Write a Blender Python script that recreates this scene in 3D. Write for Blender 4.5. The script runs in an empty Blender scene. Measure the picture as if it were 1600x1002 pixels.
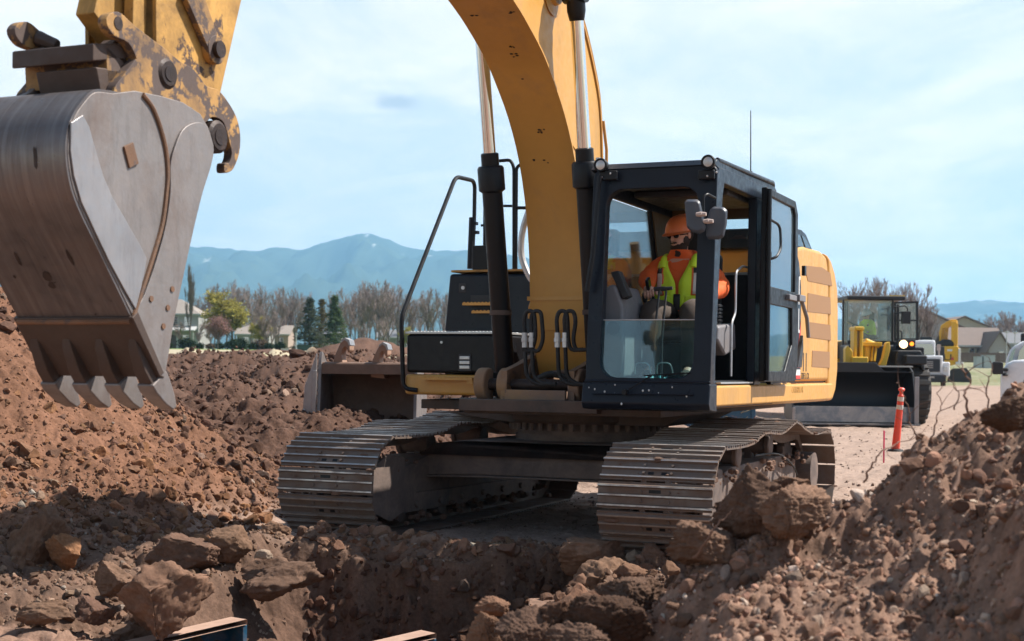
import bpy, bmesh, math, random
import numpy as np
from mathutils import Vector, Matrix
R = math.radians
random.seed(7)
SC = bpy.context.scene
COL = SC.collection

# ------------------------------------------------------------------ camera
FPX, CX, HY, ROLL, CAMH = 2222., 800., 578., .012, 1.365   # 50 mm lens on a 1600 px wide frame
cam_d = bpy.data.cameras.new('camera')
cam = bpy.data.objects.new('camera', cam_d)
COL.objects.link(cam)
cam_d.sensor_width = 36.0
cam_d.lens = FPX / 1600 * 36
cam_d.shift_y = (HY - 501) / 1600
cam_d.clip_start = .1
cam_d.clip_end = 20000
cam_d.dof.use_dof = True
cam_d.dof.focus_distance = 11.2
cam_d.dof.aperture_fstop = 4.0
cam.matrix_world = Matrix.Translation((0, 0, CAMH)) @ Matrix.Rotation(R(90), 4, 'X') @ Matrix.Rotation(ROLL, 4, 'Z')
SC.camera = cam

# ------------------------------------------------------------------ sky, sun, exposure
SUN_DIR = Vector((.91, .16, 1.20)).normalized()            # towards the sun: right, a little behind the machine
wd = bpy.data.worlds.new('World'); SC.world = wd; wd.use_nodes = True
nt = wd.node_tree; nt.nodes.clear()
N = nt.nodes.new; L = nt.links.new
def sock(n, i, v):
    n.inputs[i].default_value = v
out = N('ShaderNodeOutputWorld'); bg = N('ShaderNodeBackground'); sky = N('ShaderNodeTexSky')
sky.sky_type = 'NISHITA'; sky.sun_disc = False
sky.sun_elevation = math.asin(SUN_DIR.z); sky.sun_rotation = math.atan2(SUN_DIR.x, SUN_DIR.y)
sky.altitude = 800; sky.air_density = 1.0; sky.dust_density = .6; sky.ozone_density = 1.0
bg.inputs[1].default_value = .072
tc = N('ShaderNodeTexCoord'); sep = N('ShaderNodeSeparateXYZ'); L(tc.outputs['Generated'], sep.inputs[0])
mz = N('ShaderNodeMath'); mz.operation = 'MAXIMUM'; L(sep.outputs[2], mz.inputs[0]); mz.inputs[1].default_value = .0
az = N('ShaderNodeMath'); az.operation = 'ADD'; L(mz.outputs[0], az.inputs[0]); az.inputs[1].default_value = .13
dx = N('ShaderNodeMath'); dx.operation = 'DIVIDE'; L(sep.outputs[0], dx.inputs[0]); L(az.outputs[0], dx.inputs[1])
dy = N('ShaderNodeMath'); dy.operation = 'DIVIDE'; L(sep.outputs[1], dy.inputs[0]); L(az.outputs[0], dy.inputs[1])
cv = N('ShaderNodeCombineXYZ'); L(dx.outputs[0], cv.inputs[0]); L(dy.outputs[0], cv.inputs[1])
def noise(scale, detail, rough, dist=0., vec=None, off=(0, 0, 0), sc=(1, 1, 1)):
    m = N('ShaderNodeMapping'); L(vec or cv.outputs[0], m.inputs[0]); m.inputs[1].default_value = off; m.inputs[3].default_value = sc
    n = N('ShaderNodeTexNoise'); L(m.outputs[0], n.inputs['Vector'])
    n.inputs['Scale'].default_value = scale; n.inputs['Detail'].default_value = detail
    n.inputs['Roughness'].default_value = rough; n.inputs['Distortion'].default_value = dist
    return n.outputs['Fac']
def ramp(src, stops):
    r = N('ShaderNodeValToRGB'); L(src, r.inputs[0]); cr = r.color_ramp
    while len(cr.elements) > 1: cr.elements.remove(cr.elements[-1])
    for i, (p, c) in enumerate(stops):
        e = cr.elements[0] if i == 0 else cr.elements.new(p)
        e.position = p; e.color = (c, c, c, 1) if not isinstance(c, tuple) else c + (1,)
    return r.outputs[0]
def mixc(fac, a, b, blend='MIX'):
    m = N('ShaderNodeMix'); m.data_type = 'RGBA'; m.blend_type = blend
    for s, v in ((0, fac), (6, a), (7, b)):
        if isinstance(v, bpy.types.NodeSocket): L(v, m.inputs[s])
        else: m.inputs[s].default_value = v if s == 0 else (tuple(v) + (1,))
    return m.outputs[2]
veil = ramp(noise(.85, 10, .64, .7, off=(3.3, 1.2, 0), sc=(1, .8, 1)), [(.40, .0), (.53, 1.)])
wisp = ramp(noise(2.6, 10, .68, 1.1, off=(7.1, 2.2, 0), sc=(.8, .6, 1)), [(.44, .0), (.66, .9)])
cl = mixc(.55, veil, wisp, 'SCREEN')
puff = ramp(noise(5.2, 7, .58, .2, vec=tc.outputs['Generated'], off=(.6, 0, .25), sc=(1, 1, 2.6)), [(.54, 0.), (.61, 1.)])
band = ramp(sep.outputs[2], [(.0, 0.), (.07, .75), (.13, .5), (.22, .12), (.4, 0.)])
pm = mixc(1., puff, band, 'MULTIPLY')
skyc = mixc(1., sky.outputs[0], (1.15, 1.12, 1.02), 'MULTIPLY')
pale = mixc(.90, skyc, (6.7, 7.4, 7.9))
upf = ramp(sep.outputs[2], [(.0, 1.), (.30, 1.), (.50, .16), (1., .1)])  # cloud thinned high above the view to lower the ambient light
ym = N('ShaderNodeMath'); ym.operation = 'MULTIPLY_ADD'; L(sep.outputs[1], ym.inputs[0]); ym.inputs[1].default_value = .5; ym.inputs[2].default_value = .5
upf = mixc(1., upf, ramp(ym.outputs[0], [(.30, .12), (.72, 1.)]), 'MULTIPLY')  # unseen sky behind the camera made clearer to cut fill on camera-facing surfaces
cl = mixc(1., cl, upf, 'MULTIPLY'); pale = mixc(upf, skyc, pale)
grey = ramp(noise(3.4, 9, .62, .5, off=(9, 4, 0), sc=(.9, .7, 1)), [(.36, (7.9, 8.0, 8.1)), (.58, (9.4, 9.1, 8.9))])
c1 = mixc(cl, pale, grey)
shade = ramp(noise(3., 6, .6, .3, off=(2, 5, 0)), [(.35, (7.9, 8.2, 8.5)), (.62, (10.4, 10.3, 10.2))])
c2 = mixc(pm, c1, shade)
vs = N('ShaderNodeVectorMath'); vs.operation = 'SUBTRACT'; L(tc.outputs['Generated'], vs.inputs[0]); vs.inputs[1].default_value = Vector((-.081, 1., .187)).normalized()
vm = N('ShaderNodeVectorMath'); vm.operation = 'MULTIPLY'; L(vs.outputs[0], vm.inputs[0]); vm.inputs[1].default_value = (1., 1., 2.6)
vl = N('ShaderNodeVectorMath'); vl.operation = 'LENGTH'; L(vm.outputs[0], vl.inputs[0])
an = N('ShaderNodeMath'); an.operation = 'MULTIPLY_ADD'; L(noise(26., 6, .65, .2, vec=tc.outputs['Generated'], sc=(1, 1, 2)), an.inputs[0]); an.inputs[1].default_value = .035; L(vl.outputs['Value'], an.inputs[2])
c2 = mixc(ramp(an.outputs[0], [(.022, .85), (.036, 0.)]), c2, (4.4, 5.1, 5.9))
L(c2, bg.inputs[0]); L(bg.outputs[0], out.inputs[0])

sd = bpy.data.lights.new('sun', 'SUN'); sd.energy = 5.0; sd.angle = R(.55); sd.color = (1., .95, .87)
so = bpy.data.objects.new('sun', sd); COL.objects.link(so)
so.rotation_euler = (-SUN_DIR).to_track_quat('-Z', 'Y').to_euler()
SC.view_settings.view_transform = 'Standard'; SC.view_settings.look = 'None'
SC.view_settings.exposure = .84; SC.view_settings.gamma = 1.; SC.view_settings.use_curve_mapping = False
SC.cycles.max_bounces = 8; SC.cycles.transparent_max_bounces = 24; SC.cycles.transmission_bounces = 6
SC.cycles.volume_bounces = 2; SC.cycles.caustics_reflective = False; SC.cycles.caustics_refractive = False

# ------------------------------------------------------------------ geometry of the view and of the machine
MX, MY, MTH = .70, 12.90, .405                              # excavator centre on the ground and its heading
MC, MS = math.cos(MTH), math.sin(MTH)
def ray(px, py):
    a, b = px - CX, py - HY
    return Vector(((a * math.cos(ROLL) + b * math.sin(ROLL)) / FPX, 1., -(-a * math.sin(ROLL) + b * math.cos(ROLL)) / FPX))
def at(px, py, d):                                          # world point at depth d
    r = ray(px, py) * d
    return Vector((r.x, r.y, r.z + CAMH))
def tom(p):                                                 # world -> machine frame (u across, v back, w up)
    x, y = p[0] - MX, p[1] - MY
    return Vector((MC * x - MS * y, MS * x + MC * y, p[2]))
def tow(u, v, w=0.):
    return Vector((MX + u * MC + v * MS, MY - u * MS + v * MC, w))
def mp(px, py, **k):                                        # point of a plane of the machine seen at a pixel
    o = tom((0, 0, CAMH)); e = tom(ray(px, py) + Vector((0, 0, CAMH))) - o
    (a, val), = k.items(); i = 'uvw'.index(a)
    return o + e * ((val - o[i]) / e[i])

# ------------------------------------------------------------------ object bookkeeping
def tag(o, label=None, cat=None, group=None, kind=None):
    if label: o['label'] = label
    if cat: o['category'] = cat
    if group: o['group'] = group
    if kind: o['kind'] = kind
    return o
def empty(name, loc=(0, 0, 0), rz=0., label=None, cat=None, group=None, parent=None):
    o = bpy.data.objects.new(name, None); COL.objects.link(o)
    o.location = loc; o.rotation_euler = (0, 0, rz); o.parent = parent; o.empty_display_size = .2
    return tag(o, label, cat, group)
def link_mesh(name, me, mat, parent=None):
    o = bpy.data.objects.new(name, me); COL.objects.link(o)
    o.parent = parent
    if mat is not None: me.materials.append(mat)
    return o
def copy_tree(o, parent=None):
    c = o.copy(); COL.objects.link(c); c.parent = parent
    for ch in list(o.children): copy_tree(ch, c)
    return c
def basis(d):
    d = Vector(d).normalized(); a = Vector((0, 0, 1)) if abs(d.z) < .92 else Vector((1, 0, 0))
    x = d.cross(a).normalized()
    return x, d.cross(x).normalized(), d

class MB:
    """collects boxes, prisms, tubes and so on into ONE mesh"""
    def __init__(s): s.v = []; s.f = []
    def add(s, vs, fs):
        n = len(s.v); s.v += [tuple(p) for p in vs]; s.f += [tuple(i + n for i in f) for f in fs]; return s
    def box(s, c, d, rot=None):
        m = rot.to_3x3() if rot is not None else None; c = Vector(c); vs = []
        for i in range(8):
            p = Vector(((i & 1) - .5, (i >> 1 & 1) - .5, (i >> 2 & 1) - .5)); p = Vector((p.x * d[0], p.y * d[1], p.z * d[2]))
            vs.append(c + (m @ p if m else p))
        return s.add(vs, [(0, 2, 3, 1), (4, 5, 7, 6), (0, 1, 5, 4), (2, 6, 7, 3), (0, 4, 6, 2), (1, 3, 7, 5)])
    def bb(s, x0, x1, y0, y1, z0, z1):
        return s.box(((x0 + x1) / 2, (y0 + y1) / 2, (z0 + z1) / 2), (abs(x1 - x0), abs(y1 - y0), abs(z1 - z0)))
    def prism(s, poly, ax, a, b, taper=None):
        """2-D outline extruded along axis ax from a to b; 'u': poly=(v,w), 'v': (u,w), 'w': (u,v)"""
        def P(p, t):
            return {'u': (t, p[0], p[1]), 'v': (p[0], t, p[1]), 'w': (p[0], p[1], t)}[ax]
        n = len(poly); q = taper or poly
        vs = [P(p, a) for p in poly] + [P(p, b) for p in q]
        fs = [(i, (i + 1) % n, n + (i + 1) % n, n + i) for i in range(n)]
        return s.add(vs, fs + [tuple(range(n))[::-1], tuple(range(n, 2 * n))])
    def tube(s, pts, r, seg=8, cap=True):
        pts = [Vector(p) for p in pts]; n = len(pts); rs = r if isinstance(r, (list, tuple)) else [r] * n
        vs = []; fs = []; x = None
        for i, p in enumerate(pts):
            d = (pts[min(i + 1, n - 1)] - pts[max(i - 1, 0)])
            if d.length < 1e-9: d = Vector((0, 0, 1))
            d.normalize()
            if x is None: x = basis(d)[0]
            else:
                x = x - d * x.dot(d)
                if x.length < 1e-6: x = basis(d)[0]
                x.normalize()
            y = d.cross(x)
            for k in range(seg):
                a = 2 * math.pi * k / seg
                vs.append(p + (x * math.cos(a) + y * math.sin(a)) * rs[i])
        for i in range(n - 1):
            for k in range(seg):
                k2 = (k + 1) % seg
                fs.append((i * seg + k, i * seg + k2, (i + 1) * seg + k2, (i + 1) * seg + k))
        if cap: fs += [tuple(range(seg))[::-1], tuple(range((n - 1) * seg, n * seg))]
        return s.add(vs, fs)
    def cyl(s, p, q, r, r2=None, seg=20): return s.tube([p, q], [r, r if r2 is None else r2], seg)
    def lathe(s, prof, p, d, seg=24):
        """profile of (radius, distance along d) turned about the axis through p"""
        x, y, z = basis(d); p = Vector(p); n = len(prof)
        vs = [p + z * h + (x * math.cos(2 * math.pi * k / seg) + y * math.sin(2 * math.pi * k / seg)) * r for r, h in prof for k in range(seg)]
        fs = [(i * seg + k, i * seg + (k + 1) % seg, (i + 1) * seg + (k + 1) % seg, (i + 1) * seg + k) for i in range(n - 1) for k in range(seg)]
        return s.add(vs, fs + [tuple(range(seg))[::-1], tuple(range((n - 1) * seg, n * seg))])
    def ball(s, c, r, seg=12, sc=(1, 1, 1)):
        vs = []; fs = []; c = Vector(c); h = seg // 2
        for i in range(h + 1):
            t = math.pi * i / h
            for k in range(seg):
                a = 2 * math.pi * k / seg
                vs.append(c + Vector((math.sin(t) * math.cos(a) * r * sc[0], math.sin(t) * math.sin(a) * r * sc[1], math.cos(t) * r * sc[2])))
        fs = [(i * seg + k, (i + 1) * seg + k, (i + 1) * seg + (k + 1) % seg, i * seg + (k + 1) % seg) for i in range(h) for k in range(seg)]
        return s.add(vs, fs)
    def plate(s, c, n, pts, th):
        """flat outline pts (3-D) given thickness th along n"""
        n = Vector(n).normalized() * th; m = len(pts); pts = [Vector(p) for p in pts]
        return s.add(pts + [p + n for p in pts], [tuple(range(m))[::-1], tuple(range(m, 2 * m))] + [(i, (i + 1) % m, m + (i + 1) % m, m + i) for i in range(m)])
    def build(s, name, mat, parent=None, bevel=0., smooth=35, seg=2, sub=0):
        me = bpy.data.meshes.new(name); me.from_pydata(s.v, [], s.f)
        if getattr(s, 'm2', None):
            for p_ in me.polygons[s.m2[0]:]: p_.material_index = 1
        me.validate()
        bm = bmesh.new(); bm.from_mesh(me); bmesh.ops.remove_doubles(bm, verts=bm.verts, dist=1e-5)
        bmesh.ops.recalc_face_normals(bm, faces=bm.faces)
        for f in bm.faces: f.smooth = bool(smooth)
        bm.to_mesh(me); bm.free()
        if smooth and not bevel: me.set_sharp_from_angle(angle=R(smooth))
        o = link_mesh(name, me, mat, parent)
        if getattr(s, 'm2', None): me.materials.append(s.m2[1])
        if sub:
            m = o.modifiers.new('sub', 'SUBSURF'); m.levels = m.render_levels = sub
        if bevel:
            m = o.modifiers.new('bev', 'BEVEL'); m.width = bevel; m.segments = seg; m.limit_method = 'ANGLE'; m.angle_limit = R(32); m.harden_normals = True
        return o
def rrect(x0, x1, y0, y1, r, n=4):
    p = []
    for cx, cy, a0 in ((x1 - r, y1 - r, 0), (x0 + r, y1 - r, 90), (x0 + r, y0 + r, 180), (x1 - r, y0 + r, 270)):
        for k in range(n + 1):
            a = R(a0 + 90 * k / n); p.append((cx + r * math.cos(a), cy + r * math.sin(a)))
    return p
def smooth_pts(pts, n=4):
    """Catmull-Rom through the points"""
    P = [Vector(p) for p in pts]; o = []
    for i in range(len(P) - 1):
        a, b, c, d = P[max(i - 1, 0)], P[i], P[i + 1], P[min(i + 2, len(P) - 1)]
        for k in range(n):
            t = k / n
            o.append(.5 * (2 * b + (c - a) * t + (2 * a - 5 * b + 4 * c - d) * t * t + (3 * b - a - 3 * c + d) * t ** 3))
    return o + [P[-1]]
def ring_frame(mb, outer, inner, ax, a, b):
    """frame between two outlines with the same number of points, extruded along ax"""
    def P(p, t): return {'u': (t, p[0], p[1]), 'v': (p[0], t, p[1]), 'w': (p[0], p[1], t)}[ax]
    n = len(outer)
    vs = [P(p, a) for p in outer] + [P(p, a) for p in inner] + [P(p, b) for p in outer] + [P(p, b) for p in inner]
    fs = []
    for i in range(n):
        j = (i + 1) % n
        fs += [(i, j, n + j, n + i), (2 * n + i, 3 * n + i, 3 * n + j, 2 * n + j), (i, 2 * n + i, 2 * n + j, j), (n + i, n + j, 3 * n + j, 3 * n + i)]
    return mb.add(vs, fs)

# ------------------------------------------------------------------ materials
MATS = {}
def newmat(name):
    m = bpy.data.materials.new(name); m.use_nodes = True; m.node_tree.nodes.clear(); return m
class NT:
    def __init__(s, m):
        s.t = m.node_tree; s.n = s.t.nodes.new; s.l = s.t.links.new
        s.o = s.n('ShaderNodeOutputMaterial'); s.tc = s.n('ShaderNodeTexCoord').outputs['Object']
    def put(s, i, v):
        if isinstance(v, bpy.types.NodeSocket): s.l(v, i)
        elif hasattr(i.default_value, '__len__') and len(i.default_value) == 4 and len(v) == 3: i.default_value = tuple(v) + (1,)
        else: i.default_value = v
    def noise(s, scale, detail=4, rough=.55, dist=0., vec=None, sc=(1, 1, 1), off=(0, 0, 0)):
        mp_ = s.n('ShaderNodeMapping'); s.l(vec or s.tc, mp_.inputs[0]); mp_.inputs[3].default_value = sc; mp_.inputs[1].default_value = off
        n = s.n('ShaderNodeTexNoise'); s.l(mp_.outputs[0], n.inputs['Vector'])
        for k, v in (('Scale', scale), ('Detail', detail), ('Roughness', rough), ('Distortion', dist)): n.inputs[k].default_value = v
        return n.outputs['Fac']
    def voro(s, scale, feat='F1', out='Distance', vec=None, rnd=1.):
        n = s.n('ShaderNodeTexVoronoi'); n.feature = feat; s.l(vec or s.tc, n.inputs['Vector']); n.inputs['Scale'].default_value = scale; n.inputs['Randomness'].default_value = rnd
        return n.outputs[out]
    def ramp(s, src, stops, interp='LINEAR'):
        r = s.n('ShaderNodeValToRGB'); s.l(src, r.inputs[0]); cr = r.color_ramp; cr.interpolation = interp
        while len(cr.elements) > 1: cr.elements.remove(cr.elements[-1])
        for i, (p, c) in enumerate(stops):
            e = cr.elements[0] if i == 0 else cr.elements.new(p)
            e.position = p; e.color = (c, c, c, 1) if not isinstance(c, tuple) else tuple(c) + (1,)
        return r.outputs[0]
    def mix(s, fac, a, b, blend='MIX'):
        m = s.n('ShaderNodeMix'); m.data_type = 'RGBA'; m.blend_type = blend
        s.put(m.inputs[0], fac); s.put(m.inputs[6], a); s.put(m.inputs[7], b); return m.outputs[2]
    def math(s, op, a, b=0., c=0.):
        m = s.n('ShaderNodeMath'); m.operation = op
        for i, v in enumerate((a, b, c)): s.put(m.inputs[i], v)
        return m.outputs[0]
    def bump(s, h, strength, dist=.01, normal=None):
        b = s.n('ShaderNodeBump'); b.inputs['Strength'].default_value = strength; b.inputs['Distance'].default_value = dist
        s.l(h, b.inputs['Height'])
        if normal: s.l(normal, b.inputs['Normal'])
        return b.outputs[0]
    def bsdf(s, **k):
        b = s.n('ShaderNodeBsdfPrincipled')
        for kk, v in k.items():
            s.put(b.inputs[kk.replace('_', ' ')], v)
        s.l(b.outputs[0], s.o.inputs[0]); return b
def paint(name, col, rough=.5, metal=0., var=.12, dirt=.0, dcol=(.20, .145, .11), dscale=2.2, chips=0., ccol=(.06, .035, .025), cscale=9., bump=.15, bscale=40., streak=False, spec=.5, scr=None, scol=(.4, .37, .35), samt=.5):
    """painted / raw surface with tonal drift, caked dust and chipped patches"""
    m = newmat(name); t = NT(m)
    n1 = t.noise(3., 5, .6); c = t.mix(t.ramp(n1, [(.3, 0.), (.7, 1.)]), tuple(x * (1 - var) for x in col), tuple(min(1, x * (1 + var)) for x in col))
    rg = t.ramp(t.noise(18, 4, .6), [(.3, max(.05, rough - .1)), (.7, min(1, rough + .12))])
    if chips:
        nc = t.noise(cscale, 8, .68, .3, off=(3, 1, 7)); k = t.ramp(nc, [(1 - chips - .03, 0.), (1 - chips + .01, 1.)])
        c = t.mix(k, c, t.mix(t.noise(30, 4), ccol, tuple(x * 1.9 for x in ccol))); rg = t.mix(k, rg, (.75,) * 3)
    if dirt:
        nd = t.noise(dscale, 9, .7, .4, sc=(1, 1, .35) if streak else (1, 1, 1), off=(5, 2, 1)); k = t.ramp(nd, [(.62 - dirt * .45, 0.), (.80 - dirt * .25, min(1., .35 + dirt))])
        c = t.mix(k, c, t.mix(t.noise(25, 5, .7), tuple(x * .8 for x in dcol), tuple(x * 1.25 for x in dcol))); rg = t.mix(k, rg, (.9,) * 3)
    if scr:
        ns = t.noise(1., 8, .72, .15, sc=scr, off=(1, 4, 2)); k = t.ramp(ns, [(.45, 0.), (.72, samt)]); c = t.mix(k, c, scol)
        ns2 = t.noise(1., 6, .7, .1, sc=tuple(x * 1.7 for x in scr), off=(7, 3, 5)); c = t.mix(t.ramp(ns2, [(.5, 0.), (.75, samt)]), c, tuple(x * .45 for x in col)); rg = t.mix(k, rg, (.28,) * 3)
    b = t.bsdf(Base_Color=c, Roughness=rg, Metallic=metal, Specular_IOR_Level=spec)
    if bump: t.l(t.bump(t.noise(bscale, 6, .65), bump, .004), b.inputs['Normal'])
    MATS[name] = m; return m

# ------------------------------------------------------------------ noise in numpy
def _h(ix, iy, s):
    h = (ix.astype(np.int64) * 374761393 + iy.astype(np.int64) * 668265263 + s * 1274126177) & 0xffffffff
    h = ((h ^ (h >> 13)) * 1103515245) & 0xffffffff
    h = ((h ^ (h >> 15)) * 668265263) & 0xffffffff
    return ((h ^ (h >> 16)) & 0xffffff) / 16777216.
def gn(x, y, s=0):
    xi = np.floor(x); yi = np.floor(y); fx = x - xi; fy = y - yi
    u = fx * fx * fx * (fx * (fx * 6 - 15) + 10); v = fy * fy * fy * (fy * (fy * 6 - 15) + 10)
    def g(i, j):
        a = _h(xi + i, yi + j, s) * 6.2831853
        return np.cos(a) * (fx - i) + np.sin(a) * (fy - j)
    a = g(0, 0) * (1 - u) + g(1, 0) * u; b = g(0, 1) * (1 - u) + g(1, 1) * u
    return (a * (1 - v) + b * v) * 1.5
def fbm(x, y, o=5, s=0, g=.5, ridge=False):
    t = 0; a = 1.; k = 1.; n = 0
    for i in range(o):
        q = gn(x * k + i * 17.3, y * k - i * 9.1, s + i)
        t = t + a * ((1 - np.abs(q) * 2) if ridge else q); n += a; a *= g; k *= 2.03
    return t / n
def domes(x, y, c, s=0, dens=.8):
    """half-buried lumps of about c metres: 0..1 high"""
    X = x / c; Y = y / c; xi = np.floor(X); yi = np.floor(Y); out = np.zeros_like(X)
    for i in (-1, 0, 1):
        for j in (-1, 0, 1):
            a, b = xi + i, yi + j
            px = a + _h(a, b, s); py = b + _h(a, b, s + 1); r = .25 + .5 * _h(a, b, s + 2)
            k = .6 + .8 * _h(a, b, s + 4); th = _h(a, b, s + 5) * 3.14
            dx = X - px; dy = Y - py; ex = (dx * np.cos(th) + dy * np.sin(th)) * k; ey = (-dx * np.sin(th) + dy * np.cos(th)) / k
            d = 1 - (ex * ex + ey * ey) / (r * r)
            out = np.maximum(out, np.where((_h(a, b, s + 3) < dens) & (d > 0), np.sqrt(np.maximum(d, 0)) * r * 1.3, 0))
    return out
def sst(x, a, b):
    t = np.clip((x - a) / (b - a), 0, 1); return t * t * (3 - 2 * t)

# ------------------------------------------------------------------ the ground
def terrain(x, y, detail=True):
    x = np.asarray(x, float); y = np.asarray(y, float)
    w1 = fbm(x * .9, y * .9, 4, 3); w2 = fbm(x * .9, y * .9, 4, 31)
    xd = x + w1 * .28 + fbm(x * 5, y * 5, 3, 61) * .05; yd = y + w2 * .28 + fbm(x * 5, y * 5, 3, 71) * .05
    t = x / np.maximum(y, 1)
    u = MC * (x - MX) - MS * (y - MY); v = MS * (x - MX) + MC * (y - MY)
    zr = np.interp(y, [0, 12, 33, 60, 97, 125, 200, 400, 1500, 7000], [0, 0, .17, .4, .72, 2.4, 4.2, 6, 10, 30])
    zl = np.interp(y, [0, 12.5, 14, 16, 20, 28, 100, 200, 400, 1500, 7000], [0, 0, .3, .62, .95, 1.42, 2.5, 3.8, 6, 10, 30])
    ex = 1 - sst(np.maximum(-u - 2.1, v - 3.4), -.1, 2.)
    zl = zl * (1 - ex)
    wr = sst(t, .0, .19)
    z = zl * (1 - wr) + zr * wr
    # rubble field behind the machine on the left
    rub = (1 - wr) * sst(np.maximum(-u - 2.1, v - 3.4), 0, 1.2) * sst(y, 12, 14) * (1 - sst(y + w1 * 4, 30, 36))
    if detail:
        z = z + rub * (fbm(x * .45, y * .45, 4, 5) * .42 + fbm(x * 1.6, y * 1.6, 5, 6) * .16 + domes(xd, yd, .75, 9, .5) * .16 + domes(xd, yd, .28, 12) * .09 + domes(xd, yd, .12, 14) * .045)
    # far mounds
    for cx, cy, rr, hh in ((-4.6, 43, 2.0, .62), (-7.8, 46, 3.4, .25), (-2.5, 44, 2.5, .22), (12.5, 62, 3., .35)):
        d = np.hypot(x - cx, y - cy) + w1 * .6; z = z + hh * np.maximum(0, 1 - d / rr) ** .9
    # pile on the left
    d = np.hypot(x + 7.5, (y - 14.) * 1.0)
    pl = 3.62 - .66 * d + w1 * .22
    pk = sst(pl - z, -.25, .35)
    k = .35; hsm = np.clip(.5 + .5 * (pl - z) / k, 0, 1); z = z * (1 - hsm) + pl * hsm + k * hsm * (1 - hsm) * .6
    # flat dirt in front of the machine drops towards the trench
    fr = sst(10.9 - y + w1 * .5, 0, 2.6); z = z - fr * .36 * (x < 6)
    cl_ = sst(11.3 - yd, 0, .8) * (1 - pk) * (1 - sst(5.8 - y, 0, 1))
    # trench along the machine's axis
    tn = fbm(x * 1.3, y * 1.3, 5, 81) * .34 + fbm(x * 6, y * 6, 3, 91) * .07
    te = 10.55 + tn * .8 + .15 * np.sin(x * 2.1)
    uin = np.minimum((u + 1.35 + tn * .4) * .6, 1.12 - u + tn * 1.3 )
    wall = np.clip(1 - (y - te) / -.22, 0, 1)
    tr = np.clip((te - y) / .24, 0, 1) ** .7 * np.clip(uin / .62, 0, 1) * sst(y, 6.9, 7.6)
    lumps = 0
    if detail:
        lumps = fbm(xd * 1.1, yd * 1.1, 4, 40) * .16 + domes(xd, yd, .55, 41, .45) * .17 + domes(xd, yd, .22, 42, .8) * .10
        z = z + cl_ * (1 - tr) * lumps + pk * (fbm(x * 1.2, y * 1.2, 4, 44) * .06 + domes(xd, yd, .3, 46, .2) * .08 * sst(-z + 1.4, 0, 1.2) + domes(xd, yd, .11, 47, .7) * .04 + domes(xd, yd, .055, 48, .8) * .022)
    z = z - tr * (1.35 + .12 * w2)
    # pile on the right, between the camera and the machine
    cr = np.interp(x, [-4, -1.2, -.6, -.17, .25, .5, .65, .75, 1., 1.31, 1.45, 1.6, 1.8, 2.0, 2.5, 4, 7], [-.7, -.6, -.5, -.25, .16, .37, .56, .65, .72, .80, .93, 1.12, 1.27, 1.38, 1.58, 1.9, 1.6])
    yc = 5.5 + w1 * .25
    rp = np.where(y < yc, cr - .30 * (yc - y) * sst(x, -1, 1.) , cr - .8 * (y - yc))
    rp = np.maximum(rp, .0 + 0 * rp); rk = sst(rp - z, -.08, .12) * (y < 9)
    if detail:
        rp = rp + np.clip((cr - .0) / .6, 0, 1) * (fbm(x * 1.4, y * 1.4, 5, 50) * .20 + fbm(xd * 4.5, yd * 4.5, 4, 58) * .05 + domes(xd, yd, .42, 51, .4) * .07 + domes(xd, yd, .16, 52, .7) * .035 + domes(xd, yd, .07, 53, .8) * .022 + domes(x, y, .035, 54, .7) * .012)
        # eroded hollows
        for hx, hy, hr, hd in ((2.05, 5.15, .26, .34), (1.72, 4.95, .22, .22), (1.15, 5.25, .2, .2), (.55, 5.2, .25, .16)):
            rp = rp - hd * np.exp(-(((x - hx + w1 * .25) ** 2) / hr ** 2 + ((y - hy + w2 * .3) ** 2) / (hr * .6) ** 2))
    z = np.where(y < 8.5, np.maximum(z, np.where((y < 9) & (cr > .02), rp, -9)), z)
    road = sst(t, .10, .2) * (y > 9) * (1 - pk)
    flat = (1 - rub) * (1 - pk) * (1 - tr) * (y > 10.8) * (y < 40)
    if detail:
        rut = (np.sin(u * 14.) * .5 + .5) ** 3 * .012
        z = z + flat * (fbm(x * 1.1, y * 1.1, 5, 77) * .035 + domes(xd, yd, .1, 78, .4) * .016 + domes(xd, yd, .3, 79, .2) * .02 + rut)
        z = z - flat * .04
    return z, dict(rub=rub, pk=pk, tr=tr, rk=rk, wr=wr, cl=cl_, t=t, w1=w1, w2=w2, u=u, v=v)
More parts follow.
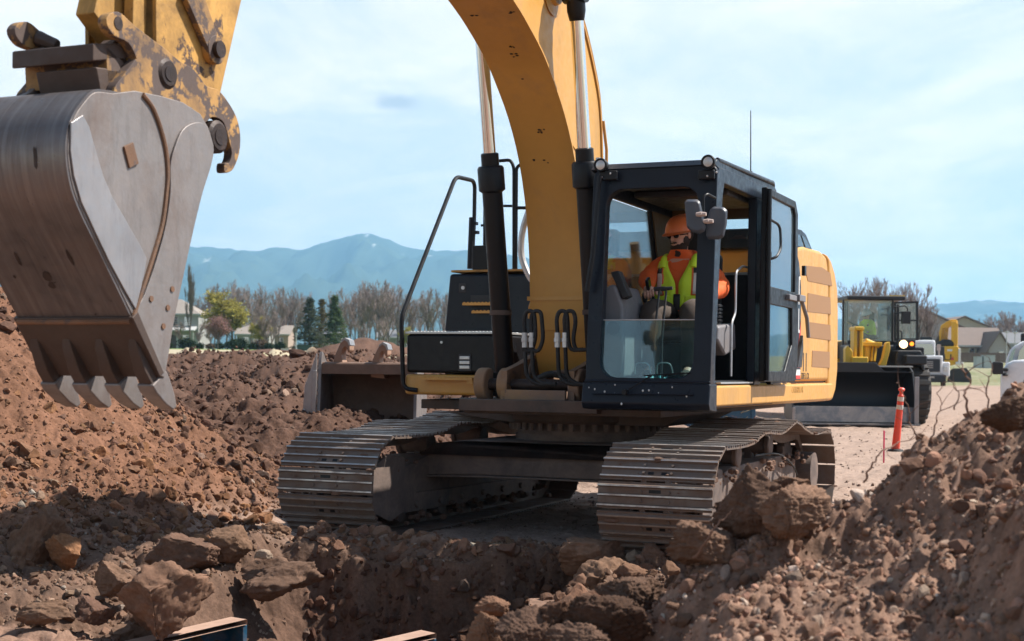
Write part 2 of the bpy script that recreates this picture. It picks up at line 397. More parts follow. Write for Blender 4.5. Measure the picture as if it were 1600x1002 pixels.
def ground_col(x, y, z, m):
    def C(*c): return np.array(c)[None, :]
    def lerp(a, b, k): return a * (1 - k[:, None]) + b * k[:, None]
    n = fbm(x * 2.2, y * 2.2, 5, 101) ; n2 = fbm(x * .35, y * .35, 4, 111); nf = fbm(x * 9, y * 9, 4, 121)
    c = C(.33, .235, .185) + 0 * x[:, None]                                    # compacted road
    c = c * (1 + .22 * n + .10 * nf)[:, None]
    far = sst(y, 34, 45)
    lawn = lerp(C(.40, .335, .235) + 0 * c, C(.13, .19, .045) + 0 * c, np.clip(sst(y + 12 * n2, 105, 130) + .25 * sst(n, .0, .4), 0, 1))
    gr = lerp(C(.25, .235, .15) + 0 * c, C(.17, .185, .09) + 0 * c, sst(n2 + .4 * n, -.2, .3)); gr = lerp(gr, C(.25, .17, .12) + 0 * c, sst(n2, .25, .45) * .8)
    lawnr = lerp(c, gr, sst(y + n2 * 8, 88, 97))
    c = lerp(c, lerp(lawn, lawnr, m['wr']), np.where(m['wr'] > .5, far, sst(y, 28, 31)))
    c = lerp(c, C(.12, .14, .07) + 0 * c, sst(y, 300, 800))
    dark = C(.100, .056, .040) * (1 + .5 * n + .25 * nf)[:, None]
    c = lerp(c, dark, np.clip(m['rub'] * 1.6, 0, 1) * sst(31 - y + m['w1'] * 3, 0, 1))
    md = np.zeros_like(x)
    for cx, cy, rr in ((-4.6, 43, 2.3), (-7.8, 46, 3.6), (-2.5, 44, 2.8)): md = np.maximum(md, sst(rr - np.hypot(x - cx, y - cy), 0, .5))
    c = lerp(c, dark * 1.15, md)
    c = lerp(c, C(.145, .088, .062) * (1 + .35 * n + .25 * nf)[:, None], np.clip(m['cl'], 0, 1))
    c = lerp(c, C(.175, .088, .054) * (1 + .30 * n + .3 * nf)[:, None], m['pk'])
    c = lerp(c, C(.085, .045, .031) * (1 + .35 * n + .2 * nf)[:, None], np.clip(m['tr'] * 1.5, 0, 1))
    c = lerp(c, C(.235, .143, .102) * (1 + .30 * n + .35 * nf)[:, None], m['rk'])
    return np.clip(c, .01, .8)

ys = np.concatenate([[-60, -20, -5, 0, 1.], np.arange(1.6, 8.2, .016), np.arange(8.2, 10.0, .0225), np.arange(10.0, 10.95, .009), np.arange(10.95, 17, .0225)])
g = 17.; ge = []
while g < 7500: ge.append(g); g *= 1.011
ys = np.concatenate([ys, ge, [9000.]])
tin = np.arange(-.43, .4301, .00125)
to = .43 * 1.035 ** np.arange(1, 70)
ts = np.concatenate([-to[::-1], tin, to])
TT, YY = np.meshgrid(ts, ys)
XX = TT * np.maximum(YY, 3.)
def gheight(x, y):                                         # height of the finished ground under any point
    z, _ = terrain(np.atleast_1d(np.asarray(x, float)), np.atleast_1d(np.asarray(y, float))); return z
xf, yf = XX.ravel(), YY.ravel()
zf, gm = terrain(xf, yf)
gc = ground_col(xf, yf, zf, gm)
# hill country beyond: the sheet stays flat, the hills are their own meshes
nr, nc = XX.shape
idx = np.arange(nr * nc).reshape(nr, nc)
quads = np.stack([idx[:-1, :-1], idx[:-1, 1:], idx[1:, 1:], idx[1:, :-1]], -1).reshape(-1, 4)
def np_mesh(name, co, faces, mat, col=None, smooth=True, parent=None):
    me = bpy.data.meshes.new(name); k = faces.shape[1]
    me.vertices.add(len(co)); me.vertices.foreach_set('co', np.asarray(co, np.float32).ravel())
    me.loops.add(faces.size); me.loops.foreach_set('vertex_index', faces.astype(np.int32).ravel())
    me.polygons.add(len(faces)); me.polygons.foreach_set('loop_start', np.arange(0, faces.size, k, dtype=np.int32))
    me.polygons.foreach_set('use_smooth', np.full(len(faces), smooth))
    me.update(calc_edges=True)
    if col is not None:
        a = me.color_attributes.new('Col', 'FLOAT_COLOR', 'POINT')
        a.data.foreach_set('color', np.concatenate([col, np.ones((len(col), 1))], 1).astype(np.float32).ravel())
    return link_mesh(name, me, mat, parent)
def soil_mat(name, b1=.5, b2=.35, contrast=.3, attr=True, col=(.3, .2, .15), fs=1.):
    m = newmat(name); t = NT(m)
    if attr:
        a = t.n('ShaderNodeAttribute'); a.attribute_name = 'Col'; c = a.outputs['Color']
    else: c = t.mix(t.noise(4, 5, .6), tuple(x * .75 for x in col), tuple(x * 1.25 for x in col))
    geo = t.n('ShaderNodeNewGeometry').outputs['Position']
    f1 = t.noise(38 * fs, 8, .72, vec=geo); f2 = t.noise(9 * fs, 6, .65, vec=geo)
    k = t.ramp(f1, [(.3, 1 - contrast), (.7, 1 + contrast)]); k2 = t.ramp(f2, [(.3, 1 - contrast * .7), (.7, 1 + contrast * .7)])
    c = t.mix(1., t.mix(1., c, k, 'MULTIPLY'), k2, 'MULTIPLY')
    vd = t.voro(26 * fs, vec=geo)
    n = t.bump(t.noise(16 * fs, 9, .75, vec=geo), b1, .03); n = t.bump(vd, b2, .012, n); n = t.bump(t.noise(90 * fs, 5, .7, vec=geo), b2, .006, n)
    b = t.bsdf(Base_Color=c, Roughness=.95, Specular_IOR_Level=.15); t.l(n, b.inputs['Normal'])
    return m
M_soil = soil_mat('soil')
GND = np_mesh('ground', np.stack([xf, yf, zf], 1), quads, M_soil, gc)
tag(GND, kind='structure')

# ------------------------------------------------------------------ clods and stones
def rock_shape(sub, seed, sharp=.5, rough=.16):
    rs = np.random.RandomState(seed)
    bm = bmesh.new(); bmesh.ops.create_icosphere(bm, subdivisions=sub, radius=1.)
    v = np.array([p.co[:] for p in bm.verts]); f = np.array([[q.index for q in p.verts] for p in bm.faces]); bm.free()
    for _ in range(9 + int(sharp * 9)):
        n = rs.normal(size=3); n /= np.linalg.norm(n); d = .42 + .45 * rs.rand()
        e = v @ n; v = v - np.where(e > d, (e - d) * (.75 + .25 * sharp), 0)[:, None] * n
    s = rs.rand() * 50
    q = gn(v[:, 0] * 1.6 + s, v[:, 1] * 1.6 + v[:, 2] * 1.1, seed) + .5 * gn(v[:, 0] * 3.7 - s, v[:, 2] * 3.7 + v[:, 1] * 2, seed + 5)
    if sub >= 4: q = q + .45 * gn(v[:, 0] * 9 + v[:, 1] * 3, v[:, 2] * 9 + s, seed + 7) + .3 * gn(v[:, 0] * 21 + v[:, 2] * 4, v[:, 1] * 21 + s, seed + 9)
    v = v * (1 + rough * q)[:, None] * np.array([1, .72 + .35 * rs.rand(), .55 + .35 * rs.rand()])
    return v, f
def rotm(rs, n):
    q = rs.normal(size=(n, 4)); q /= np.linalg.norm(q, axis=1)[:, None]; a, b, c, d = q.T
    return np.stack([1 - 2 * (c * c + d * d), 2 * (b * c - a * d), 2 * (b * d + a * c), 2 * (b * c + a * d), 1 - 2 * (b * b + d * d), 2 * (c * d - a * b),
                     2 * (b * d - a * c), 2 * (c * d + a * b), 1 - 2 * (b * b + c * c)], 1).reshape(n, 3, 3)
def stones(name, px, py, size, cols, sub=2, seed=1, mat=None, sink=.25, nb=10, sharp=.5, zo=None):
    """many loose lumps lying on the ground, as one mesh"""
    rs = np.random.RandomState(seed); n = len(px); z = gheight(px, py) if zo is None else zo; which = rs.randint(0, nb, n); rm = rotm(rs, n)
    V, F, C = [], [], []; off = 0
    for b in range(nb):
        v, f = rock_shape(sub, seed * 31 + b, sharp); ii = np.where(which == b)[0]
        if not len(ii): continue
        w = np.einsum('nij,vj->nvi', rm[ii], v) * size[ii][:, None, None]
        w += np.stack([px[ii], py[ii], z[ii] + size[ii] * (.5 - sink * 1.6)], 1)[:, None, :]
        V.append(w.reshape(-1, 3)); C.append(np.repeat(cols[ii], len(v), 0))
        F.append((f[None] + (np.arange(len(ii)) * len(v))[:, None, None]).reshape(-1, 3) + off); off += len(ii) * len(v)
    return np_mesh(name, np.concatenate(V), np.concatenate(F), mat or M_stone, np.concatenate(C), smooth=False)
M_stone = soil_mat('loose_soil', .3, .25, .22)
def pick(n, rs, pal, w, var=.2):
    c = np.array(pal)[rs.choice(len(pal), n, p=np.array(w) / sum(w))]
    return np.clip(c * (1 + var * rs.normal(size=(n, 1))) * (1 + .015 * rs.normal(size=(n, 3))) * np.array([[1.10, 1.0, .93]]), .02, .6)
rs = np.random.RandomState(5)
# left pile: rubble thickens towards the foot
n = 45000; a = rs.rand(n) * 2 * np.pi; d = 5.6 * np.sqrt(rs.rand(n)); px = -7.5 + d * np.cos(a); py = 14 + d * np.sin(a)
k = (py < 15.2) & (np.abs(px / py) < .42); px, py, d = px[k], py[k], d[k]
sz = np.exp(rs.normal(size=len(px)) * .55) * (.0065 + .0075 * np.clip((d - 3.2) / 2.2, 0, 1)); sz = np.minimum(sz, .05)
tag(stones('pile_rubble', px, py, sz, pick(len(px), rs, [(0.167, 0.096, 0.062), (0.205, 0.118, 0.071), (0.124, 0.074, 0.053), (0.223, 0.192, 0.167)], [5, 4, 3, .5]), seed=3, sharp=.7), kind='stuff')
# coarse lumps at the foot of the pile beside the track
n = 1500; px = rs.uniform(-4.6, -1.9, n); py = rs.uniform(10.6, 13.2, n)
k = (px < -2.05 - (py - 11) * .05) & (rs.rand(n) < np.clip((px + 4.8) / 2.2, .12, 1) * np.clip(1.3 - np.abs(py - 11.6) * .7, 0, 1)); px, py = px[k], py[k]
sz = np.minimum(.13, np.exp(rs.normal(size=len(px)) * .5) * .034)
tag(stones('coarse_rubble', px, py, sz, pick(len(px), rs, [(0.198, 0.108, 0.062), (0.161, 0.093, 0.062), (0.124, 0.074, 0.056)], [5, 4, 2]), sub=3, seed=9, sharp=.9), kind='stuff')
# foreground left slope and trench lip
n = 18000; px = rs.uniform(-4.4, 2.4, n); py = rs.uniform(7.6, 11.4, n)
k = (np.abs(px / py) < .42); px, py = px[k], py[k]; zt, mm = terrain(px, py); k = (mm['tr'] < .05) & (mm['rk'] < .3); px, py = px[k], py[k]
sz = np.minimum(.09, np.exp(rs.normal(size=len(px)) * .65) * .012)
tag(stones('trench_edge_rubble', px, py, sz, pick(len(px), rs, [(0.155, 0.102, 0.074), (0.124, 0.081, 0.059), (0.205, 0.149, 0.112), (0.248, 0.217, 0.192)], [5, 4, 2, .8]), seed=13), kind='stuff')
# ragged lip and wall of the trench
n = 420; px = rs.uniform(-1.5, 1.3, n); py = rs.uniform(10.5, 11.05, n)
sz = np.minimum(.11, np.exp(rs.normal(size=len(px)) * .5) * .035)
tag(stones('trench_lip_rubble', px, py, sz, pick(len(px), rs, [(.150, .090, .062), (.115, .068, .048), (.19, .12, .085)], [5, 4, 1]), sub=3, seed=15, sharp=.9, sink=.35), kind='stuff')
n = 700; px = rs.uniform(.1, 1.5, n); py = rs.uniform(7.4, 10.2, n); k = terrain(px, py)[1]['tr'] < .3; px, py = px[k], py[k]
sz = np.minimum(.12, np.exp(rs.normal(size=len(px)) * .6) * .03)
tag(stones('trench_bank_rubble', px, py, sz, pick(len(px), rs, [(.125, .075, .052), (.095, .056, .04), (.16, .10, .07)], [5, 4, 1]), sub=3, seed=18, sharp=.9), kind='stuff')
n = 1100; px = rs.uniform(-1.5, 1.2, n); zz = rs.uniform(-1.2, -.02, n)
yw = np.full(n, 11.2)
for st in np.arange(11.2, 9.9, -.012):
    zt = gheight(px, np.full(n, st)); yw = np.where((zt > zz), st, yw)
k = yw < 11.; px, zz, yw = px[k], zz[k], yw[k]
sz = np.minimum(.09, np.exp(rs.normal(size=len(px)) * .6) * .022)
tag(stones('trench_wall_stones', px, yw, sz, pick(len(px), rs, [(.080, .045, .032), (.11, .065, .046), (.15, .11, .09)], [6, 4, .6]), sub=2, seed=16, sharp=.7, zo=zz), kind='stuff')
# right pile gravel
n = 26000; py = rs.uniform(2.7, 6.1, n); px = rs.uniform(-.3, 2.9, n)
k = (px / py < .46) & (px / py > -.1); px, py = px[k], py[k]
sz = np.minimum(.05, np.exp(rs.normal(size=len(px)) * .62) * .0085)
tag(stones('pile_gravel', px, py, sz, pick(len(px), rs, [(.24, .15, .112), (.18, .115, .085), (.30, .225, .185), (.38, .32, .275), (.15, .095, .072)], [6, 4, 2, .7, 3]), seed=17, sharp=.3), kind='stuff')
# rubble field
n = 16000; py = rs.uniform(13., 33, n) ** 1.; px = py * rs.uniform(-.40, .02, n); zt, mm = terrain(px, py); k = mm['rub'] > .4; px, py = px[k], py[k]
sz = np.minimum(.13, np.exp(rs.normal(size=len(px)) * .6) * .024)
tag(stones('field_rubble', px, py, sz, pick(len(px), rs, [(.08, .048, .037), (.11, .068, .05), (.17, .125, .10)], [6, 3, .5]), seed=23), kind='stuff')
# pebbles on the hard standing
n = 5000; py = 11 + 30 * rs.rand(n) ** 1.8; px = py * rs.uniform(-.03, .40, n); zt, mm = terrain(px, py); k = (mm['rub'] < .2) & (mm['tr'] < .05); px, py = px[k], py[k]
sz = np.minimum(.045, np.exp(rs.normal(size=len(px)) * .5) * .011)
tag(stones('road_pebbles', px, py, sz, pick(len(px), rs, [(0.205, 0.161, 0.136), (0.260, 0.223, 0.198), (0.161, 0.118, 0.093)], [4, 3, 3]), seed=29), kind='stuff')

DEB = []
def clod(pxy, wpx, hpx, d, seed, label, col=(.15, .095, .07), name='dirt_clod', sharp=.8, up=.42, grp='large clods of dirt'):
    """one big lump seen centred at pxy, wpx x hpx pixels large"""
    v, f = rock_shape(6 if d < 6 else 5, seed, sharp, .13)
    s = d / FPX / 2
    e = v.max(0) - v.min(0); v = (v - (v.max(0) + v.min(0)) / 2) / e * 2
    v = v * np.array([wpx * s, (wpx * .35 + hpx * .5) * s, hpx * s])
    c = at(pxy[0], pxy[1], d)
    rsx = np.random.RandomState(seed); q = fbm(v[:, 0] * 7 + 3 + seed, v[:, 2] * 7 + v[:, 1] * 4, 4, seed)
    w = v / (np.linalg.norm(v, axis=1)[:, None] + 1e-6) if False else v / (s * 100)
    def tri(k, sd_, rg=False): return (fbm(w[:, 0] * k + sd_, w[:, 1] * k, 4, sd_, .6, rg) + fbm(w[:, 1] * k - 3, w[:, 2] * k + sd_, 4, sd_ + 3, .6, rg) + fbm(w[:, 2] * k + 7, w[:, 0] * k, 4, sd_ + 5, .6, rg)) / 3
    t1, t2 = tri(3.2, seed, True), tri(11., seed + 20, True)
    v = v * (1 + .12 * q + .15 * (t1 - .25) + .15 * (t2 - .25) + .085 * (tri(26., seed + 40, True) - .25) + .045 * tri(60., seed + 60))[:, None]
    q = q + 1.2 * (t2 - .3)
    col = tuple(a_ * b_ for a_, b_ in zip(col, (1.06, .97, .88))); cc = np.array(col)[None] * (1 + .35 * q)[:, None]
    DEB.append((c.x, c.y, wpx * s, col)); o = np_mesh(name, v, f, M_stone, np.clip(cc, .02, .6)); o.location = c
    return tag(o, label, 'dirt clod', grp)
clod((48, 850), 92, 104, 10.2, 2, 'tall peaked dirt clod at the left edge, at the foot of the big pile', (0.143, 0.090, 0.065))
clod((102, 862), 52, 56, 10.1, 19, 'orange brown clod leaning against the tall peaked clod at far left', (0.205, 0.112, 0.065))
clod((287, 866), 104, 58, 10.0, 5, 'flat topped slab of dark dirt above the blue steel trench panel', (0.118, 0.074, 0.056), sharp=1.)
clod((358, 853), 66, 54, 10.1, 7, 'rounded dirt clod just right of the flat topped slab', (0.136, 0.087, 0.062))
clod((258, 934), 124, 112, 9.0, 11, 'biggest leaning clod in the left foreground behind the steel trench panel', (0.155, 0.096, 0.071), sharp=1.)
clod((150, 955), 52, 44, 8.9, 13, 'small dark wedge of dirt left of the biggest leaning clod', (0.112, 0.068, 0.053), sharp=1.)
clod((180, 905), 62, 52, 9.4, 15, 'blocky clod on the slope between the peaked clod and the leaning clod', (0.149, 0.096, 0.071))
clod((440, 905), 120, 62, 10.0, 17, 'broad crumbling clod on the left lip of the trench in front of the left track', (0.124, 0.081, 0.062), sharp=.9)
clod((68, 958), 80, 40, 8.8, 37, 'low clod in the bottom left corner of the ground', (0.143, 0.093, 0.068))
clod((925, 872), 100, 58, 10.45, 21, 'rounded pale clod on the trench lip between the two tracks', (0.174, 0.112, 0.081), sharp=.9)
clod((938, 922), 100, 96, 10.0, 23, 'big split clod below the rounded pale clod on the right bank of the trench', (0.155, 0.099, 0.071), sharp=.8)
clod((1020, 872), 52, 46, 10.3, 25, 'small clod right in front of the right track', (0.136, 0.087, 0.065))
clod((890, 952), 56, 50, 9.6, 27, 'small tan clod at the right wall of the trench', (0.186, 0.124, 0.090))
clod((768, 948), 54, 30, 5.7, 33, 'reddish clod balanced on top of its stack at the bottom edge beside the trench', (0.161, 0.096, 0.068))
clod((762, 982), 62, 52, 5.6, 31, 'lower reddish clod of the stack at the bottom edge beside the trench', (0.167, 0.102, 0.071))
clod((818, 984), 84, 66, 5.3, 35, 'blurred dark brown clod at the bottom edge right of the reddish stack', (0.093, 0.059, 0.046), sharp=.5)
clod((1180, 790), 122, 118, 5.5, 39, 'tall dark clod standing in front of the right track', (0.093, 0.059, 0.045), sharp=.9)
clod((1238, 800), 112, 84, 5.35, 41, 'lighter lumpy clod leaning on the tall dark clod before the right track', (0.167, 0.108, 0.081), sharp=.9)
clod((1228, 762), 62, 34, 5.6, 43, 'small clod wedged on top between the dark and the lighter clod', (0.124, 0.077, 0.056), sharp=.9)
clod((905, 1004), 96, 60, 5.2, 45, 'wide dark clod at the bottom centre at the edge of the right pile', (0.105, 0.068, 0.053), sharp=.5)
clod((948, 972), 128, 84, 5.3, 63, 'very dark near clod at the bottom, right of the steel panel end', (.060, .037, .028), sharp=.8)
clod((868, 968), 84, 62, 5.35, 65, 'dark reddish near clod between the stack and the very dark clod', (.085, .050, .036), sharp=.8)
clod((980, 905), 70, 50, 9.9, 67, 'clod behind the dark angular clod on the right trench bank', (.14, .085, .06), sharp=.9)
clod((1105, 850), 120, 66, 5.45, 47, 'sloping brown bank of dirt in front of the right track shoes', (0.136, 0.087, 0.065), sharp=.9)
clod((985, 935), 110, 60, 5.6, 49, 'dark angular clod on the crest where the right pile begins', (0.096, 0.062, 0.048), sharp=.9)
clod((1570, 648), 72, 54, 5.0, 51, 'dark overhanging clod at the right edge of the picture', (0.074, 0.046, 0.034), sharp=.5)
clod((464, 552), 26, 14, 26, 53, 'dark lump on the crest of the rubble field below the yellow green tree', (0.062, 0.038, 0.031), sharp=.5)
clod((432, 828), 44, 26, 11.0, 57, 'small clod at the front left corner of the left track', (0.167, 0.105, 0.074))
clod((412, 866), 26, 15, 10.0, 59, 'smooth pale stone beside the left track', (0.260, 0.211, 0.174), name='stone', sharp=.2, grp=None)
clod((49, 770), 13, 11, 10.9, 61, 'small whitish stone on the foot of the left pile', (0.341, 0.322, 0.298), name='stone', sharp=.2, grp=None)
dx_, dy_, ds_, dc_ = [], [], [], []
for x, y, w_, c_ in DEB:
    k = int(26 + 140 * w_); a = rs.rand(k) * 6.283; q = w_ * (.75 + .75 * rs.rand(k)); dx_ += list(x + q * np.cos(a)); dy_ += list(y + q * np.sin(a) * .8 - w_ * .15); ds_ += list(np.minimum(np.exp(rs.normal(size=k) * .6) * (.008 + .035 * w_), .30 * w_)); dc_ += list(np.array(c_)[None] * (.85 + .4 * rs.rand(k, 1)))
dx_, dy_, ds_, dc_ = map(np.array, (dx_, dy_, ds_, dc_)); k = (dy_ > 0) & (terrain(dx_, dy_)[1]['tr'] < .3)
tag(stones('clod_debris', dx_[k], dy_[k], ds_[k], dc_[k], sub=3, seed=77, sharp=.8), kind='stuff')

# ------------------------------------------------------------------ paints
DUST = (.22, .155, .12)
Y = paint('yellow', (.62, .315, .07), .42, var=.07, dirt=.22, dcol=(.34, .215, .12), dscale=1.6, streak=True, chips=.0, bump=.05)
YW = paint('yellow_worn', (.58, .31, .075), .5, var=.1, dirt=.35, dcol=(.20, .13, .09), dscale=3.5, chips=.34, ccol=(.055, .032, .025), cscale=6, bump=.3)
YR = paint('yellow_rusty', (.46, .245, .07), .6, var=.1, dirt=.5, dcol=(.10, .068, .055), dscale=4.0, chips=.50, ccol=(.065, .045, .040), cscale=7, bump=.4)
DYL = paint('dusty_yellow', (.34, .19, .08), .7, var=.15, dirt=.7, dcol=(.22, .145, .11), dscale=2.5, chips=.36, ccol=(.05, .03, .025), cscale=5, bump=.4)
YG = paint('yellow_greasy', (.56, .30, .07), .55, var=.1, dirt=.5, dcol=(.035, .02, .015), dscale=2.6, chips=.40, ccol=(.05, .03, .025), cscale=4, bump=.4)
NAVY = paint('navy_paint', (.008, .012, .021), .36, var=.2, dirt=.03, dcol=(.05, .04, .04), dscale=3, streak=True, bump=.08, spec=.28)
BLK = paint('black_paint', (.007, .007, .009), .42, var=.2, dirt=.05, dcol=(.05, .04, .035), dscale=3, bump=.1, spec=.3)
RUB = paint('rubber', (.015, .014, .014), .65, dirt=.15, dcol=(.10, .075, .06), dscale=6, bump=.1)
GREASE = paint('grimy_frame', (.05, .035, .028), .6, dirt=.55, dcol=(.13, .085, .065), dscale=3, bump=.5)
FRM = paint('dusty_frame', (.022, .021, .023), .6, dirt=.85, dcol=(.19, .135, .11), dscale=2.4, bump=.5)
SHOE = paint('track_steel', (.16, .135, .12), .45, metal=.45, dirt=.72, dcol=(.185, .122, .09), dscale=3, bump=.6, bscale=25)
SHOEE = paint('track_edge', (.50, .47, .45), .36, metal=.8, dirt=.45, dcol=(.25, .18, .14), dscale=6, bump=.4)
STL = paint('bucket_steel', (.16, .135, .13), .36, metal=.6, dirt=.30, dcol=(.13, .085, .065), dscale=1.8, bump=.35, bscale=18, streak=True, scr=(26, 1.1, 1.1), scol=(.30, .27, .26), samt=.55)
STLS = paint('bucket_side_steel', (.24, .21, .20), .5, metal=.35, dirt=.35, dcol=(.12, .075, .058), dscale=2.4, bump=.35, scr=(3, 9, 2.2), scol=(.27, .25, .24), samt=.5)
STLW = paint('polished_wear_plate', (.32, .295, .295), .38, metal=.5, dirt=.12, dcol=(.28, .22, .19), dscale=4, bump=.25, bscale=14, scr=(3, 14, 3), scol=(.42, .40, .40), samt=.4)
STLD = paint('bucket_dirty_steel', (.075, .052, .043), .55, metal=.3, dirt=.45, dcol=(.09, .055, .042), dscale=2.6, bump=.5)
RUST = paint('rusty_weld', (.17, .085, .045), .7, var=.3, dirt=.35, dcol=(.12, .08, .06), dscale=8, chips=.4, ccol=(.08, .05, .04), bump=.6)
PIN = paint('dark_pin', (.030, .018, .015), .5, metal=.3, dirt=.4, dcol=(.09, .06, .05), dscale=12, bump=.6)
CHR = paint('chrome', (.82, .80, .79), .09, metal=1., var=.03, bump=0)
ALU = paint('light_metal', (.55, .55, .55), .4, metal=.6, dirt=.2, bump=.1)
GREYP = paint('grey_plastic', (.19, .18, .19), .55, dirt=.15, bump=.05)
DKP = paint('dark_plastic', (.025, .026, .03), .5, dirt=.1, bump=.1)
TANI = paint('cab_lining', (.20, .12, .055), .7, dirt=.25, dcol=(.08, .05, .035), bump=.1)
VENT = None
def vent_mat():
    m = newmat('vent_mesh'); t = NT(m); sp = t.n('ShaderNodeSeparateXYZ'); t.l(t.tc, sp.inputs[0])
    a = t.math('SINE', t.math('MULTIPLY', sp.outputs[1], 420)); b = t.math('SINE', t.math('MULTIPLY', sp.outputs[2], 420))
    k = t.ramp(t.math('MULTIPLY', a, b), [(.0, 0.), (.5, 1.)])
    b = t.bsdf(Base_Color=t.mix(k, (.36, .19, .085), (.20, .105, .05)), Roughness=.7); return m
VENT = vent_mat()
def glass(name, tint=(.80, .90, .90), refl=.10, dirt=0., dcol=(.35, .38, .36)):
    m = newmat(name); t = NT(m)
    tr = t.n('ShaderNodeBsdfTransparent'); tr.inputs[0].default_value = tuple(tint) + (1,)
    gl = t.n('ShaderNodeBsdfGlossy'); gl.inputs['Roughness'].default_value = .03; gl.inputs[0].default_value = (.9, .95, 1, 1)
    lw = t.n('ShaderNodeLayerWeight'); lw.inputs[0].default_value = .35
    f = t.math('MULTIPLY_ADD', lw.outputs['Fresnel'], .8, refl)
    mx = t.n('ShaderNodeMixShader'); t.l(f, mx.inputs[0]); t.l(tr.outputs[0], mx.inputs[1]); t.l(gl.outputs[0], mx.inputs[2])
    s = mx.outputs[0]
    if dirt:
        df = t.n('ShaderNodeBsdfDiffuse'); df.inputs[0].default_value = tuple(dcol) + (1,)
        k = t.ramp(t.noise(6, 8, .7, .5), [(.35, dirt * .35), (.75, dirt)]); m2 = t.n('ShaderNodeMixShader'); t.l(k, m2.inputs[0]); t.l(s, m2.inputs[1]); t.l(df.outputs[0], m2.inputs[2]); s = m2.outputs[0]
    t.l(s, t.o.inputs[0]); return m
GL = glass('clear_glass', (.90, .96, .96), .03, .05)
GLT = glass('tinted_glass', (.62, .82, .82), .05, .10, (.26, .38, .40))
GLB = glass('door_glass', (.62, .80, .84), .16, .16, (.30, .38, .42))
def emis(name, col, s):
    m = newmat(name); t = NT(m); e = t.n('ShaderNodeEmission'); e.inputs[0].default_value = tuple(col) + (1,); e.inputs[1].default_value = s; t.l(e.outputs[0], t.o.inputs[0]); return m
def flat(name, col, rough=.5):
    m = newmat(name); t = NT(m); t.bsdf(Base_Color=t.mix(t.noise(14, 4), tuple(x * .85 for x in col), tuple(min(1, x * 1.1) for x in col)), Roughness=rough); return m
WHT = flat('white_decal', (.75, .75, .73)); RED = flat('red_decal', (.62, .05, .04)); TXT = flat('dark_lettering', (.06, .045, .035))

def text(name, body, size, mat, M, parent=None, ext=.001, align='CENTER', sx=1.):
    cu = bpy.data.curves.new(name, 'FONT'); cu.body = body; cu.size = size; cu.extrude = ext; cu.align_x = align; cu.align_y = 'CENTER'
    ob = bpy.data.objects.new('tmp_text', cu); COL.objects.link(ob); dg = bpy.context.evaluated_depsgraph_get()
    me = bpy.data.meshes.new_from_object(ob.evaluated_get(dg)); bpy.data.objects.remove(ob)
    me.transform(Matrix(M) @ Matrix.Diagonal((sx, 1, 1, 1))); me.name = name
    return link_mesh(name, me, mat, parent)
def frameM(o, x, y):
    x = Vector(x).normalized(); y = Vector(y).normalized(); z = x.cross(y); return Matrix(((x.x, y.x, z.x, o[0]), (x.y, y.y, z.y, o[1]), (x.z, y.z, z.z, o[2]), (0, 0, 0, 1)))

# ------------------------------------------------------------------ the big excavator
EX = empty('excavator', (MX, MY, 0), -MTH, 'big yellow tracked excavator with dark cab and raised arm, standing beside the trench', 'excavator')

def chain_path():
    p = []
    for a in range(-90, -271, -10): p.append((-1.93 + .395 * math.cos(R(a)), .40 + .395 * math.sin(R(a))))
    p = [(q[0], q[1]) for q in p]
    top = [(-1.5, .79), (-1.1, .805), (-.68, .865), (-.1, .845), (.47, .915), (.85, .85), (1.25, .79), (1.6, .785)]
    rear = [(1.93 + .395 * math.cos(R(a)), .40 + .395 * math.sin(R(a))) for a in range(90, -91, -10)]
    pts = p + [tuple(q) for q in [(x.x, x.y) for x in smooth_pts([(-1.93, .795, 0)] + [(a, b, 0) for a, b in top] + [(1.93, .795, 0)], 5)]][1:-1] + rear
    pts.append(pts[0]); return pts
PATH = chain_path()
def resample(pts, n):
    P = [Vector((a, b)) for a, b in pts]; L_ = [0]
    for i in range(1, len(P)): L_.append(L_[-1] + (P[i] - P[i - 1]).length)
    T = L_[-1]; out = []; j = 0
    for k in range(n):
        s = T * (k + .35) / n
        while L_[j + 1] < s: j += 1
        t = (s - L_[j]) / max(1e-9, L_[j + 1] - L_[j]); out.append((P[j].lerp(P[j + 1], t), (P[j + 1] - P[j]).normalized()))
    return out, T
SH, TL = resample(PATH, 50)
PITCH = TL / 50
MUD = paint('mud', (.15, .085, .058), .95, var=.35, bump=.6)
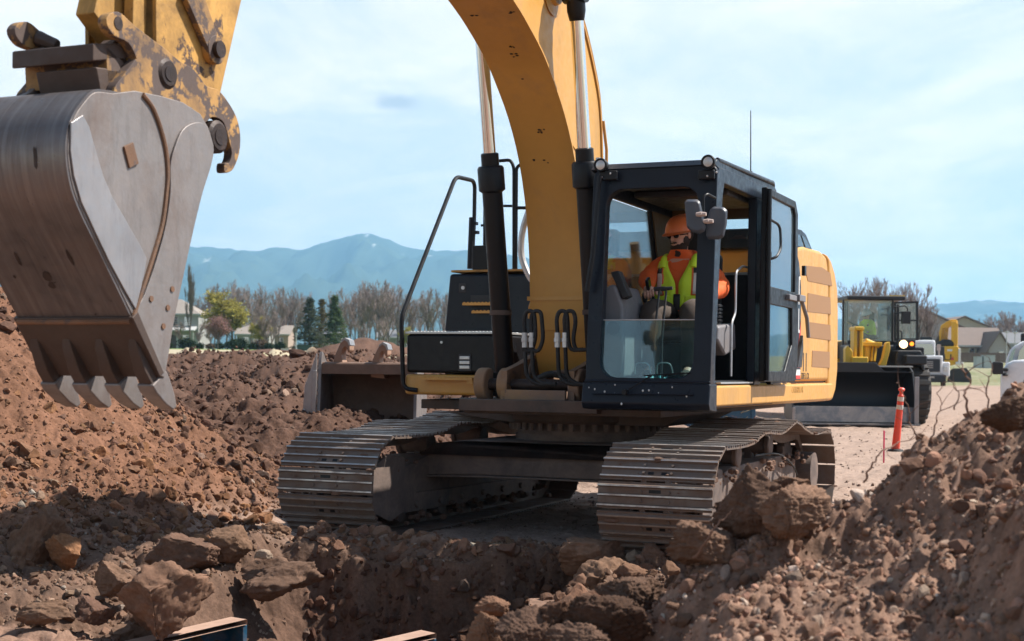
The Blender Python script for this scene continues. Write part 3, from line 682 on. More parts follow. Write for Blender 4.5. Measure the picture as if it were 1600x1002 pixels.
def make_track(uc, seed):
    tr = MB(); rs_ = random.Random(seed)
    # track frame: boxed side beam, yokes at both ends
    for s in (-1, 1): pass
    tr.prism([(-1.55, .17), (1.5, .17), (1.62, .30), (1.55, .52), (.9, .60), (-.9, .60), (-1.5, .50), (-1.6, .34)], 'u', uc - .19, uc + .19)
    for s in (-1, 1):
        tr.prism([(-2.02, .30), (-1.4, .14), (1.35, .12), (1.5, .2), (1.3, .27), (-1.2, .30), (-1.45, .52), (-1.98, .56)], 'u', uc + s * .205, uc + s * .235)
        tr.prism([(-2.05, .2), (-1.75, .1), (-1.5, .16), (-1.5, .62), (-1.8, .66), (-2.05, .56)], 'u', uc + s * .25, uc + s * .28)
        for k in range(6): tr.cyl((uc + s * .225, -1.2 + k * .46, .2), (uc + s * .26, -1.2 + k * .46, .2), .03, seg=8)
    o = tr.build('track', FRM, EX, bevel=.008)
    ch = MB(); ed = MB()
    w = .43
    for (p, d) in SH:
        n = Vector((-d.y, d.x))      # outward for this winding
        def Q(a, b): return (p.x + d.x * a + n.x * b, p.y + d.y * a + n.y * b)
        h = PITCH / 2
        prof = [Q(-h + .004, 0), Q(-h + .004, .012), Q(-.088, .014), Q(-.080, .030), Q(-.068, .030), Q(-.060, .013), Q(-.012, .013), Q(-.006, .026), Q(.006, .026), Q(.012, .013), Q(.056, .013), Q(.064, .030), Q(.076, .030), Q(.084, .012), Q(h - .004, .010), Q(h - .004, 0)]
        o_ = rs_.uniform(-.003, .003)
        ch.prism(prof, 'u', uc - w + o_, uc + w + o_)
        for a, b in ((-.074, .0305), (0, .0265), (.070, .0305)):
            ed.prism([Q(a - .006, b - .001), Q(a - .006, b + .0015), Q(a + .006, b + .0015), Q(a + .006, b - .001)], 'u', uc - w + o_ - .0015, uc + w + o_ + .0015)
        for s in (-1, 1):
            ch.prism([Q(-h - .01, -.002), Q(h + .01, -.002), Q(h + .01, -.085), Q(-h - .01, -.085)], 'u', uc + s * .09 - .02, uc + s * .09 + .02)
            for a in (-.036, .03):
                c = Q(a, .013); c2 = Q(a, .026)
                ch.cyl((uc + s * .105, c[0], c[1]), (uc + s * .105, c2[0], c2[1]), .013, .011, seg=6)
    ed.build('grouser_edge', SHOEE, o, smooth=0)
    hl = ch; ch.m2 = (len(ch.f), BLK)
    for i, (p, d) in enumerate(SH):
        n = Vector((-d.y, d.x)); c = p + n * .0138 + d * (.034 if i % 2 else -.036)
        for s in ((-1, 1) if i % 2 == 0 else (0,)):
            wd_ = .022 if i % 2 == 0 else .045
            a = c - d * .012; b = c + d * .012
            hl.add([(uc + s * .05 - wd_, a.x, a.y), (uc + s * .05 + wd_, a.x, a.y), (uc + s * .05 + wd_, b.x, b.y), (uc + s * .05 - wd_, b.x, b.y)], [(0, 1, 2, 3)])
    ch.build('shoe_chain', SHOE, o, smooth=0)
    md = MB(); rm_ = random.Random(seed + 40)
    for k in range(330):
        p, d = SH[rm_.randrange(len(SH))]; n = Vector((-d.y, d.x)); a = rm_.choice((-.095, -.04, -.035, .03, .035, .09)) + rm_.uniform(-.012, .012); c = p + d * a + n * rm_.uniform(.010, .017); r = math.exp(rm_.gauss(0, .5)) * .010
        md.ball((uc + rm_.uniform(-w, w), c.x, c.y), r, 6, (rm_.uniform(1, 3.2), rm_.uniform(.7, 1.3), rm_.uniform(.6, 1.)))
    for k in range(200):
        md.ball((uc + rm_.choice((-1, 1)) * rm_.uniform(.19, .30), rm_.uniform(-2., 1.8), rm_.choice((rm_.uniform(.05, .16), rm_.uniform(.5, .6)))), rm_.uniform(.012, .04), 6, (1, 1.4, .8))
    tag(md.build('packed_mud', MUD, o, smooth=0), kind='stuff')
    il = MB(); il.lathe([(.05, -.14), (.20, -.13), (.22, -.05), (.30, -.05), (.30, -.03), (.285, -.02), (.285, .02), (.30, .03), (.30, .05), (.22, .05), (.20, .13), (.05, .14)], (uc, -1.93, .40), (1, 0, 0), 32)
    il.build('idler', FRM, o)
    sp = MB()
    teeth = []
    for k in range(42): a = 2 * math.pi * k / 42; r = .315 if k % 2 else .27; teeth += [(1.93 + r * math.cos(a - .03), .40 + r * math.sin(a - .03)), (1.93 + r * math.cos(a + .03), .40 + r * math.sin(a + .03))]
    sp.prism(teeth, 'u', uc - .03, uc + .03)
    sp.lathe([(.01, 0), (.13, 0), (.15, .02), (.15, .05), (.19, .06), (.19, .24), (.01, .25)], (uc + (.06 if uc > 0 else -.06), 1.93, .40), (1 if uc > 0 else -1, 0, 0), 32)
    sp.build('sprocket', FRM, o)
    for v_ in (-.68, .47):
        r = MB(); r.lathe([(.03, -.16), (.09, -.16), (.10, -.15), (.10, -.12), (.075, -.11), (.075, .11), (.10, .12), (.10, .15), (.09, .16), (.03, .16)], (uc + (.04 if uc > 0 else -.04), v_, .685 if v_ < 0 else .72), (1, 0, 0), 20); r.bb(uc - .03, uc + .03, v_ - .05, v_ + .05, .55, .68)
        r.build('carrier_roller', FRM, o)
    for k in range(8):
        r = MB(); r.lathe([(.03, -.2), (.09, -.2), (.115, -.15), (.115, -.12), (.09, -.11), (.09, .11), (.115, .12), (.115, .15), (.09, .2), (.03, .2)], (uc, -1.42 + k * .405, .155), (1, 0, 0), 18)
        r.build('track_roller', FRM, o)
    return o
make_track(-1.365, 1); make_track(1.365, 2)
# hose and lamp bits on the right track, rear
b = MB(); b.tube(smooth_pts([(1.58, -.2, .66), (1.62, .5, .64), (1.64, 1.0, .52), (1.62, 1.35, .40)], 5), .009, 6); b.build('travel_motor_hose', RUB, EX)

cb = MB()
cb.prism([(-1.2, .43), (-1.2, .60), (-1.09, .70), (-.8, .735), (.8, .735), (1.09, .70), (1.2, .60), (1.2, .43), (.6, .45), (-.6, .45)], 'v', -.88, -.48)
cb.prism([(-1.2, .43), (-1.2, .60), (-1.09, .70), (-.8, .735), (.8, .735), (1.09, .70), (1.2, .60), (1.2, .43), (.6, .45), (-.6, .45)], 'v', .5, .88)
cb.bb(-.78, .78, -.49, .51, .44, .733)
cb.prism([(-1.23, .62), (-1.1, .715), (-.8, .75), (.8, .75), (1.1, .715), (1.23, .62), (1.23, .60), (1.1, .695), (.8, .7365), (-.8, .7365), (-1.1, .695), (-1.23, .60)], 'v', -.93, .93)
cb.prism([(-1.2, .43), (-1.2, .415), (-.6, .43), (.6, .43), (1.2, .415), (1.2, .43), (.6, .446), (-.6, .446)], 'v', -.93, .93)
cb.build('carbody', FRM, EX, bevel=.01)
rg_ = MB(); rg_.lathe([(.5, .7), (.66, .72), (.66, .80), (.64, .80), (.64, .94), (.5, .94)], (0, 0, 0), (0, 0, 1), 64)
o = rg_.build('swing_ring', FRM, EX)
for k in range(44):
    a = 2 * math.pi * k / 44
    q = MB(); q.cyl((.70 * math.cos(a), .70 * math.sin(a), .84), (.70 * math.cos(a), .70 * math.sin(a), .91), .024, .028, seg=8); q.build('ring_bolt', FRM, o)
rg_ = MB(); rg_.lathe([(.5, .905), (.76, .905), (.78, .93), (.78, .99), (.5, 1.)], (0, 0, 0), (0, 0, 1), 64); rg_.build('bearing_flange', GREASE, EX)

pf = MB()
pf.prism([(-.62, -1.35), (1.1, -1.35), (1.1, 3.2), (-1.5, 3.2), (-1.5, -.4), (-.62, -.5)], 'w', 1.0, 1.085)
pf.bb(-.62, .60, -1.45, -1.3, 1.02, 1.12)
pf.prism([(-1.2, .98), (-.5, .90), (.9, .90), (1.1, 1.0)], 'v', -.6, .9)
pf.build('house_frame', GREASE, EX, bevel=.008)
# boom foot brackets, front cross plates
bf = MB()
for s in (-1, 1):
    bf.prism([(-1.25, 1.1), (.5, 1.1), (.5, 1.3), (-.1, 1.95), (-.45, 1.95), (-.62, 1.5), (-.95, 1.42), (-1.25, 1.36)], 'u', s * .30 - .03, s * .30 + .03)
    bf.lathe([(.03, -.05), (.13, -.05), (.14, -.04), (.14, .04), (.13, .05), (.03, .05)], (s * .42 + (-.10 if s > 0 else .10), -1.12, 1.24), (1, 0, 0), 24)
    bf.lathe([(.03, -.05), (.13, -.05), (.14, -.04), (.14, .04), (.13, .05), (.03, .05)], (s * .42 + (.11 if s > 0 else -.11), -1.12, 1.24), (1, 0, 0), 24)
bf.bb(-.27, .27, -1.3, -1.26, 1.09, 1.2)
bf.build('boom_bracket', DYL, EX, bevel=.006)
b = MB(); b.cyl((-.58, -1.12, 1.24), (.58, -1.12, 1.24), .05, seg=16); b.cyl((-.36, -.28, 1.75), (.36, -.28, 1.75), .06, seg=16); b.build('pivot_pin', PIN, EX)

# boom
lo = [(-.62, 1.30), (-.74, 1.60), (-.80, 1.95), (-.83, 2.3), (-.91, 2.7), (-1.08, 3.12), (-1.32, 3.45), (-1.60, 3.70), (-1.82, 3.86), (-2.12, 4.01), (-2.42, 4.13), (-3.2, 4.38), (-4.2, 4.72), (-5.35, 5.18)]
hi = [(-5.45, 5.42), (-4.6, 5.25), (-3.4, 5.0), (-2.3, 4.86), (-1.7, 4.73), (-1.3, 4.56), (-1.02, 4.36), (-.80, 4.16), (-.54, 3.81), (-.45, 3.56), (-.41, 3.26), (-.36, 2.8), (-.28, 2.2), (-.10, 1.75), (-.16, 1.5), (-.30, 1.42)]
lo = [(p.x, p.y) for p in smooth_pts([(a, b, 0) for a, b in lo], 3)]; hi = [(p.x, p.y) for p in smooth_pts([(a, b, 0) for a, b in hi], 3)]
bm_ = MB(); bm_.prism(lo + hi, 'u', -.235, .235)
BOOM = bm_.build('boom', Y, EX, bevel=.006, smooth=25)
fl = MB()     # the lower and upper flange plates stand a little proud of the web
def strip(mb, pts, u0, u1, th):
    P = [Vector(p) for p in pts]; A = []; B = []
    for i, p in enumerate(P):
        d = (P[min(i + 1, len(P) - 1)] - P[max(i - 1, 0)]).normalized(); n = Vector((-d.y, d.x)) * th
        A.append(p - n * .15); B.append(p + n)
    poly = [tuple(p) for p in A] + [tuple(p) for p in B[::-1]]
    m = len(A)
    vs = [(u0, *p) for p in A] + [(u1, *p) for p in A] + [(u0, *p) for p in B] + [(u1, *p) for p in B]; fs = []
    for i in range(m - 1): fs += [(i, i + 1, m + i + 1, m + i), (2 * m + i, 3 * m + i, 3 * m + i + 1, 2 * m + i + 1), (i, 2 * m + i, 2 * m + i + 1, i + 1), (m + i, m + i + 1, 3 * m + i + 1, 3 * m + i)]
    fs += [(0, m, 3 * m, 2 * m), (m - 1, 3 * m - 1, 4 * m - 1, 2 * m - 1)]
    mb.add(vs, fs)
strip(fl, lo[4:], -.25, .25, -.014 if lo[5][1] > lo[4][1] and False else .014); fl.build('boom_flange', Y, BOOM)
fl = MB(); strip(fl, hi[:-4], -.25, .25, .014); fl.build('boom_flange', Y, BOOM)
b = MB(); b.box((0, -1.02, 3.02), (.515, .012, .012)); b.build('weld_bead', Y, BOOM); b = MB(); b.box((0, -.80, 1.98), (.55, .05, .035)); b.build('cross_plate', Y, BOOM); b = MB(); b.box((.236, -.8, 3.12), (.012, .75, .012), Matrix.Rotation(R(-20), 3, 'X')); b.build('weld_bead', Y, BOOM)
for s in (-1, 1): b = MB(); b.lathe([(.05, .0), (.20, .0), (.21, .012), (.13, .02), (.12, .05), (.05, .05)], (s * .235, -1.60, 4.40), (s, 0, 0), 28); b.build('cylinder_boss', Y, BOOM)
# rust marks on the belly of the boom
b = MB(); rr = random.Random(4)
for px_, py_, n_ in ((735, 20, 4), (792, 17, 5), (797, 70, 5), (800, 80, 4), (842, 198, 4), (838, 205, 3), (831, 252, 2), (853, 252, 2), (818, 127, 1)):
    # on the lower surface between the two flanges
    best = None
    for i in range(len(lo) - 1):
        for uu in np.linspace(-.2, .2, 21):
            p = tow(uu, lo[i][0], lo[i][1]); a = p.x / p.y * FPX + CX; bb_ = HY - (p.z - CAMH) / p.y * FPX
            dd = (a - px_) ** 2 + (bb_ - py_) ** 2
            if best is None or dd < best[0]: best = (dd, uu, i)
    _, uu, i = best; d = (Vector(lo[i + 1]) - Vector(lo[i])).normalized(); n = Vector((-d.y, d.x))
    for k in range(n_):
        c = Vector(lo[i]) + n * .0165 + d * rr.uniform(-.02, .02); u_ = uu + rr.uniform(-.035, .035); a_ = rr.uniform(.006, .018); l_ = rr.uniform(.004, .011)
        b.add([(u_ + a_ * math.cos(q * 1.05) * rr.uniform(.6, 1.2), c.x + d.x * l_ * math.sin(q * 1.05), c.y + d.y * l_ * math.sin(q * 1.05)) for q in range(6)], [tuple(range(6))])
b.build('rust_mark', PIN, BOOM, smooth=0)
# pipes on the far side of the boom top
b = MB()
for k in (0, 1): b.tube([(.16 + .06 * k, a + .05, c + .05) for a, c in hi[8:-8]], .018, 8)
b.tube([(.25, -.40, 3.55), (.27, -.36, 3.3), (.26, -.33, 3.05)], .014, 6)
b.build('boom_pipe', Y, BOOM)
# boom cylinders
for s in (-1, 1):
    u_ = s * .42
    base = Vector((u_, -1.12 + (.30 if s < 0 else 0.) * 0, 1.24)); topp = Vector((u_, -1.60, 4.40))
    base.y = -.80 if s < 0 else -1.12; topp.y = -1.42 if s < 0 else -1.62
    base.y = -.93; topp.y = -1.58
    d = (topp - base).normalized(); m = MB()
    L1 = 1.86
    m.lathe([(.10, -.1), (.115, -.08), (.115, .08), (.085, .12), (.085, L1 - .22), (.112, L1 - .20), (.112, L1 - .02), (.10, L1), (.075, L1 + .005), (.075, L1 + .1), (.06, L1 + .11)], base, d, 28)
    m.bb(u_ - .06, u_ + .06, base.y - .13, base.y + .13, 1.14, 1.34)
    CY = m.build('boom_cylinder', BLK, EX)
    m = MB(); m.cyl(base + d * (L1 - .2), topp - d * .16, .054, seg=28); m.build('rod', CHR, CY)
    m = MB(); m.lathe([(.05, -.26), (.06, -.25), (.075, -.18), (.075, -.08), (.11, -.06), (.11, .08), (.05, .1)], topp, d, 20); m.cyl((u_ - .09, topp.y, topp.z), (u_ + .09, topp.y, topp.z), .12, seg=24); m.build('rod_eye', BLK, CY)
    m = MB(); m.cyl(base + d * .62 + Vector((0, 0, -.02)), base + d * .62 + Vector((0, 0, .02)), .095, seg=24); m.build('clamp', GREASE, CY)
# hydraulic hoses before the boom foot
def HP(px_, py_, v_=-1.22): return mp(px_, py_, v=v_)
for k, xs in enumerate(((820, 833), (831, 845), (871, 885), (883, 893))):
    x0, x1 = xs
    vv = -1.30 if k < 2 else -1.26
    hp = [(x0 + 38, 600), (x0 + 20, 600), (x0 + 4, 588), (x0 + 1, 560), (x0, 520), (x0 - 1, 500), (x0 + 2, 489), (x0 + 8, 486), (x0 + 14, 490), (x0 + 16, 505), (x1 + 3, 530), (x1 - 4 if k < 2 else x1 + 8, 548 if k < 2 else 546), (x0 - 3 if k < 2 else x1 + 26, 546)]
    m = MB(); m.tube(smooth_pts([HP(a, c, vv) for a, c in hp], 4), .017, 10); o = m.build('hydraulic_hose', RUB, EX)
    m = MB(); a, c = HP(x0, 543, vv), HP(x0, 520, vv); m.cyl(a, c, .025, seg=10); m.lathe([(.02, -.02), (.03, -.015), (.03, .015), (.02, .02)], (a + c) / 2, (0, 0, 1), 10); m.build('hose_fitting', ALU, o)
for pts_, r_, mt in (([(800, 620), (830, 600), (850, 588), (868, 585), (905, 595)], .03, RUB), ([(842, 600), (855, 588), (872, 582), (915, 583)], .022, YR), ([(838, 610), (870, 604), (900, 600)], .02, RUB), ([(826, 625), (826, 590), (834, 560)], .02, GREASE)):
    m = MB(); m.tube(smooth_pts([HP(a, c, -1.08) for a, c in pts_], 4), r_, 10); m.build('hydraulic_pipe', mt, EX)
m = MB(); m.tube(smooth_pts([mp(a, c, v=-.25) for a, c in ((838, 300), (826, 330), (816, 365), (815, 400), (826, 430), (834, 440))], 4), .03, 10); m.build('boom_hose', ALU, EX)
m = MB(); m.tube(smooth_pts([mp(a, c, v=-.75) for a, c in ((827, 498), (828, 480), (834, 465), (838, 456))], 4), .014, 8); m.build('yellow_cable', Y, EX)
# stick (dipper)
st = MB()
so1 = [(-6.60, 2.84), (-6.62, 3.5), (-6.45, 4.6), (-5.75, 5.55), (-5.3, 5.75), (-5.05, 5.5), (-5.3, 4.9), (-5.55, 4.3), (-5.82, 3.5), (-6.08, 2.74), (-6.22, 2.58), (-6.42, 2.62)]
for s in (-1, 1): st.prism(so1, 'u', s * .20 - .012, s * .20 + .012)
st.prism([(-6.56, 2.86), (-6.58, 3.5), (-6.41, 4.6), (-5.72, 5.5), (-5.3, 5.7), (-5.1, 5.5), (-5.34, 4.9), (-5.59, 4.3), (-5.86, 3.5), (-6.12, 2.76), (-6.22, 2.62), (-6.4, 2.66)], 'u', -.189, .189)
st.box((-.05, -6.585, 3.2), (.03, .03, .9)); st.box((-.13, -6.585, 3.2), (.02, .03, .9))
STK = st.build('stick', YG, EX, bevel=.005)
# link bar on its near side, and bucket link
lb = MB(); a = mp(338, 78, u=.25); b_ = mp(300, -20, u=.25); d = (b_ - a).normalized(); nn = Vector((0, -d.z, d.y))
lb.add([a + nn * .055 + Vector((0, 0, 0)), a - nn * .055, b_ - nn * .075, b_ + nn * .075] + [q + Vector((-.035, 0, 0)) for q in (a + nn * .055, a - nn * .055, b_ - nn * .075, b_ + nn * .075)], [(0, 1, 2, 3), (7, 6, 5, 4), (0, 4, 5, 1), (1, 5, 6, 2), (2, 6, 7, 3), (3, 7, 4, 0)])
lb.cyl((a.x + .005, a.y, a.z), (a.x - .04, a.y, a.z), .072, seg=24); LB = lb.build('link_arm', YR, EX, bevel=.005)
m = MB(); m.cyl((a.x + .03, a.y, a.z), (a.x - .1, a.y, a.z), .042, seg=20); m.build('link_pin', PIN, LB)
lb = MB(); lb.prism([(-6.9, 2.98), (-6.72, 2.86), (-6.60, 3.5), (-6.72, 3.6)], 'u', -.02, .09); lb.prism([(-6.72, 2.9), (-6.62, 2.9), (-6.60, 3.7), (-6.70, 3.7)], 'u', .11, .165); lb.build('bucket_link', YG, EX, bevel=.006)

# quick coupler
KU = .285
def kp(x, y, u=KU): q = mp(x * 400 / 1336, y * 300 / 1002, u=u); return (q.y, q.z)
side = [(p.x, p.y) for p in smooth_pts([(*kp(*p), 0) for p in ((555, 100), (570, 75), (600, 62), (635, 70), (700, 130), (790, 200), (870, 260), (940, 320), (1000, 352), (1050, 410), (1080, 450), (1140, 470), (1190, 530), (1235, 610), (1255, 700), (1250, 800), (1220, 880), (1190, 902), (1172, 895), (1175, 852), (1197, 850), (1210, 800), (1197, 740), (1182, 680), (1160, 632), (1110, 612), (1075, 640), (1040, 640), (980, 590), (850, 540), (620, 530), (600, 460), (640, 400), (700, 320), (710, 300), (670, 225), (600, 190), (562, 140), (555, 100))], 3)][:-1]
cp = MB(); cp.prism(side, 'u', KU - .05, KU); cp.prism(side, 'u', -KU, -KU + .05)
c0 = kp(690, 290); c1_ = kp(610, 200)
cp.prism([kp(600, 230), kp(700, 330), kp(680, 420), kp(610, 440)], 'u', -KU + .05, KU - .05)
KO = cp.build('quick_coupler', YR, EX, bevel=.006)
cx_ = MB(); UL = mp(52, 85, v=kp(640, 280)[0]).x
# cross beam with its uprights, left of the side plate
def bar(x0, y0, x1, y1, wd_, u0, u1, mb):
    a, b = Vector(kp(x0, y0, (u0 + u1) / 2)), Vector(kp(x1, y1, (u0 + u1) / 2)); d = (b - a).normalized(); n = Vector((-d.y, d.x)) * wd_ / 2
    mb.prism([tuple(a + n), tuple(b + n), tuple(b - n), tuple(a - n)], 'u', u0, u1)
hp_ = Vector(kp(640, 280))
cx_.prism([(hp_.x - .14, hp_.y + .02), (hp_.x + .1, hp_.y + .07), (hp_.x + .1, hp_.y), (hp_.x - .14, hp_.y - .06)], 'u', UL, KU - .05)
cx_.prism([(hp_.x - .12, hp_.y - .08), (hp_.x + .06, hp_.y - .06), (hp_.x + .08, hp_.y - .16), (hp_.x - .08, hp_.y - .20)], 'u', UL + .12, KU - .05)
bar(555, 225, 640, 410, .07, .14, .22, cx_)
q0 = mp(165 * .2994, 262 * .2994, u=UL); q1 = mp(245 * .2994, 440 * .2994, u=UL)
d = Vector((q1.y - q0.y, q1.z - q0.z)).normalized(); n = Vector((-d.y, d.x)) * .035
cx_.prism([(q0.y + n.x, q0.z + n.y), (q1.y + n.x, q1.z + n.y), (q1.y - n.x, q1.z - n.y), (q0.y - n.x, q0.z - n.y)], 'u', UL - .03, UL + .05)
q2 = mp(195 * .2994, 200 * .2994, u=UL); q3 = mp(300 * .2994, 240 * .2994, u=UL + .1); cx_.tube([q2, q2.lerp(q3, .4), q3], [.04, .035, .03], 8)
cx_.build('coupler_cross_beam', STLD, KO, bevel=.008)
for x, y, r_, u_ in ((875, 385, .072, KU + .012), (1135, 715, .082, .30)):
    q = kp(x, y); m = MB(); m.lathe([(.01, 0), (r_ * .8, 0), (r_, -.012), (r_, -.7), (.01, -.7)], (u_, q[0], q[1]), (1, 0, 0), 28); m.lathe([(.01, .004), (r_ * .5, .004), (r_ * .55, -.01), (.01, -.02)], (u_, q[0], q[1]), (1, 0, 0), 20); m.build('coupler_pin', PIN, KO)
q = kp(617, 122); m = MB(); m.cyl((KU + .003, q[0], q[1]), (KU - .08, q[0], q[1]), .03, seg=16); m.build('lifting_eye_hole', PIN, KO)

# bucket on the arm
BU = .325
def bp(x, y, u=BU): q = mp(x, y, u=u); return (q.y, q.z)
back = [(p.x, p.y) for p in smooth_pts([(*bp(*p), 0) for p in ((175, 142), (147, 140), (129, 156), (112, 182), (103, 215), (103, 254), (112, 300), (130, 344), (152, 388), (179, 444), (206, 500))], 4)]
lip = [bp(206, 500), bp(249, 594)]
inner = []
BP = [Vector(p) for p in back]; 
for i, p in enumerate(BP):
    d = (BP[min(i + 1, len(BP) - 1)] - BP[max(i - 1, 0)]).normalized(); inner.append(p + Vector((-d.y, d.x)) * .03)
# outline of the near side plate
front_edge = [(255, 572), (268, 500), (285, 420), (300, 352), (313, 300), (325, 262), (330, 235), (325, 200), (312, 178), (285, 160), (250, 150), (210, 142)]
sp_out = [tuple(p) for p in BP] + [bp(*p) for p in front_edge]
bk = MB()
n_ = len(BP)
vs = [(-BU, *p) for p in BP] + [(BU, *p) for p in BP] + [(-BU, *p) for p in inner] + [(BU, *p) for p in inner]; fs = []
for i in range(n_ - 1): fs += [(i, i + 1, n_ + i + 1, n_ + i), (2 * n_ + i, 3 * n_ + i, 3 * n_ + i + 1, 2 * n_ + i + 1), (i, 2 * n_ + i, 2 * n_ + i + 1, i + 1), (n_ + i, n_ + i + 1, 3 * n_ + i + 1, 3 * n_ + i)]
fs += [(0, n_, 3 * n_, 2 * n_), (n_ - 1, 3 * n_ - 1, 4 * n_ - 1, 2 * n_ - 1)]
bk.add(vs, fs)
t1 = Vector(bp(175, 142)); t2 = Vector(bp(300, 168))
bk.prism([tuple(t1), tuple(t2), (t2.x, t2.y - .03), (t1.x, t1.y - .03)], 'u', -BU, BU)
BKT = bk.build('bucket', STL, EX, smooth=30)
m = MB(); ins = [tuple(p) for p in [Vector(a).lerp(Vector(b), .4) for a, b in zip(back, [tuple(q) for q in inner])]] + [bp(*p) for p in front_edge]
for s in (-1, 1): m.prism(ins, 'u', s * (BU - .022), s * (BU + .004))
m.build('bucket_side', STLS, BKT, bevel=.004)
wp = [(108, 192), (126, 180), (136, 198), (146, 235), (158, 275), (172, 308), (192, 342), (215, 382), (226, 404), (222, 430), (209, 484), (193, 456), (168, 410), (146, 364), (124, 316), (112, 274), (107, 235)]
m = MB(); m.prism([bp(*p) for p in wp], 'u', BU + .004, BU + .013); m.build('wear_plate', STLW, BKT, bevel=.003)
m = MB(); m.tube(smooth_pts([(BU + .006, *bp(*p)) for p in ((221, 148), (236, 168), (248, 198), (257, 234), (260, 270), (258, 300), (251, 352), (235, 408), (218, 460), (207, 494))], 5), .012, 8); m.build('side_weld', RUST, BKT)
sc_ = [(266, 240), (262, 262), (262, 300), (255, 352), (240, 408), (222, 460), (210, 496), (247, 588), (257, 566), (268, 500), (285, 420), (300, 352), (313, 300), (325, 262), (330, 235), (326, 215), (318, 196), (300, 192), (280, 205)]
m = MB(); m.prism([(p.x, p.y) for p in smooth_pts([(*bp(*p), 0) for p in sc_ + sc_[:1]], 3)][:-1], 'u', BU + .004, BU + .017)
SCt = m.build('side_cutter', STLS, BKT, bevel=.004)
for x, y in ((231, 467), (264, 452), (257, 481), (250, 510)):
    q = bp(x, y); m = MB(); m.cyl((BU + .019, *q), (BU + .0225, *q), .014, seg=12); m.build('bolt_hole', RUST, SCt)
q = bp(202, 243); m = MB(); m.box((BU + .008, *q), (.012, .07, .10), Matrix.Rotation(R(24), 3, 'X')); m.build('patch_plate', RUST, BKT, bevel=.003)
# cutting lip and teeth
l0, l1 = Vector(lip[0]), Vector(lip[1]); dl = (l1 - l0).normalized(); nl = Vector((-dl.y, dl.x))
m = MB()
m.prism([tuple(l0 - dl * .02 - nl * .012), tuple(l1 - dl * .02 - nl * .008), tuple(l1 - dl * .02 + nl * .03), tuple(l0 - dl * .02 + nl * .04)], 'u', -BU - .02, BU + .02)
m.build('cutting_lip', STLD, BKT, bevel=.006)
m = MB(); m.tube([(-BU, *(l0 - nl * .012)), (0, *(l0 - nl * .014)), (BU, *(l0 - nl * .012))], .013, 8); m.build('lip_weld', RUST, BKT)
for k in range(4):
    u_ = -.285 + .19 * k
    m = MB(); a = l0 + dl * .10; z_ = l1 + dl * .05
    def T_(s, o, w_): p = l0 + dl * s - nl * o; return [(u_ - w_, *p), (u_ + w_, *p)]
    Ls = (l1 - l0).length
    secs = [(.08, .0, .0, .020), (.14, .032, -.0, .034), (Ls * .75, .055, -.02, .042), (Ls + .02, .05, -.05, .046)]
    vs = []; fs = []
    for s, o1, o2, w_ in secs: vs += T_(s, o1, w_ * .8) + T_(s, o2 - .03, w_)[::-1]
    for i in range(3):
        for j in range(4): fs.append((4 * i + j, 4 * i + (j + 1) % 4, 4 * i + 4 + (j + 1) % 4, 4 * i + 4 + j))
    fs += [(3, 2, 1, 0), (12, 13, 14, 15)]
    m.add(vs, fs); AD = m.build('tooth_adapter', STLD, BKT, bevel=.006)
    vs = []; fs = []; m = MB()
    for s, o1, o2, w_ in ((Ls - .015, .062, -.058, .052), (Ls + .03, .06, -.056, .054), (Ls + .12, .030, -.048, .048), (Ls + .185, -.008, -.036, .040)): vs += T_(s, o1, w_ * .9) + T_(s, o2, w_)[::-1]
    for i in range(3):
        for j in range(4): fs.append((4 * i + j, 4 * i + (j + 1) % 4, 4 * i + 4 + (j + 1) % 4, 4 * i + 4 + j))
    fs += [(3, 2, 1, 0), (12, 13, 14, 15)]
    m.add(vs, fs); m.build('tooth', STLS, BKT, bevel=.008)
# ear where the coupler pin sits, on top of the shell
e0 = mp(150 * .2994, 515 * .2994, u=-.25); 
m = MB()
for u_ in (-.2, .12):
    P_ = [mp(x * .2994, y * .2994, u=u_) for x, y in ((60, 520), (150, 480), (220, 400), (300, 362), (345, 365), (380, 420), (420, 480), (400, 530))] if u_ < 0 else None
    if P_: m.prism([(p.y, p.z) for p in P_], 'u', u_ - .02, u_ + .02)
m.build('bucket_ear', STLS, BKT, bevel=.008)
# gouges and dark marks on the shell
m = MB(); rr = random.Random(9)
for x, y, a_, b_ in ((50, 258, .011, .05), (106, 408, .012, .045), (27, 410, .012, .04), (72, 443, .03, .03), (80, 452, .02, .02), (20, 436, .01, .01)):
    best = None
    for i in range(len(BP) - 1):
        for uu in np.linspace(-.32, .3, 60):
            p = tow(uu, *BP[i]); dd = (p.x / p.y * FPX + CX - x) ** 2 + (HY - (p.z - CAMH) / p.y * FPX - y) ** 2
            if best is None or dd < best[0]: best = (dd, uu, i)
    _, uu, i = best; d = (BP[i + 1] - BP[i]).normalized(); n = Vector((d.y, -d.x)); c = BP[i] + n * .0015
    m = MB(); m.add([(uu + a_ * math.cos(q * .785) * rr.uniform(.7, 1.2), c.x + d.x * b_ * math.sin(q * .785), c.y + d.y * b_ * math.sin(q * .785)) for q in range(8)], [tuple(range(8))]); m.build('gouge', PIN, BKT, smooth=0)

# ------------------------------------------------------------------ excavator: house, boxes, rails
U1 = 1.60
def up(px, py, u=U1): q = mp(px, py, u=u); return (q.y, q.z)
def vp(px, py, v): q = mp(px, py, v=v); return (q.x, q.z)
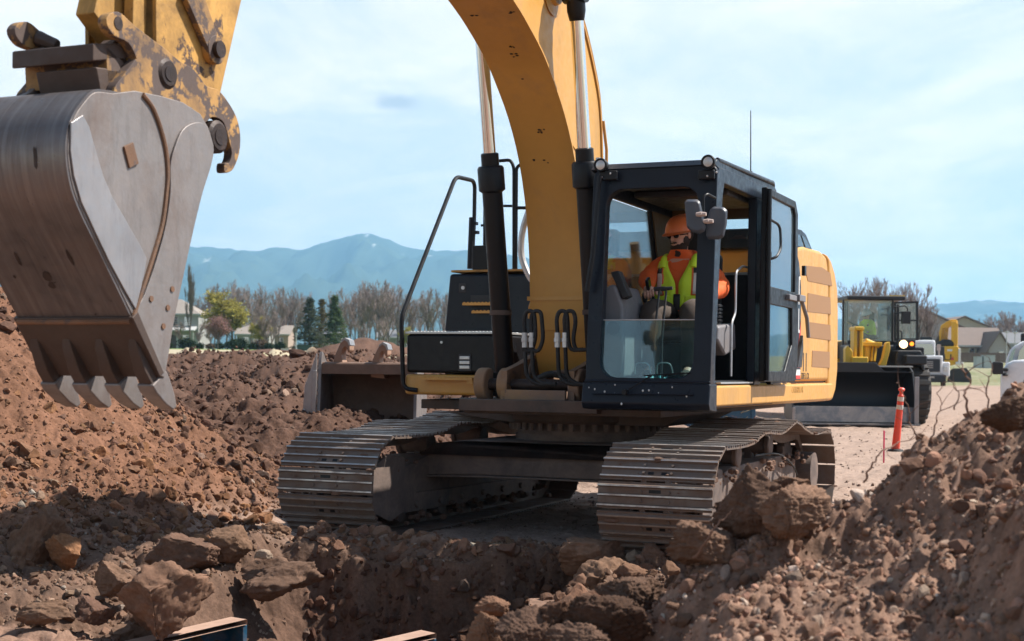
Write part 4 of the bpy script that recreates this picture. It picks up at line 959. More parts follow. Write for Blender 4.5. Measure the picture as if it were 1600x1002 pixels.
# yellow sill along the cab side
m = MB(); m.prism([(-1.70, 1.275), (3.15, 1.275), (3.17, 1.12), (3.05, 1.075), (-1.70, 1.085)], 'u', .75, U1 - .03, None)
m.prism([(-1.69, 1.262), (3.16, 1.262), (3.19, 1.14), (3.05, 1.09), (-1.69, 1.10)], 'u', U1 - .03, U1 + .012)
m.build('side_sill', Y, EX, bevel=.03, seg=4)
m = text('sill_lettering', 'CATERPILLAR', .085, paint('embossed_yellow', (.50, .27, .06), .5, dirt=.2, bump=0), frameM((U1 + .0125, 1.35, 1.205), (0, 1, 0), (0, 0, 1)), EX, ext=.002)
# engine cover
ec = MB()
body = [(1.28, 1.285), (1.28, 2.55), (1.6, 2.60), (2.5, 2.62), (2.78, 2.585), (2.86, 2.50), (2.93, 2.3), (2.95, 1.285)]
ec.prism(body, 'u', .55, U1)
ec.bb(.5, U1 - .05, .42, 1.29, 1.29, 2.2)
ec.build('engine_cover', Y, EX, bevel=.045, seg=4)
cw = MB()
cwo = [(2.97, 1.10), (2.97, 2.3), (2.90, 2.52), (2.82, 2.63), (3.05, 2.58), (3.28, 2.46), (3.44, 2.3), (3.50, 2.05), (3.50, 1.40), (3.40, 1.18), (3.22, 1.07)]
cw.prism(cwo, 'u', -1.45, U1 + .0, [(a - 0, b) for a, b in cwo]); cw.build('counterweight', Y, EX, bevel=.05, seg=4)
m = MB(); m.prism([(2.945, 1.1), (2.945, 2.4), (2.985, 2.4), (2.985, 1.1)], 'u', 1.3, U1 - .035); m.prism([(-1.6, 1.245), (3.1, 1.245), (3.1, 1.30), (-1.6, 1.30)], 'u', .8, U1 - .045); m.build('panel_gap', BLK, EX)
for P_ in (((1256, 415), (1284, 418), (1297, 427), (1300, 447), (1262, 439)), ((1262, 458), (1297, 465), (1298, 491), (1261, 487)), ((1261, 503), (1297, 508), (1298, 532), (1261, 527)), ((1269, 548), (1296, 550), (1296, 575), (1268, 573))):
    m = MB(); pp = [up(*p) for p in P_]; m.prism(pp, 'u', U1 - .004, U1 + .004); m.build('vent', VENT, EX)
m = MB(); a = up(1258, 566); 
for k in (0, 1): m.bb(U1 - .002, U1 + .003, a[0] - .10 + .13 * k, a[0] - .07 + .13 * k, a[1] - .09, a[1] + .09)
m.build('handle_recess', TXT, EX)
a = up(1257, 588); text('model_number', '335F L CR', .085, TXT, frameM((U1 + .002, a[0] + .02, a[1]), (0, 1, 0), (0, 0, 1)), EX, sx=1.)
# dark stripe with letter and red triangle in front of the vents
m = MB(); m.prism([(1.29, 1.30), (1.29, 2.50), (1.40, 2.42), (1.50, 2.2), (1.52, 1.30)], 'u', U1 - .01, U1 + .003); DK = m.build('dark_stripe', NAVY, EX)
m = MB(); m.prism([(1.30, 1.42), (1.50, 1.86), (1.52, 1.42)], 'u', U1, U1 + .006); m.build('red_triangle', RED, DK)
m = MB(); m.bb(U1, U1 + .006, 1.385, 1.415, 2.02, 2.28); m.bb(U1, U1 + .006, 1.40, 1.45, 2.255, 2.29); m.bb(U1, U1 + .006, 1.40, 1.45, 1.75, 1.78); m.bb(U1, U1 + .006, 1.385, 1.412, 1.75, 1.98); m.build('stripe_letters', WHT, DK)
m = MB(); m.bb(U1, U1 + .005, 1.30, 1.50, 1.31, 1.40); m.build('warning_sticker', WHT, DK); m = MB(); m.bb(U1 + .005, U1 + .008, 1.30, 1.49, 1.31, 1.345); m.build('red_band', RED, DK)
# raised rear hood with dark windows
m = MB(); hd = [up(1241, 386), up(1241, 355), up(1256, 359), up(1263, 366), up(1275, 396)]; m.prism(hd, 'u', .7, U1 - .02); HD = m.build('rear_hood', NAVY, EX, bevel=.012)
for P_ in (((1243, 364), (1252, 367), (1258, 386), (1243, 384)), ((1255, 368), (1260, 371), (1269, 389), (1261, 387))):
    m = MB(); m.prism([up(*p) for p in P_], 'u', U1 - .025, U1 - .013); m.build('hood_window', GLT, HD)
# engine hood and decks behind the boom
m = MB(); m.bb(-1.42, .52, 1.0, 2.9, 1.09, 2.06); m.build('engine_hood', Y, EX, bevel=.04)
m = MB(); m.bb(-.55, .50, .45, .98, 1.09, 1.85); m.bb(-.3, .3, 1.3, 1.9, 2.06, 2.2); m.build('valve_cover', YG, EX, bevel=.03)
m = MB(); m.cyl((.05, 1.2, 2.06), (.05, 1.2, 2.42), .09, seg=18); m.cyl((.05, 1.2, 2.42), (.05, 1.12, 2.62), .05, seg=14); m.build('exhaust_stack', paint('muffler', (.35, .20, .09), .6, dirt=.4), EX)
# left front tool box
V0 = -.62
x0, x1 = vp(632, 585, V0)[0], vp(783, 585, V0)[0]
m = MB(); m.bb(x0, x1 + .02, V0, .30, 1.13, 1.315); TB = m.build('step_base', Y, EX, bevel=.03, seg=4)
zt = vp(632, 517, V0)[1]
m = MB(); m.bb(x0 + .01, x1 + .0, V0 + .005, .30, 1.328, zt - .03); m.build('tool_box', BLK, EX, bevel=.03, seg=3)
m = MB(); m.bb(x0 + .0, x1, V0 - .004, .32, zt - .028, zt - .008)
for i in range(26):
    for j in (0, 1, 2, 3): m.bb(x0 + .03 + (x1 - x0 - .06) * i / 26, x0 + .03 + (x1 - x0 - .06) * (i + .55) / 26, V0 + .02 + .22 * j, V0 + .05 + .22 * j, zt - .008, zt - .002)
m.build('step_tread', ALU, EX, bevel=.003)
def comb(mb, ua, ub, v, z, d=.10):
    mb.bb(ua, ub, v - d, v, z - .02, z)
    n = max(4, int((ub - ua) / .035))
    for i in range(n): mb.prism([(ua + (ub - ua) * i / n, z), (ua + (ub - ua) * (i + .5) / n, z + .012), (ua + (ub - ua) * (i + 1) / n, z)], 'v', v - d - .002, v - d + .012)
m = MB(); a, b_ = vp(657, 590, V0 - .1), vp(738, 592, V0 - .1); comb(m, a[0], b_[0], V0 - .005, a[1]); m.bb(b_[0] - .06, b_[0] + .0, V0 - .09, V0, a[1] - .05, a[1] - .02); m.build('step', Y, EX)
a = vp(728, 567, V0); m = MB(); m.bb(a[0] - .075, a[0] + .055, V0 - .004, V0 + .03, a[1] - .075, a[1] + .075); GR = m.build('grille', DKP, EX, bevel=.006)
for k in range(3): m = MB(); m.bb(a[0] - .06, a[0] + .04, V0 - .012, V0 - .004, a[1] - .055 + .042 * k, a[1] - .025 + .042 * k); m.build('slat', ALU, GR, bevel=.004)
a = vp(690, 535, V0); m = MB(); m.cyl((a[0], V0 - .006, a[1]), (a[0], V0 + .01, a[1]), .012, seg=10); m.build('lock', ALU, EX)
# upper box
V2 = .32
a, b_, c, d = vp(694, 514, V2), vp(702, 428, V2), vp(826, 428, V2), vp(828, 514, V2)
m = MB(); m.prism([(a[0], 1.30), (a[0], a[1]), (b_[0], b_[1]), (c[0] + .05, c[1]), (c[0] + .05, 1.3)], 'v', V2, 1.0); UB = m.build('upper_box', NAVY, EX, bevel=.03, seg=3)
p0, p1 = vp(724, 474, V2 - .1), vp(781, 475, V2 - .1); m = MB(); comb(m, p0[0], p1[0], V2 - .005, p0[1], .12); comb(m, p0[0] + .07, p1[0], V2 - .005, p0[1] - .075, .06); m.build('step', Y, EX)
p0 = vp(750, 471, V2); m = MB(); m.bb(p0[0] - .10, p0[0] + .2, V2 - .003, V2 + .05, p0[1] - .03, p0[1] + .06); m.build('step_recess', DKP, UB, bevel=.005)
p0 = vp(724, 450, V2); m = MB(); m.bb(p0[0] - .05, p0[0] + .03, V2 - .004, V2 + .02, p0[1] - .05, p0[1] + .05); LK = m.build('latch', DKP, UB, bevel=.01); m = MB(); m.cyl((p0[0], V2 - .014, p0[1]), (p0[0], V2, p0[1]), .018, seg=12); m.build('knob', ALU, LK)
m = MB(); z_ = vp(702, 426, V2)[1]; m.bb(b_[0] + .02, c[0], V2 + .0, 1.0, z_ + .002, z_ + .022); m.build('walkway', YG, EX)
m = MB(); p0, p1 = vp(744, 424, .5), vp(764, 384, .5); m.bb(p0[0] - .02, p1[0] + .06, .45, .65, p0[1] - .02, p1[1]); m.build('mirror_bracket', BLK, EX, bevel=.008)
# rails
def rail(name, pts, r=.017, n=4, mt=BLK): q = MB(); q.tube(smooth_pts(pts, n), r, 10); return q.build(name, mt, EX)
def fillet(pts, r=.09):
    P = [Vector(p) for p in pts]; o = [P[0]]
    for i in range(1, len(P) - 1):
        a, b, c = P[i - 1], P[i], P[i + 1]; d1 = (a - b); d2 = (c - b); q = min(r, d1.length * .45, d2.length * .45); s = b + d1.normalized() * q; e = b + d2.normalized() * q
        for k in range(6): t = k / 5; o.append(s * (1 - t) ** 2 + b * 2 * t * (1 - t) + e * t * t)
    return o + [P[-1]]
def rail2(name, pts, r=.017, rad=.09): q = MB(); q.tube(fillet(pts, rad), r, 10); return q.build(name, BLK, EX)
H = lambda x, y, u=-1.58: mp(x, y, u=u)
H0 = mp(645, 610, v=V0)
rail2('handrail', [Vector((H0.x + .05, V0 - .0, H0.z)), mp(630, 607, v=V0 - .02), mp(627, 495, v=V0 - .02), H(712, 276), H(742, 283), H(741, 345), H(737, 420)], .021)
m = MB(); q0 = H(738, 345); q1 = H(735, 420); m.tube([q0 + Vector((0, 0, .03)), q1], .034, 10); m.box(q0 + Vector((.03, 0, -.03)), (.05, .05, .03)); m.box(q0 + Vector((.04, 0, -.12)), (.06, .05, .03)); m.build('rail_clamp', BLK, EX)
K = lambda x, y, v=.9: mp(x, y, v=v)
rail2('guard_rail', [K(757, 425), K(758, 262), K(764, 253), K(798, 250), K(803, 262), K(803, 425)])
rail2('guard_rail', [K(806, 425), K(807, 262), K(815, 256), K(838, 262), K(838, 420)])
rail2('guard_rail', [K(806, 325), K(826, 325)]); rail2('guard_rail', [K(770, 385, 1.4), K(760, 335, 1.4), K(770, 322, 1.4), K(800, 322, 1.4)], .014)
m = MB(); p0 = K(768, 372, 1.); m.ball(p0, .05, 12, (.6, .5, 1.2)); p1 = K(766, 352, 1.); m.tube([p0, p1, p1 + Vector((-.1, 0, 0))], .014, 6); MI = m.build('rear_mirror', BLK, EX)
m = MB(); m.tube([mp(1173, 173, v=.6), mp(1173, 268, v=.6)], [.004, .006], 6); m.cyl(mp(1173, 268, v=.6), mp(1173, 282, v=.6), .016, seg=8); m.build('antenna', BLK, EX)

# ------------------------------------------------------------------ excavator cab
CB = MB()
ou = rrect(.62, 1.615, 1.10, 2.945, .07, 5); inn = rrect(.735, 1.475, 1.315, 2.775, .13, 5)
ring_frame(CB, ou, inn, 'v', -1.80, -1.70)
for i in range(len(CB.v)):
    x, y, z = CB.v[i]; CB.v[i] = (x, y + (z - 1.1) * .085, z)
def cv_(w): return -1.75 + (w - 1.1) * .085
# side wall with door opening
sd_o = [(-1.745, 1.10), (-1.60, 2.90), (-1.55, 2.95), (.36, 2.95), (.40, 2.90), (.40, 1.10)]
CB.prism([(-1.76, 1.10), (-1.60, 2.93), (-1.40, 2.93), (-1.43, 2.80), (-1.47, 2.72), (-1.63, 1.45), (-1.62, 1.10)], 'u', 1.54, 1.613)
CB.prism([(-1.64, 1.10), (-1.64, 1.272), (.40, 1.272), (.40, 1.10)], 'u', 1.50, 1.56)
CB.prism([(-1.47, 2.82), (-1.47, 2.94), (.40, 2.98), (.40, 2.84)], 'u', 1.53, 1.605)
CB.prism([(-.36, 1.26), (-.33, 2.84), (-.12, 2.84), (-.14, 1.26)], 'u', 1.53, 1.605)
CB.prism([(.28, 1.26), (.28, 2.86), (.40, 2.86), (.40, 1.26)], 'u', 1.53, 1.60)
# left wall
CB.prism([(-1.745, 1.10), (-1.68, 1.84), (.40, 1.84), (.40, 1.10)], 'u', .62, .66)
CB.prism([(-1.70, 1.84), (-1.60, 2.93), (-1.48, 2.93), (-1.58, 1.84)], 'u', .62, .67)
CB.prism([(-1.50, 2.76), (-1.50, 2.94), (.40, 2.96), (.40, 2.70), (-.3, 2.76)], 'u', .62, .66)
CB.prism([(-.20, 1.84), (-.12, 2.3), (-.3, 2.77), (.40, 2.77), (.40, 1.84)], 'u', .62, .66)
# rear wall round its window
ring_frame(CB, rrect(.62, 1.60, 1.10, 2.95, .03, 3), rrect(.74, 1.50, 2.26, 2.74, .05, 3), 'v', .36, .40)
CB.bb(.64, 1.60, -1.68, .38, 1.09, 1.13)
CAB = CB.build('cab', NAVY, EX, bevel=.012, smooth=30)
m = MB(); m.prism([(-1.66, 2.935), (-1.60, 2.985), (.30, 3.03), (.42, 2.99), (.42, 2.94), (-1.6, 2.92)], 'u', .60, 1.60); m.tube([(1.585, -1.55, 2.985), (1.60, -.5, 3.01), (1.60, .25, 3.035), (1.58, .36, 3.02)], .022, 8); RF = m.build('roof', NAVY, CAB, bevel=.02, seg=3)
m = MB(); m.bb(.66, 1.54, -1.5, .35, 2.86, 2.90); m.bb(.70, 1.5, -.9, .1, 2.80, 2.86); m.build('roof_lining', DKP, CAB, bevel=.02)
m = MB(); m.bb(.665, 1.53, .33, .355, 1.14, 2.235); m.build('rear_lining', DKP, CAB); m = MB(); m.bb(.665, 1.53, .33, .355, 2.745, 2.87); m.build('upper_lining', TANI, CAB)
m = MB(); m.prism([(-.17, 1.9), (-.09, 2.3), (-.27, 2.76), (.34, 2.76), (.34, 1.9)], 'u', .662, .675); m.build('corner_lining', TANI, CAB)
# front apron
m = MB(); m.prism([(-1.83, 1.12), (-1.80, 1.275), (-1.6, 1.275), (-1.6, 1.06), (-1.80, 1.075)], 'u', .605, 1.62); m.bb(.615, 1.615, -1.79, -1.6, 1.277, 1.30); m.build('front_apron', NAVY, CAB, bevel=.035, seg=4)
m = MB(); m.tube([(.70, -1.835, 1.19), (1.5, -1.835, 1.195)], .007, 6); m.build('apron_crease', NAVY, CAB)
rr = random.Random(3)
m = MB()
for k in range(11):
    x = rr.uniform(.65, 1.6); z = rr.uniform(1.11, 1.26); m.ball((x, -1.833 + (z - 1.12) * .19, z), rr.uniform(.004, .009), 6, (1, .3, 1.3))
m.build('mud_spot', ALU, CAB)
def pane(name, poly, ax, a, b, mt, par=CAB): q = MB(); q.prism(poly, ax, a, b); return q.build(name, mt, par, smooth=0)
gz = vp(1010, 500, -1.70)[1]
q = MB(); pl = [p for p in rrect(.735, 1.475, 1.315, gz + .13, .13, 5) if p[1] < gz - .01]; pl = sorted([p for p in pl if p[0] < 1.1], key=lambda p: -p[1]) + sorted([p for p in pl if p[0] > 1.1], key=lambda p: p[1]); pl = [(.735, gz)] + pl + [(1.475, gz)]
q.prism(pl, 'v', -1.755, -1.748)
for i in range(len(q.v)): x, y, z = q.v[i]; q.v[i] = (x, y + (z - 1.1) * .085, z)
q.build('lower_windshield', GLT, CAB, smooth=0)
m = MB(); m.tube([(.735, cv_(gz) - .004, gz), (1.475, cv_(gz) - .004, gz)], .005, 6); m.build('glass_edge', ALU, CAB)
pane('left_window', [(-1.57, 1.85), (-1.48, 2.75), (-.31, 2.75), (-.13, 2.3), (-.20, 1.85)], 'u', .637, .643, GL)
pane('rear_window', rrect(.74, 1.50, 2.26, 2.74, .05, 3), 'v', .378, .384, GL)
m = MB(); m.bb(.74, 1.5, .33, .36, 2.235, 2.26); m.build('rear_window_trim', ALU, CAB)
# open door folded back along the side
D0, D1 = -.40, .885
dro = [(D0, 1.29), (D0 + .03, 2.90), (D0 + .10, 2.95), (D1 - .14, 2.93), (D1 - .03, 2.88), (D1, 2.80), (D1 + .01, 1.9), (D1 + .03, 1.42), (D1 - .03, 1.29)]
up_o = [(D0, 2.03), (D0 + .03, 2.92), (D1 - .12, 2.93), (D1 - .01, 2.82), (D1, 2.03)]; up_i = [(D0 + .10, 2.10), (D0 + .12, 2.86), (D1 - .17, 2.86), (D1 - .12, 2.80), (D1 - .11, 2.10)]
lo_o = [(D0, 1.29), (D0, 2.03), (D1, 2.03), (D1 + .05, 1.45), (D1 - .05, 1.29)]; lo_i = [(D0 + .10, 1.38), (D0 + .10, 1.95), (D1 - .22, 1.95), (D1 - .20, 1.62), (D1 - .48, 1.38)]
d_ = MB(); ring_frame(d_, up_o, up_i, 'u', 1.65, 1.70); ring_frame(d_, lo_o, lo_i, 'u', 1.65, 1.70)
DR = d_.build('door', BLK, CAB, bevel=.012, seg=3)
q = MB(); q.prism(up_i, 'u', 1.673, 1.679); q.build('door_window', GLB, DR, smooth=0)
q = MB(); q.prism(lo_i, 'u', 1.673, 1.679); q.build('door_window', GLT, DR, smooth=0)
q = MB(); q.tube([(1.72, D0 + .0, 1.30), (1.72, D0 + .02, 2.9)], .022, 8); q.build('door_pillar', BLK, DR)
q = MB(); q.tube(fillet([(1.70, D0 + .12, 2.32), (1.76, D0 + .14, 2.34), (1.77, D0 + .26, 2.42), (1.76, D0 + .26, 2.62), (1.70, D0 + .12, 2.66)], .06), .012, 8); q.build('grab_handle', DKP, DR)
q = MB(); q.box((1.715, .55, 2.04), (.04, .30, .05)); q.box((1.73, .86, 2.05), (.05, .26, .06)); q.tube([(1.72, .98, 2.03), (1.74, 1.12, 1.88), (1.74, 1.2, 1.70)], .02, 8); q.build('door_latch', GREYP, DR, bevel=.008)
q = MB(); q.box((1.708, D0 + .12, 2.36), (.02, .05, .05)); q.box((1.708, 1.12, 2.32), (.03, .07, .09)); q.build('bracket', BLK, DR)
q = MB(); q.prism([(.02 + .95, 1.42), (1.16, 1.42), (1.22, 1.60), (1.20, 1.72)], 'u', 1.66, 1.69); q.build('door_pocket', DKP, DR)
# lamps, mirrors, wiper, grab rails
for px_, py_ in ((938, 258), (1106, 253)):
    a = mp(px_, py_, v=-1.74); m = MB(); m.lathe([(.015, .10), (.04, .09), (.052, .05), (.055, .0), (.05, -.006), (.047, .0)], a, (0, 1, 0), 20); m.tube([a + Vector((0, .05, -.03)), a + Vector((0, .05, -.10))], .014, 6); WL = m.build('work_lamp', BLK, CAB)
    m = MB(); m.lathe([(.002, -.006), (.03, -.004), (.044, .004), (.044, .01), (.002, .01)], a, (0, 1, 0), 20); m.build('lens', ALU, WL)
for px_, py_, w_ in ((945, 275, .15), (1110, 273, .13)):
    a = mp(px_, py_, v=-1.70); m = MB(); m.box(a + Vector((.03 if px_ < 1000 else -.03, 0, -.0)), (w_, .03, .075)); LB_ = m.build('lamp_bracket', BLK, CAB, bevel=.012); m = MB(); m.ball(a + Vector((-.02, -.016, -.012)), .009, 8); m.ball(a + Vector((.05, -.016, .014)), .009, 8); m.build('bolt', ALU, LB_)
m = MB(); a = mp(934, 250, v=-1.4); m.cyl(a + Vector((.02, -.04, .01)), a + Vector((.02, -.04, -.05)), .022, seg=10); m.build('lamp_plug', ALU, CAB)
def mir(P_, v_, tilt=0):
    pts = [mp(*p, v=v_) for p in P_]; q = MB(); c = sum(pts, Vector()) / len(pts)
    q.add([p + Vector((0, .035, 0)) for p in pts] + [c + (p - c) * .82 for p in pts] , [tuple(range(len(pts)))] + [tuple(range(len(pts), 2 * len(pts)))] + [(i, (i + 1) % len(pts), len(pts) + (i + 1) % len(pts), len(pts) + i) for i in range(len(pts))])
    return q.build('mirror', paint('mirror_shell', (.055, .065, .085), .42, dirt=.2, bump=.05) if 'mirror_shell' not in MATS else MATS['mirror_shell'], CAB, bevel=.012, seg=3)
mir(((1067, 314), (1071, 310), (1088, 310), (1093, 314), (1102, 355), (1100, 362), (1092, 366), (1080, 364), (1071, 356)), -1.98)
mir(((1107, 326), (1113, 321), (1130, 322), (1136, 328), (1135, 350), (1130, 371), (1122, 375), (1104, 375), (1101, 368), (1103, 340)), -1.90)
a, b_ = mp(1096, 334, v=-1.99), mp(1105, 345, v=-1.92)
m = MB(); m.tube(fillet([mp(1100, 360, v=-1.85), mp(1099, 308, v=-1.85), mp(1105, 303, v=-1.82), mp(1118, 310, v=-1.7)], .03), .010, 8); m.build('mirror_arm', BLK, CAB)
for x, y in ((1095, 335), (1106, 346)):
    q = mp(x, y, v=-2.02 if x < 1100 else -1.96); m = MB(); m.tube([q + Vector((-.035, 0, 0)), q, q + Vector((.04, .0, .0))], [.014, .020, .014], 10); m.cyl(q, q + Vector((0, -.028, 0)), .012, seg=8); m.build('mirror_clamp', paint('beige_clamp', (.5, .40, .36), .5) if 'beige_clamp' not in MATS else MATS['beige_clamp'], CAB)
m = MB(); m.tube([mp(977, 612, v=-1.86), mp(1020, 586, v=-1.80)], .007, 6); m.tube([mp(1006, 587, v=-1.79), mp(1078, 583, v=-1.78)], .006, 6); q = mp(975, 613, v=-1.86); m.cyl(q, q + Vector((0, .06, 0)), .022, seg=12); m.build('wiper', BLK, CAB)
m = MB(); m.tube([mp(937, 275, v=-1.73), mp(926, 400, v=-1.80), mp(917, 455, v=-1.80)], .02, 8); m.build('left_grab_rail', BLK, CAB)
m = MB(); P_ = [(1105, 395), (1104, 440), (1101, 480), (1098, 520)]; m.tube([mp(x, y, v=cv_(2.2 - i * .2) - .055) + Vector((0, .035, 0)) for i, (x, y) in enumerate(P_)], [.004, .007, .008, .003], 6); m.build('paint_scrape', WHT, CAB)
m = MB(); pts = [mp(x, y, u=1.50) for x, y in ((1175, 420), (1160, 416), (1150, 425), (1149, 490), (1143, 505), (1142, 588))]; m.tube(fillet(pts, .05), .010, 8); m.build('entry_rail', ALU, CAB)
# interior: floor, seat, consoles, levers
m = MB(); m.bb(.68, 1.53, -1.65, .33, 1.13, 1.15); m.build('cab_floor', DKP, CAB)
m = MB(); m.bb(1.36, 1.6, -1.42, -.38, 1.276, 1.288); m.build('door_sill', ALU, CAB)
seat = MB(); seat.bb(.83, 1.30, -.86, -.38, 1.62, 1.76); ST = seat.build('seat', DKP, CAB, bevel=.05, seg=4)
m = MB(); m.prism([(-.42, 1.70), (-.30, 2.38), (-.18, 2.38), (-.24, 1.66)], 'u', .84, 1.29); m.build('backrest', DKP, ST, bevel=.05, seg=4)
m = MB(); m.prism([(-.30, 2.36), (-.27, 2.62), (-.19, 2.62), (-.18, 2.36)], 'u', .93, 1.24); m.build('headrest', DKP, ST, bevel=.04, seg=4)
m = MB(); m.bb(.88, 1.22, -.82, -.40, 1.15, 1.60); m.build('seat_base', DKP, ST, bevel=.02)
for bx_, by_ in ((.80, -.72), (1.36, -.66)):
    m = MB()
    for k in range(7): m.lathe([(.02, 0), (.045, .005), (.045, .02), (.03, .03), (.02, .03)], (bx_, by_, 1.72 + .0299 * k), (0, 0, 1), 16)
    m.build('bellows', DKP, CAB)
for s, u_ in (('l', .775), ('r', 1.39)):
    m = MB(); m.prism([(-.95, 1.62), (-.92, 1.74), (-.40, 1.78), (-.36, 1.56), (-.7, 1.50)], 'u', u_ - .06, u_ + .06); m.build('console', GREYP, CAB, bevel=.025, seg=3)
    m = MB(); m.tube([(u_, -.80, 1.76), (u_ + (.02 if s == 'l' else -.02), -.84, 1.93)], [.014, .012], 8); m.ball((u_ + (.02 if s == 'l' else -.02), -.85, 1.98), .034, 12, (.8, .9, 1.5)); m.build('joystick', DKP, CAB)
# big grey right hand console and the monitor, on the far side of the cab
m = MB(); m.prism([vp(x, y, -1.45) for x, y in ((937, 465), (955, 445), (965, 446), (976, 480), (977, 590), (937, 590))], 'v', -1.50, -.9); m.build('front_console', GREYP, CAB, bevel=.03, seg=3)
q = vp(958, 513, -1.5); m = MB(); m.cyl((q[0], -1.506, q[1]), (q[0], -1.49, q[1]), .055, seg=20); m.build('speaker', DKP, CAB)
m = MB(); a, b_, c, d = [mp(x, y, v=-1.48) for x, y in ((953, 425), (966, 423), (983, 463), (973, 468))]; m.add([a, b_, c, d] + [p + Vector((0, .10, 0)) for p in (a, b_, c, d)], [(0, 1, 2, 3), (7, 6, 5, 4), (0, 4, 5, 1), (1, 5, 6, 2), (2, 6, 7, 3), (3, 7, 4, 0)]); m.build('monitor', DKP, CAB, bevel=.008)
m = MB(); a = mp(981, 455, v=-.3); m.box(a + Vector((0, 0, 0)), (.06, .05, .22)); m.box(a + Vector((-.05, .0, .06)), (.07, .05, .14)); m.build('papers', flat('paper_pink', (.55, .35, .30)), CAB)
# travel levers and pedals
for x0_, x1_ in ((1030, 1022), (1041, 1034)):
    m = MB(); m.tube([mp(x1_ - 1, 590, v=-1.40), mp(x1_, 530, v=-1.36), mp(x0_, 455, v=-1.30)], [.011, .011, .009], 8); q = mp(x0_, 452, v=-1.30); m.tube([q + Vector((-.04, 0, -.0)), q + Vector((.05, 0, .008))], [.018, .014], 8); m.build('travel_lever', DKP, CAB)
m = MB()
for x in (1000, 1034): a = mp(x, 575, v=-1.42); m.tube(fillet([a + Vector((-.04, 0, -.05)), a + Vector((-.04, 0, .04)), a + Vector((.07, 0, .04)), a + Vector((.09, 0, -.04))], .04), .006, 6)
m.build('pedal_guard', ALU, CAB)
m = MB(); rr = random.Random(8); c = mp(1022, 583, v=-1.5); vs = []; nx, ny = 14, 8
for j in range(ny):
    for i in range(nx): vs.append((c.x - .10 + .2 * i / (nx - 1) + rr.uniform(-.01, .01), c.y - .04 + .09 * j / (ny - 1), 1.30 + .05 * math.sin(i * .9) * math.cos(j * 1.3) + rr.uniform(-.008, .008) - .002 * (i - 7) ** 2 * .3))
m.add(vs, [(j * nx + i, j * nx + i + 1, (j + 1) * nx + i + 1, (j + 1) * nx + i) for j in range(ny - 1) for i in range(nx - 1)])
RAG = m.build('rag', flat('teal_cloth', (.14, .42, .46)), None, smooth=60); RAG.matrix_world = Matrix.Translation((MX, MY, 0)) @ Matrix.Rotation(-MTH, 4, 'Z'); tag(RAG, 'crumpled teal rag lying on the cab floor behind the lower windshield', 'rag')

# ------------------------------------------------------------------ people
SKIN = paint('skin', (.62, .34, .25), .5, var=.08, bump=.03); HAIRM = paint('beard_hair', (.035, .018, .012), .8, var=.3, bump=.6, bscale=120)
ORA = paint('orange_hoodie', (.80, .13, .025), .85, var=.08, bump=.25, bscale=30); LIME = paint('lime_mesh', (.66, .90, .04), .7, var=.06, bump=.2, bscale=60)
SILV = flat('reflective_tape', (.62, .60, .56), .35); OTR = flat('orange_trim', (.85, .16, .04)); BLKC = flat('black_trim', (.012, .012, .013)); TRO = paint('brown_trousers', (.085, .062, .05), .9, var=.2, bump=.4, bscale=24)
HATO = paint('orange_hard_hat', (.80, .20, .06), .35, var=.05, dirt=.2, dcol=(.45, .25, .15), dscale=9, bump=.05); HATW = flat('white_hard_hat', (.75, .75, .72), .35); SHADES = paint('sunglasses_black', (.008, .008, .01), .12, bump=0)
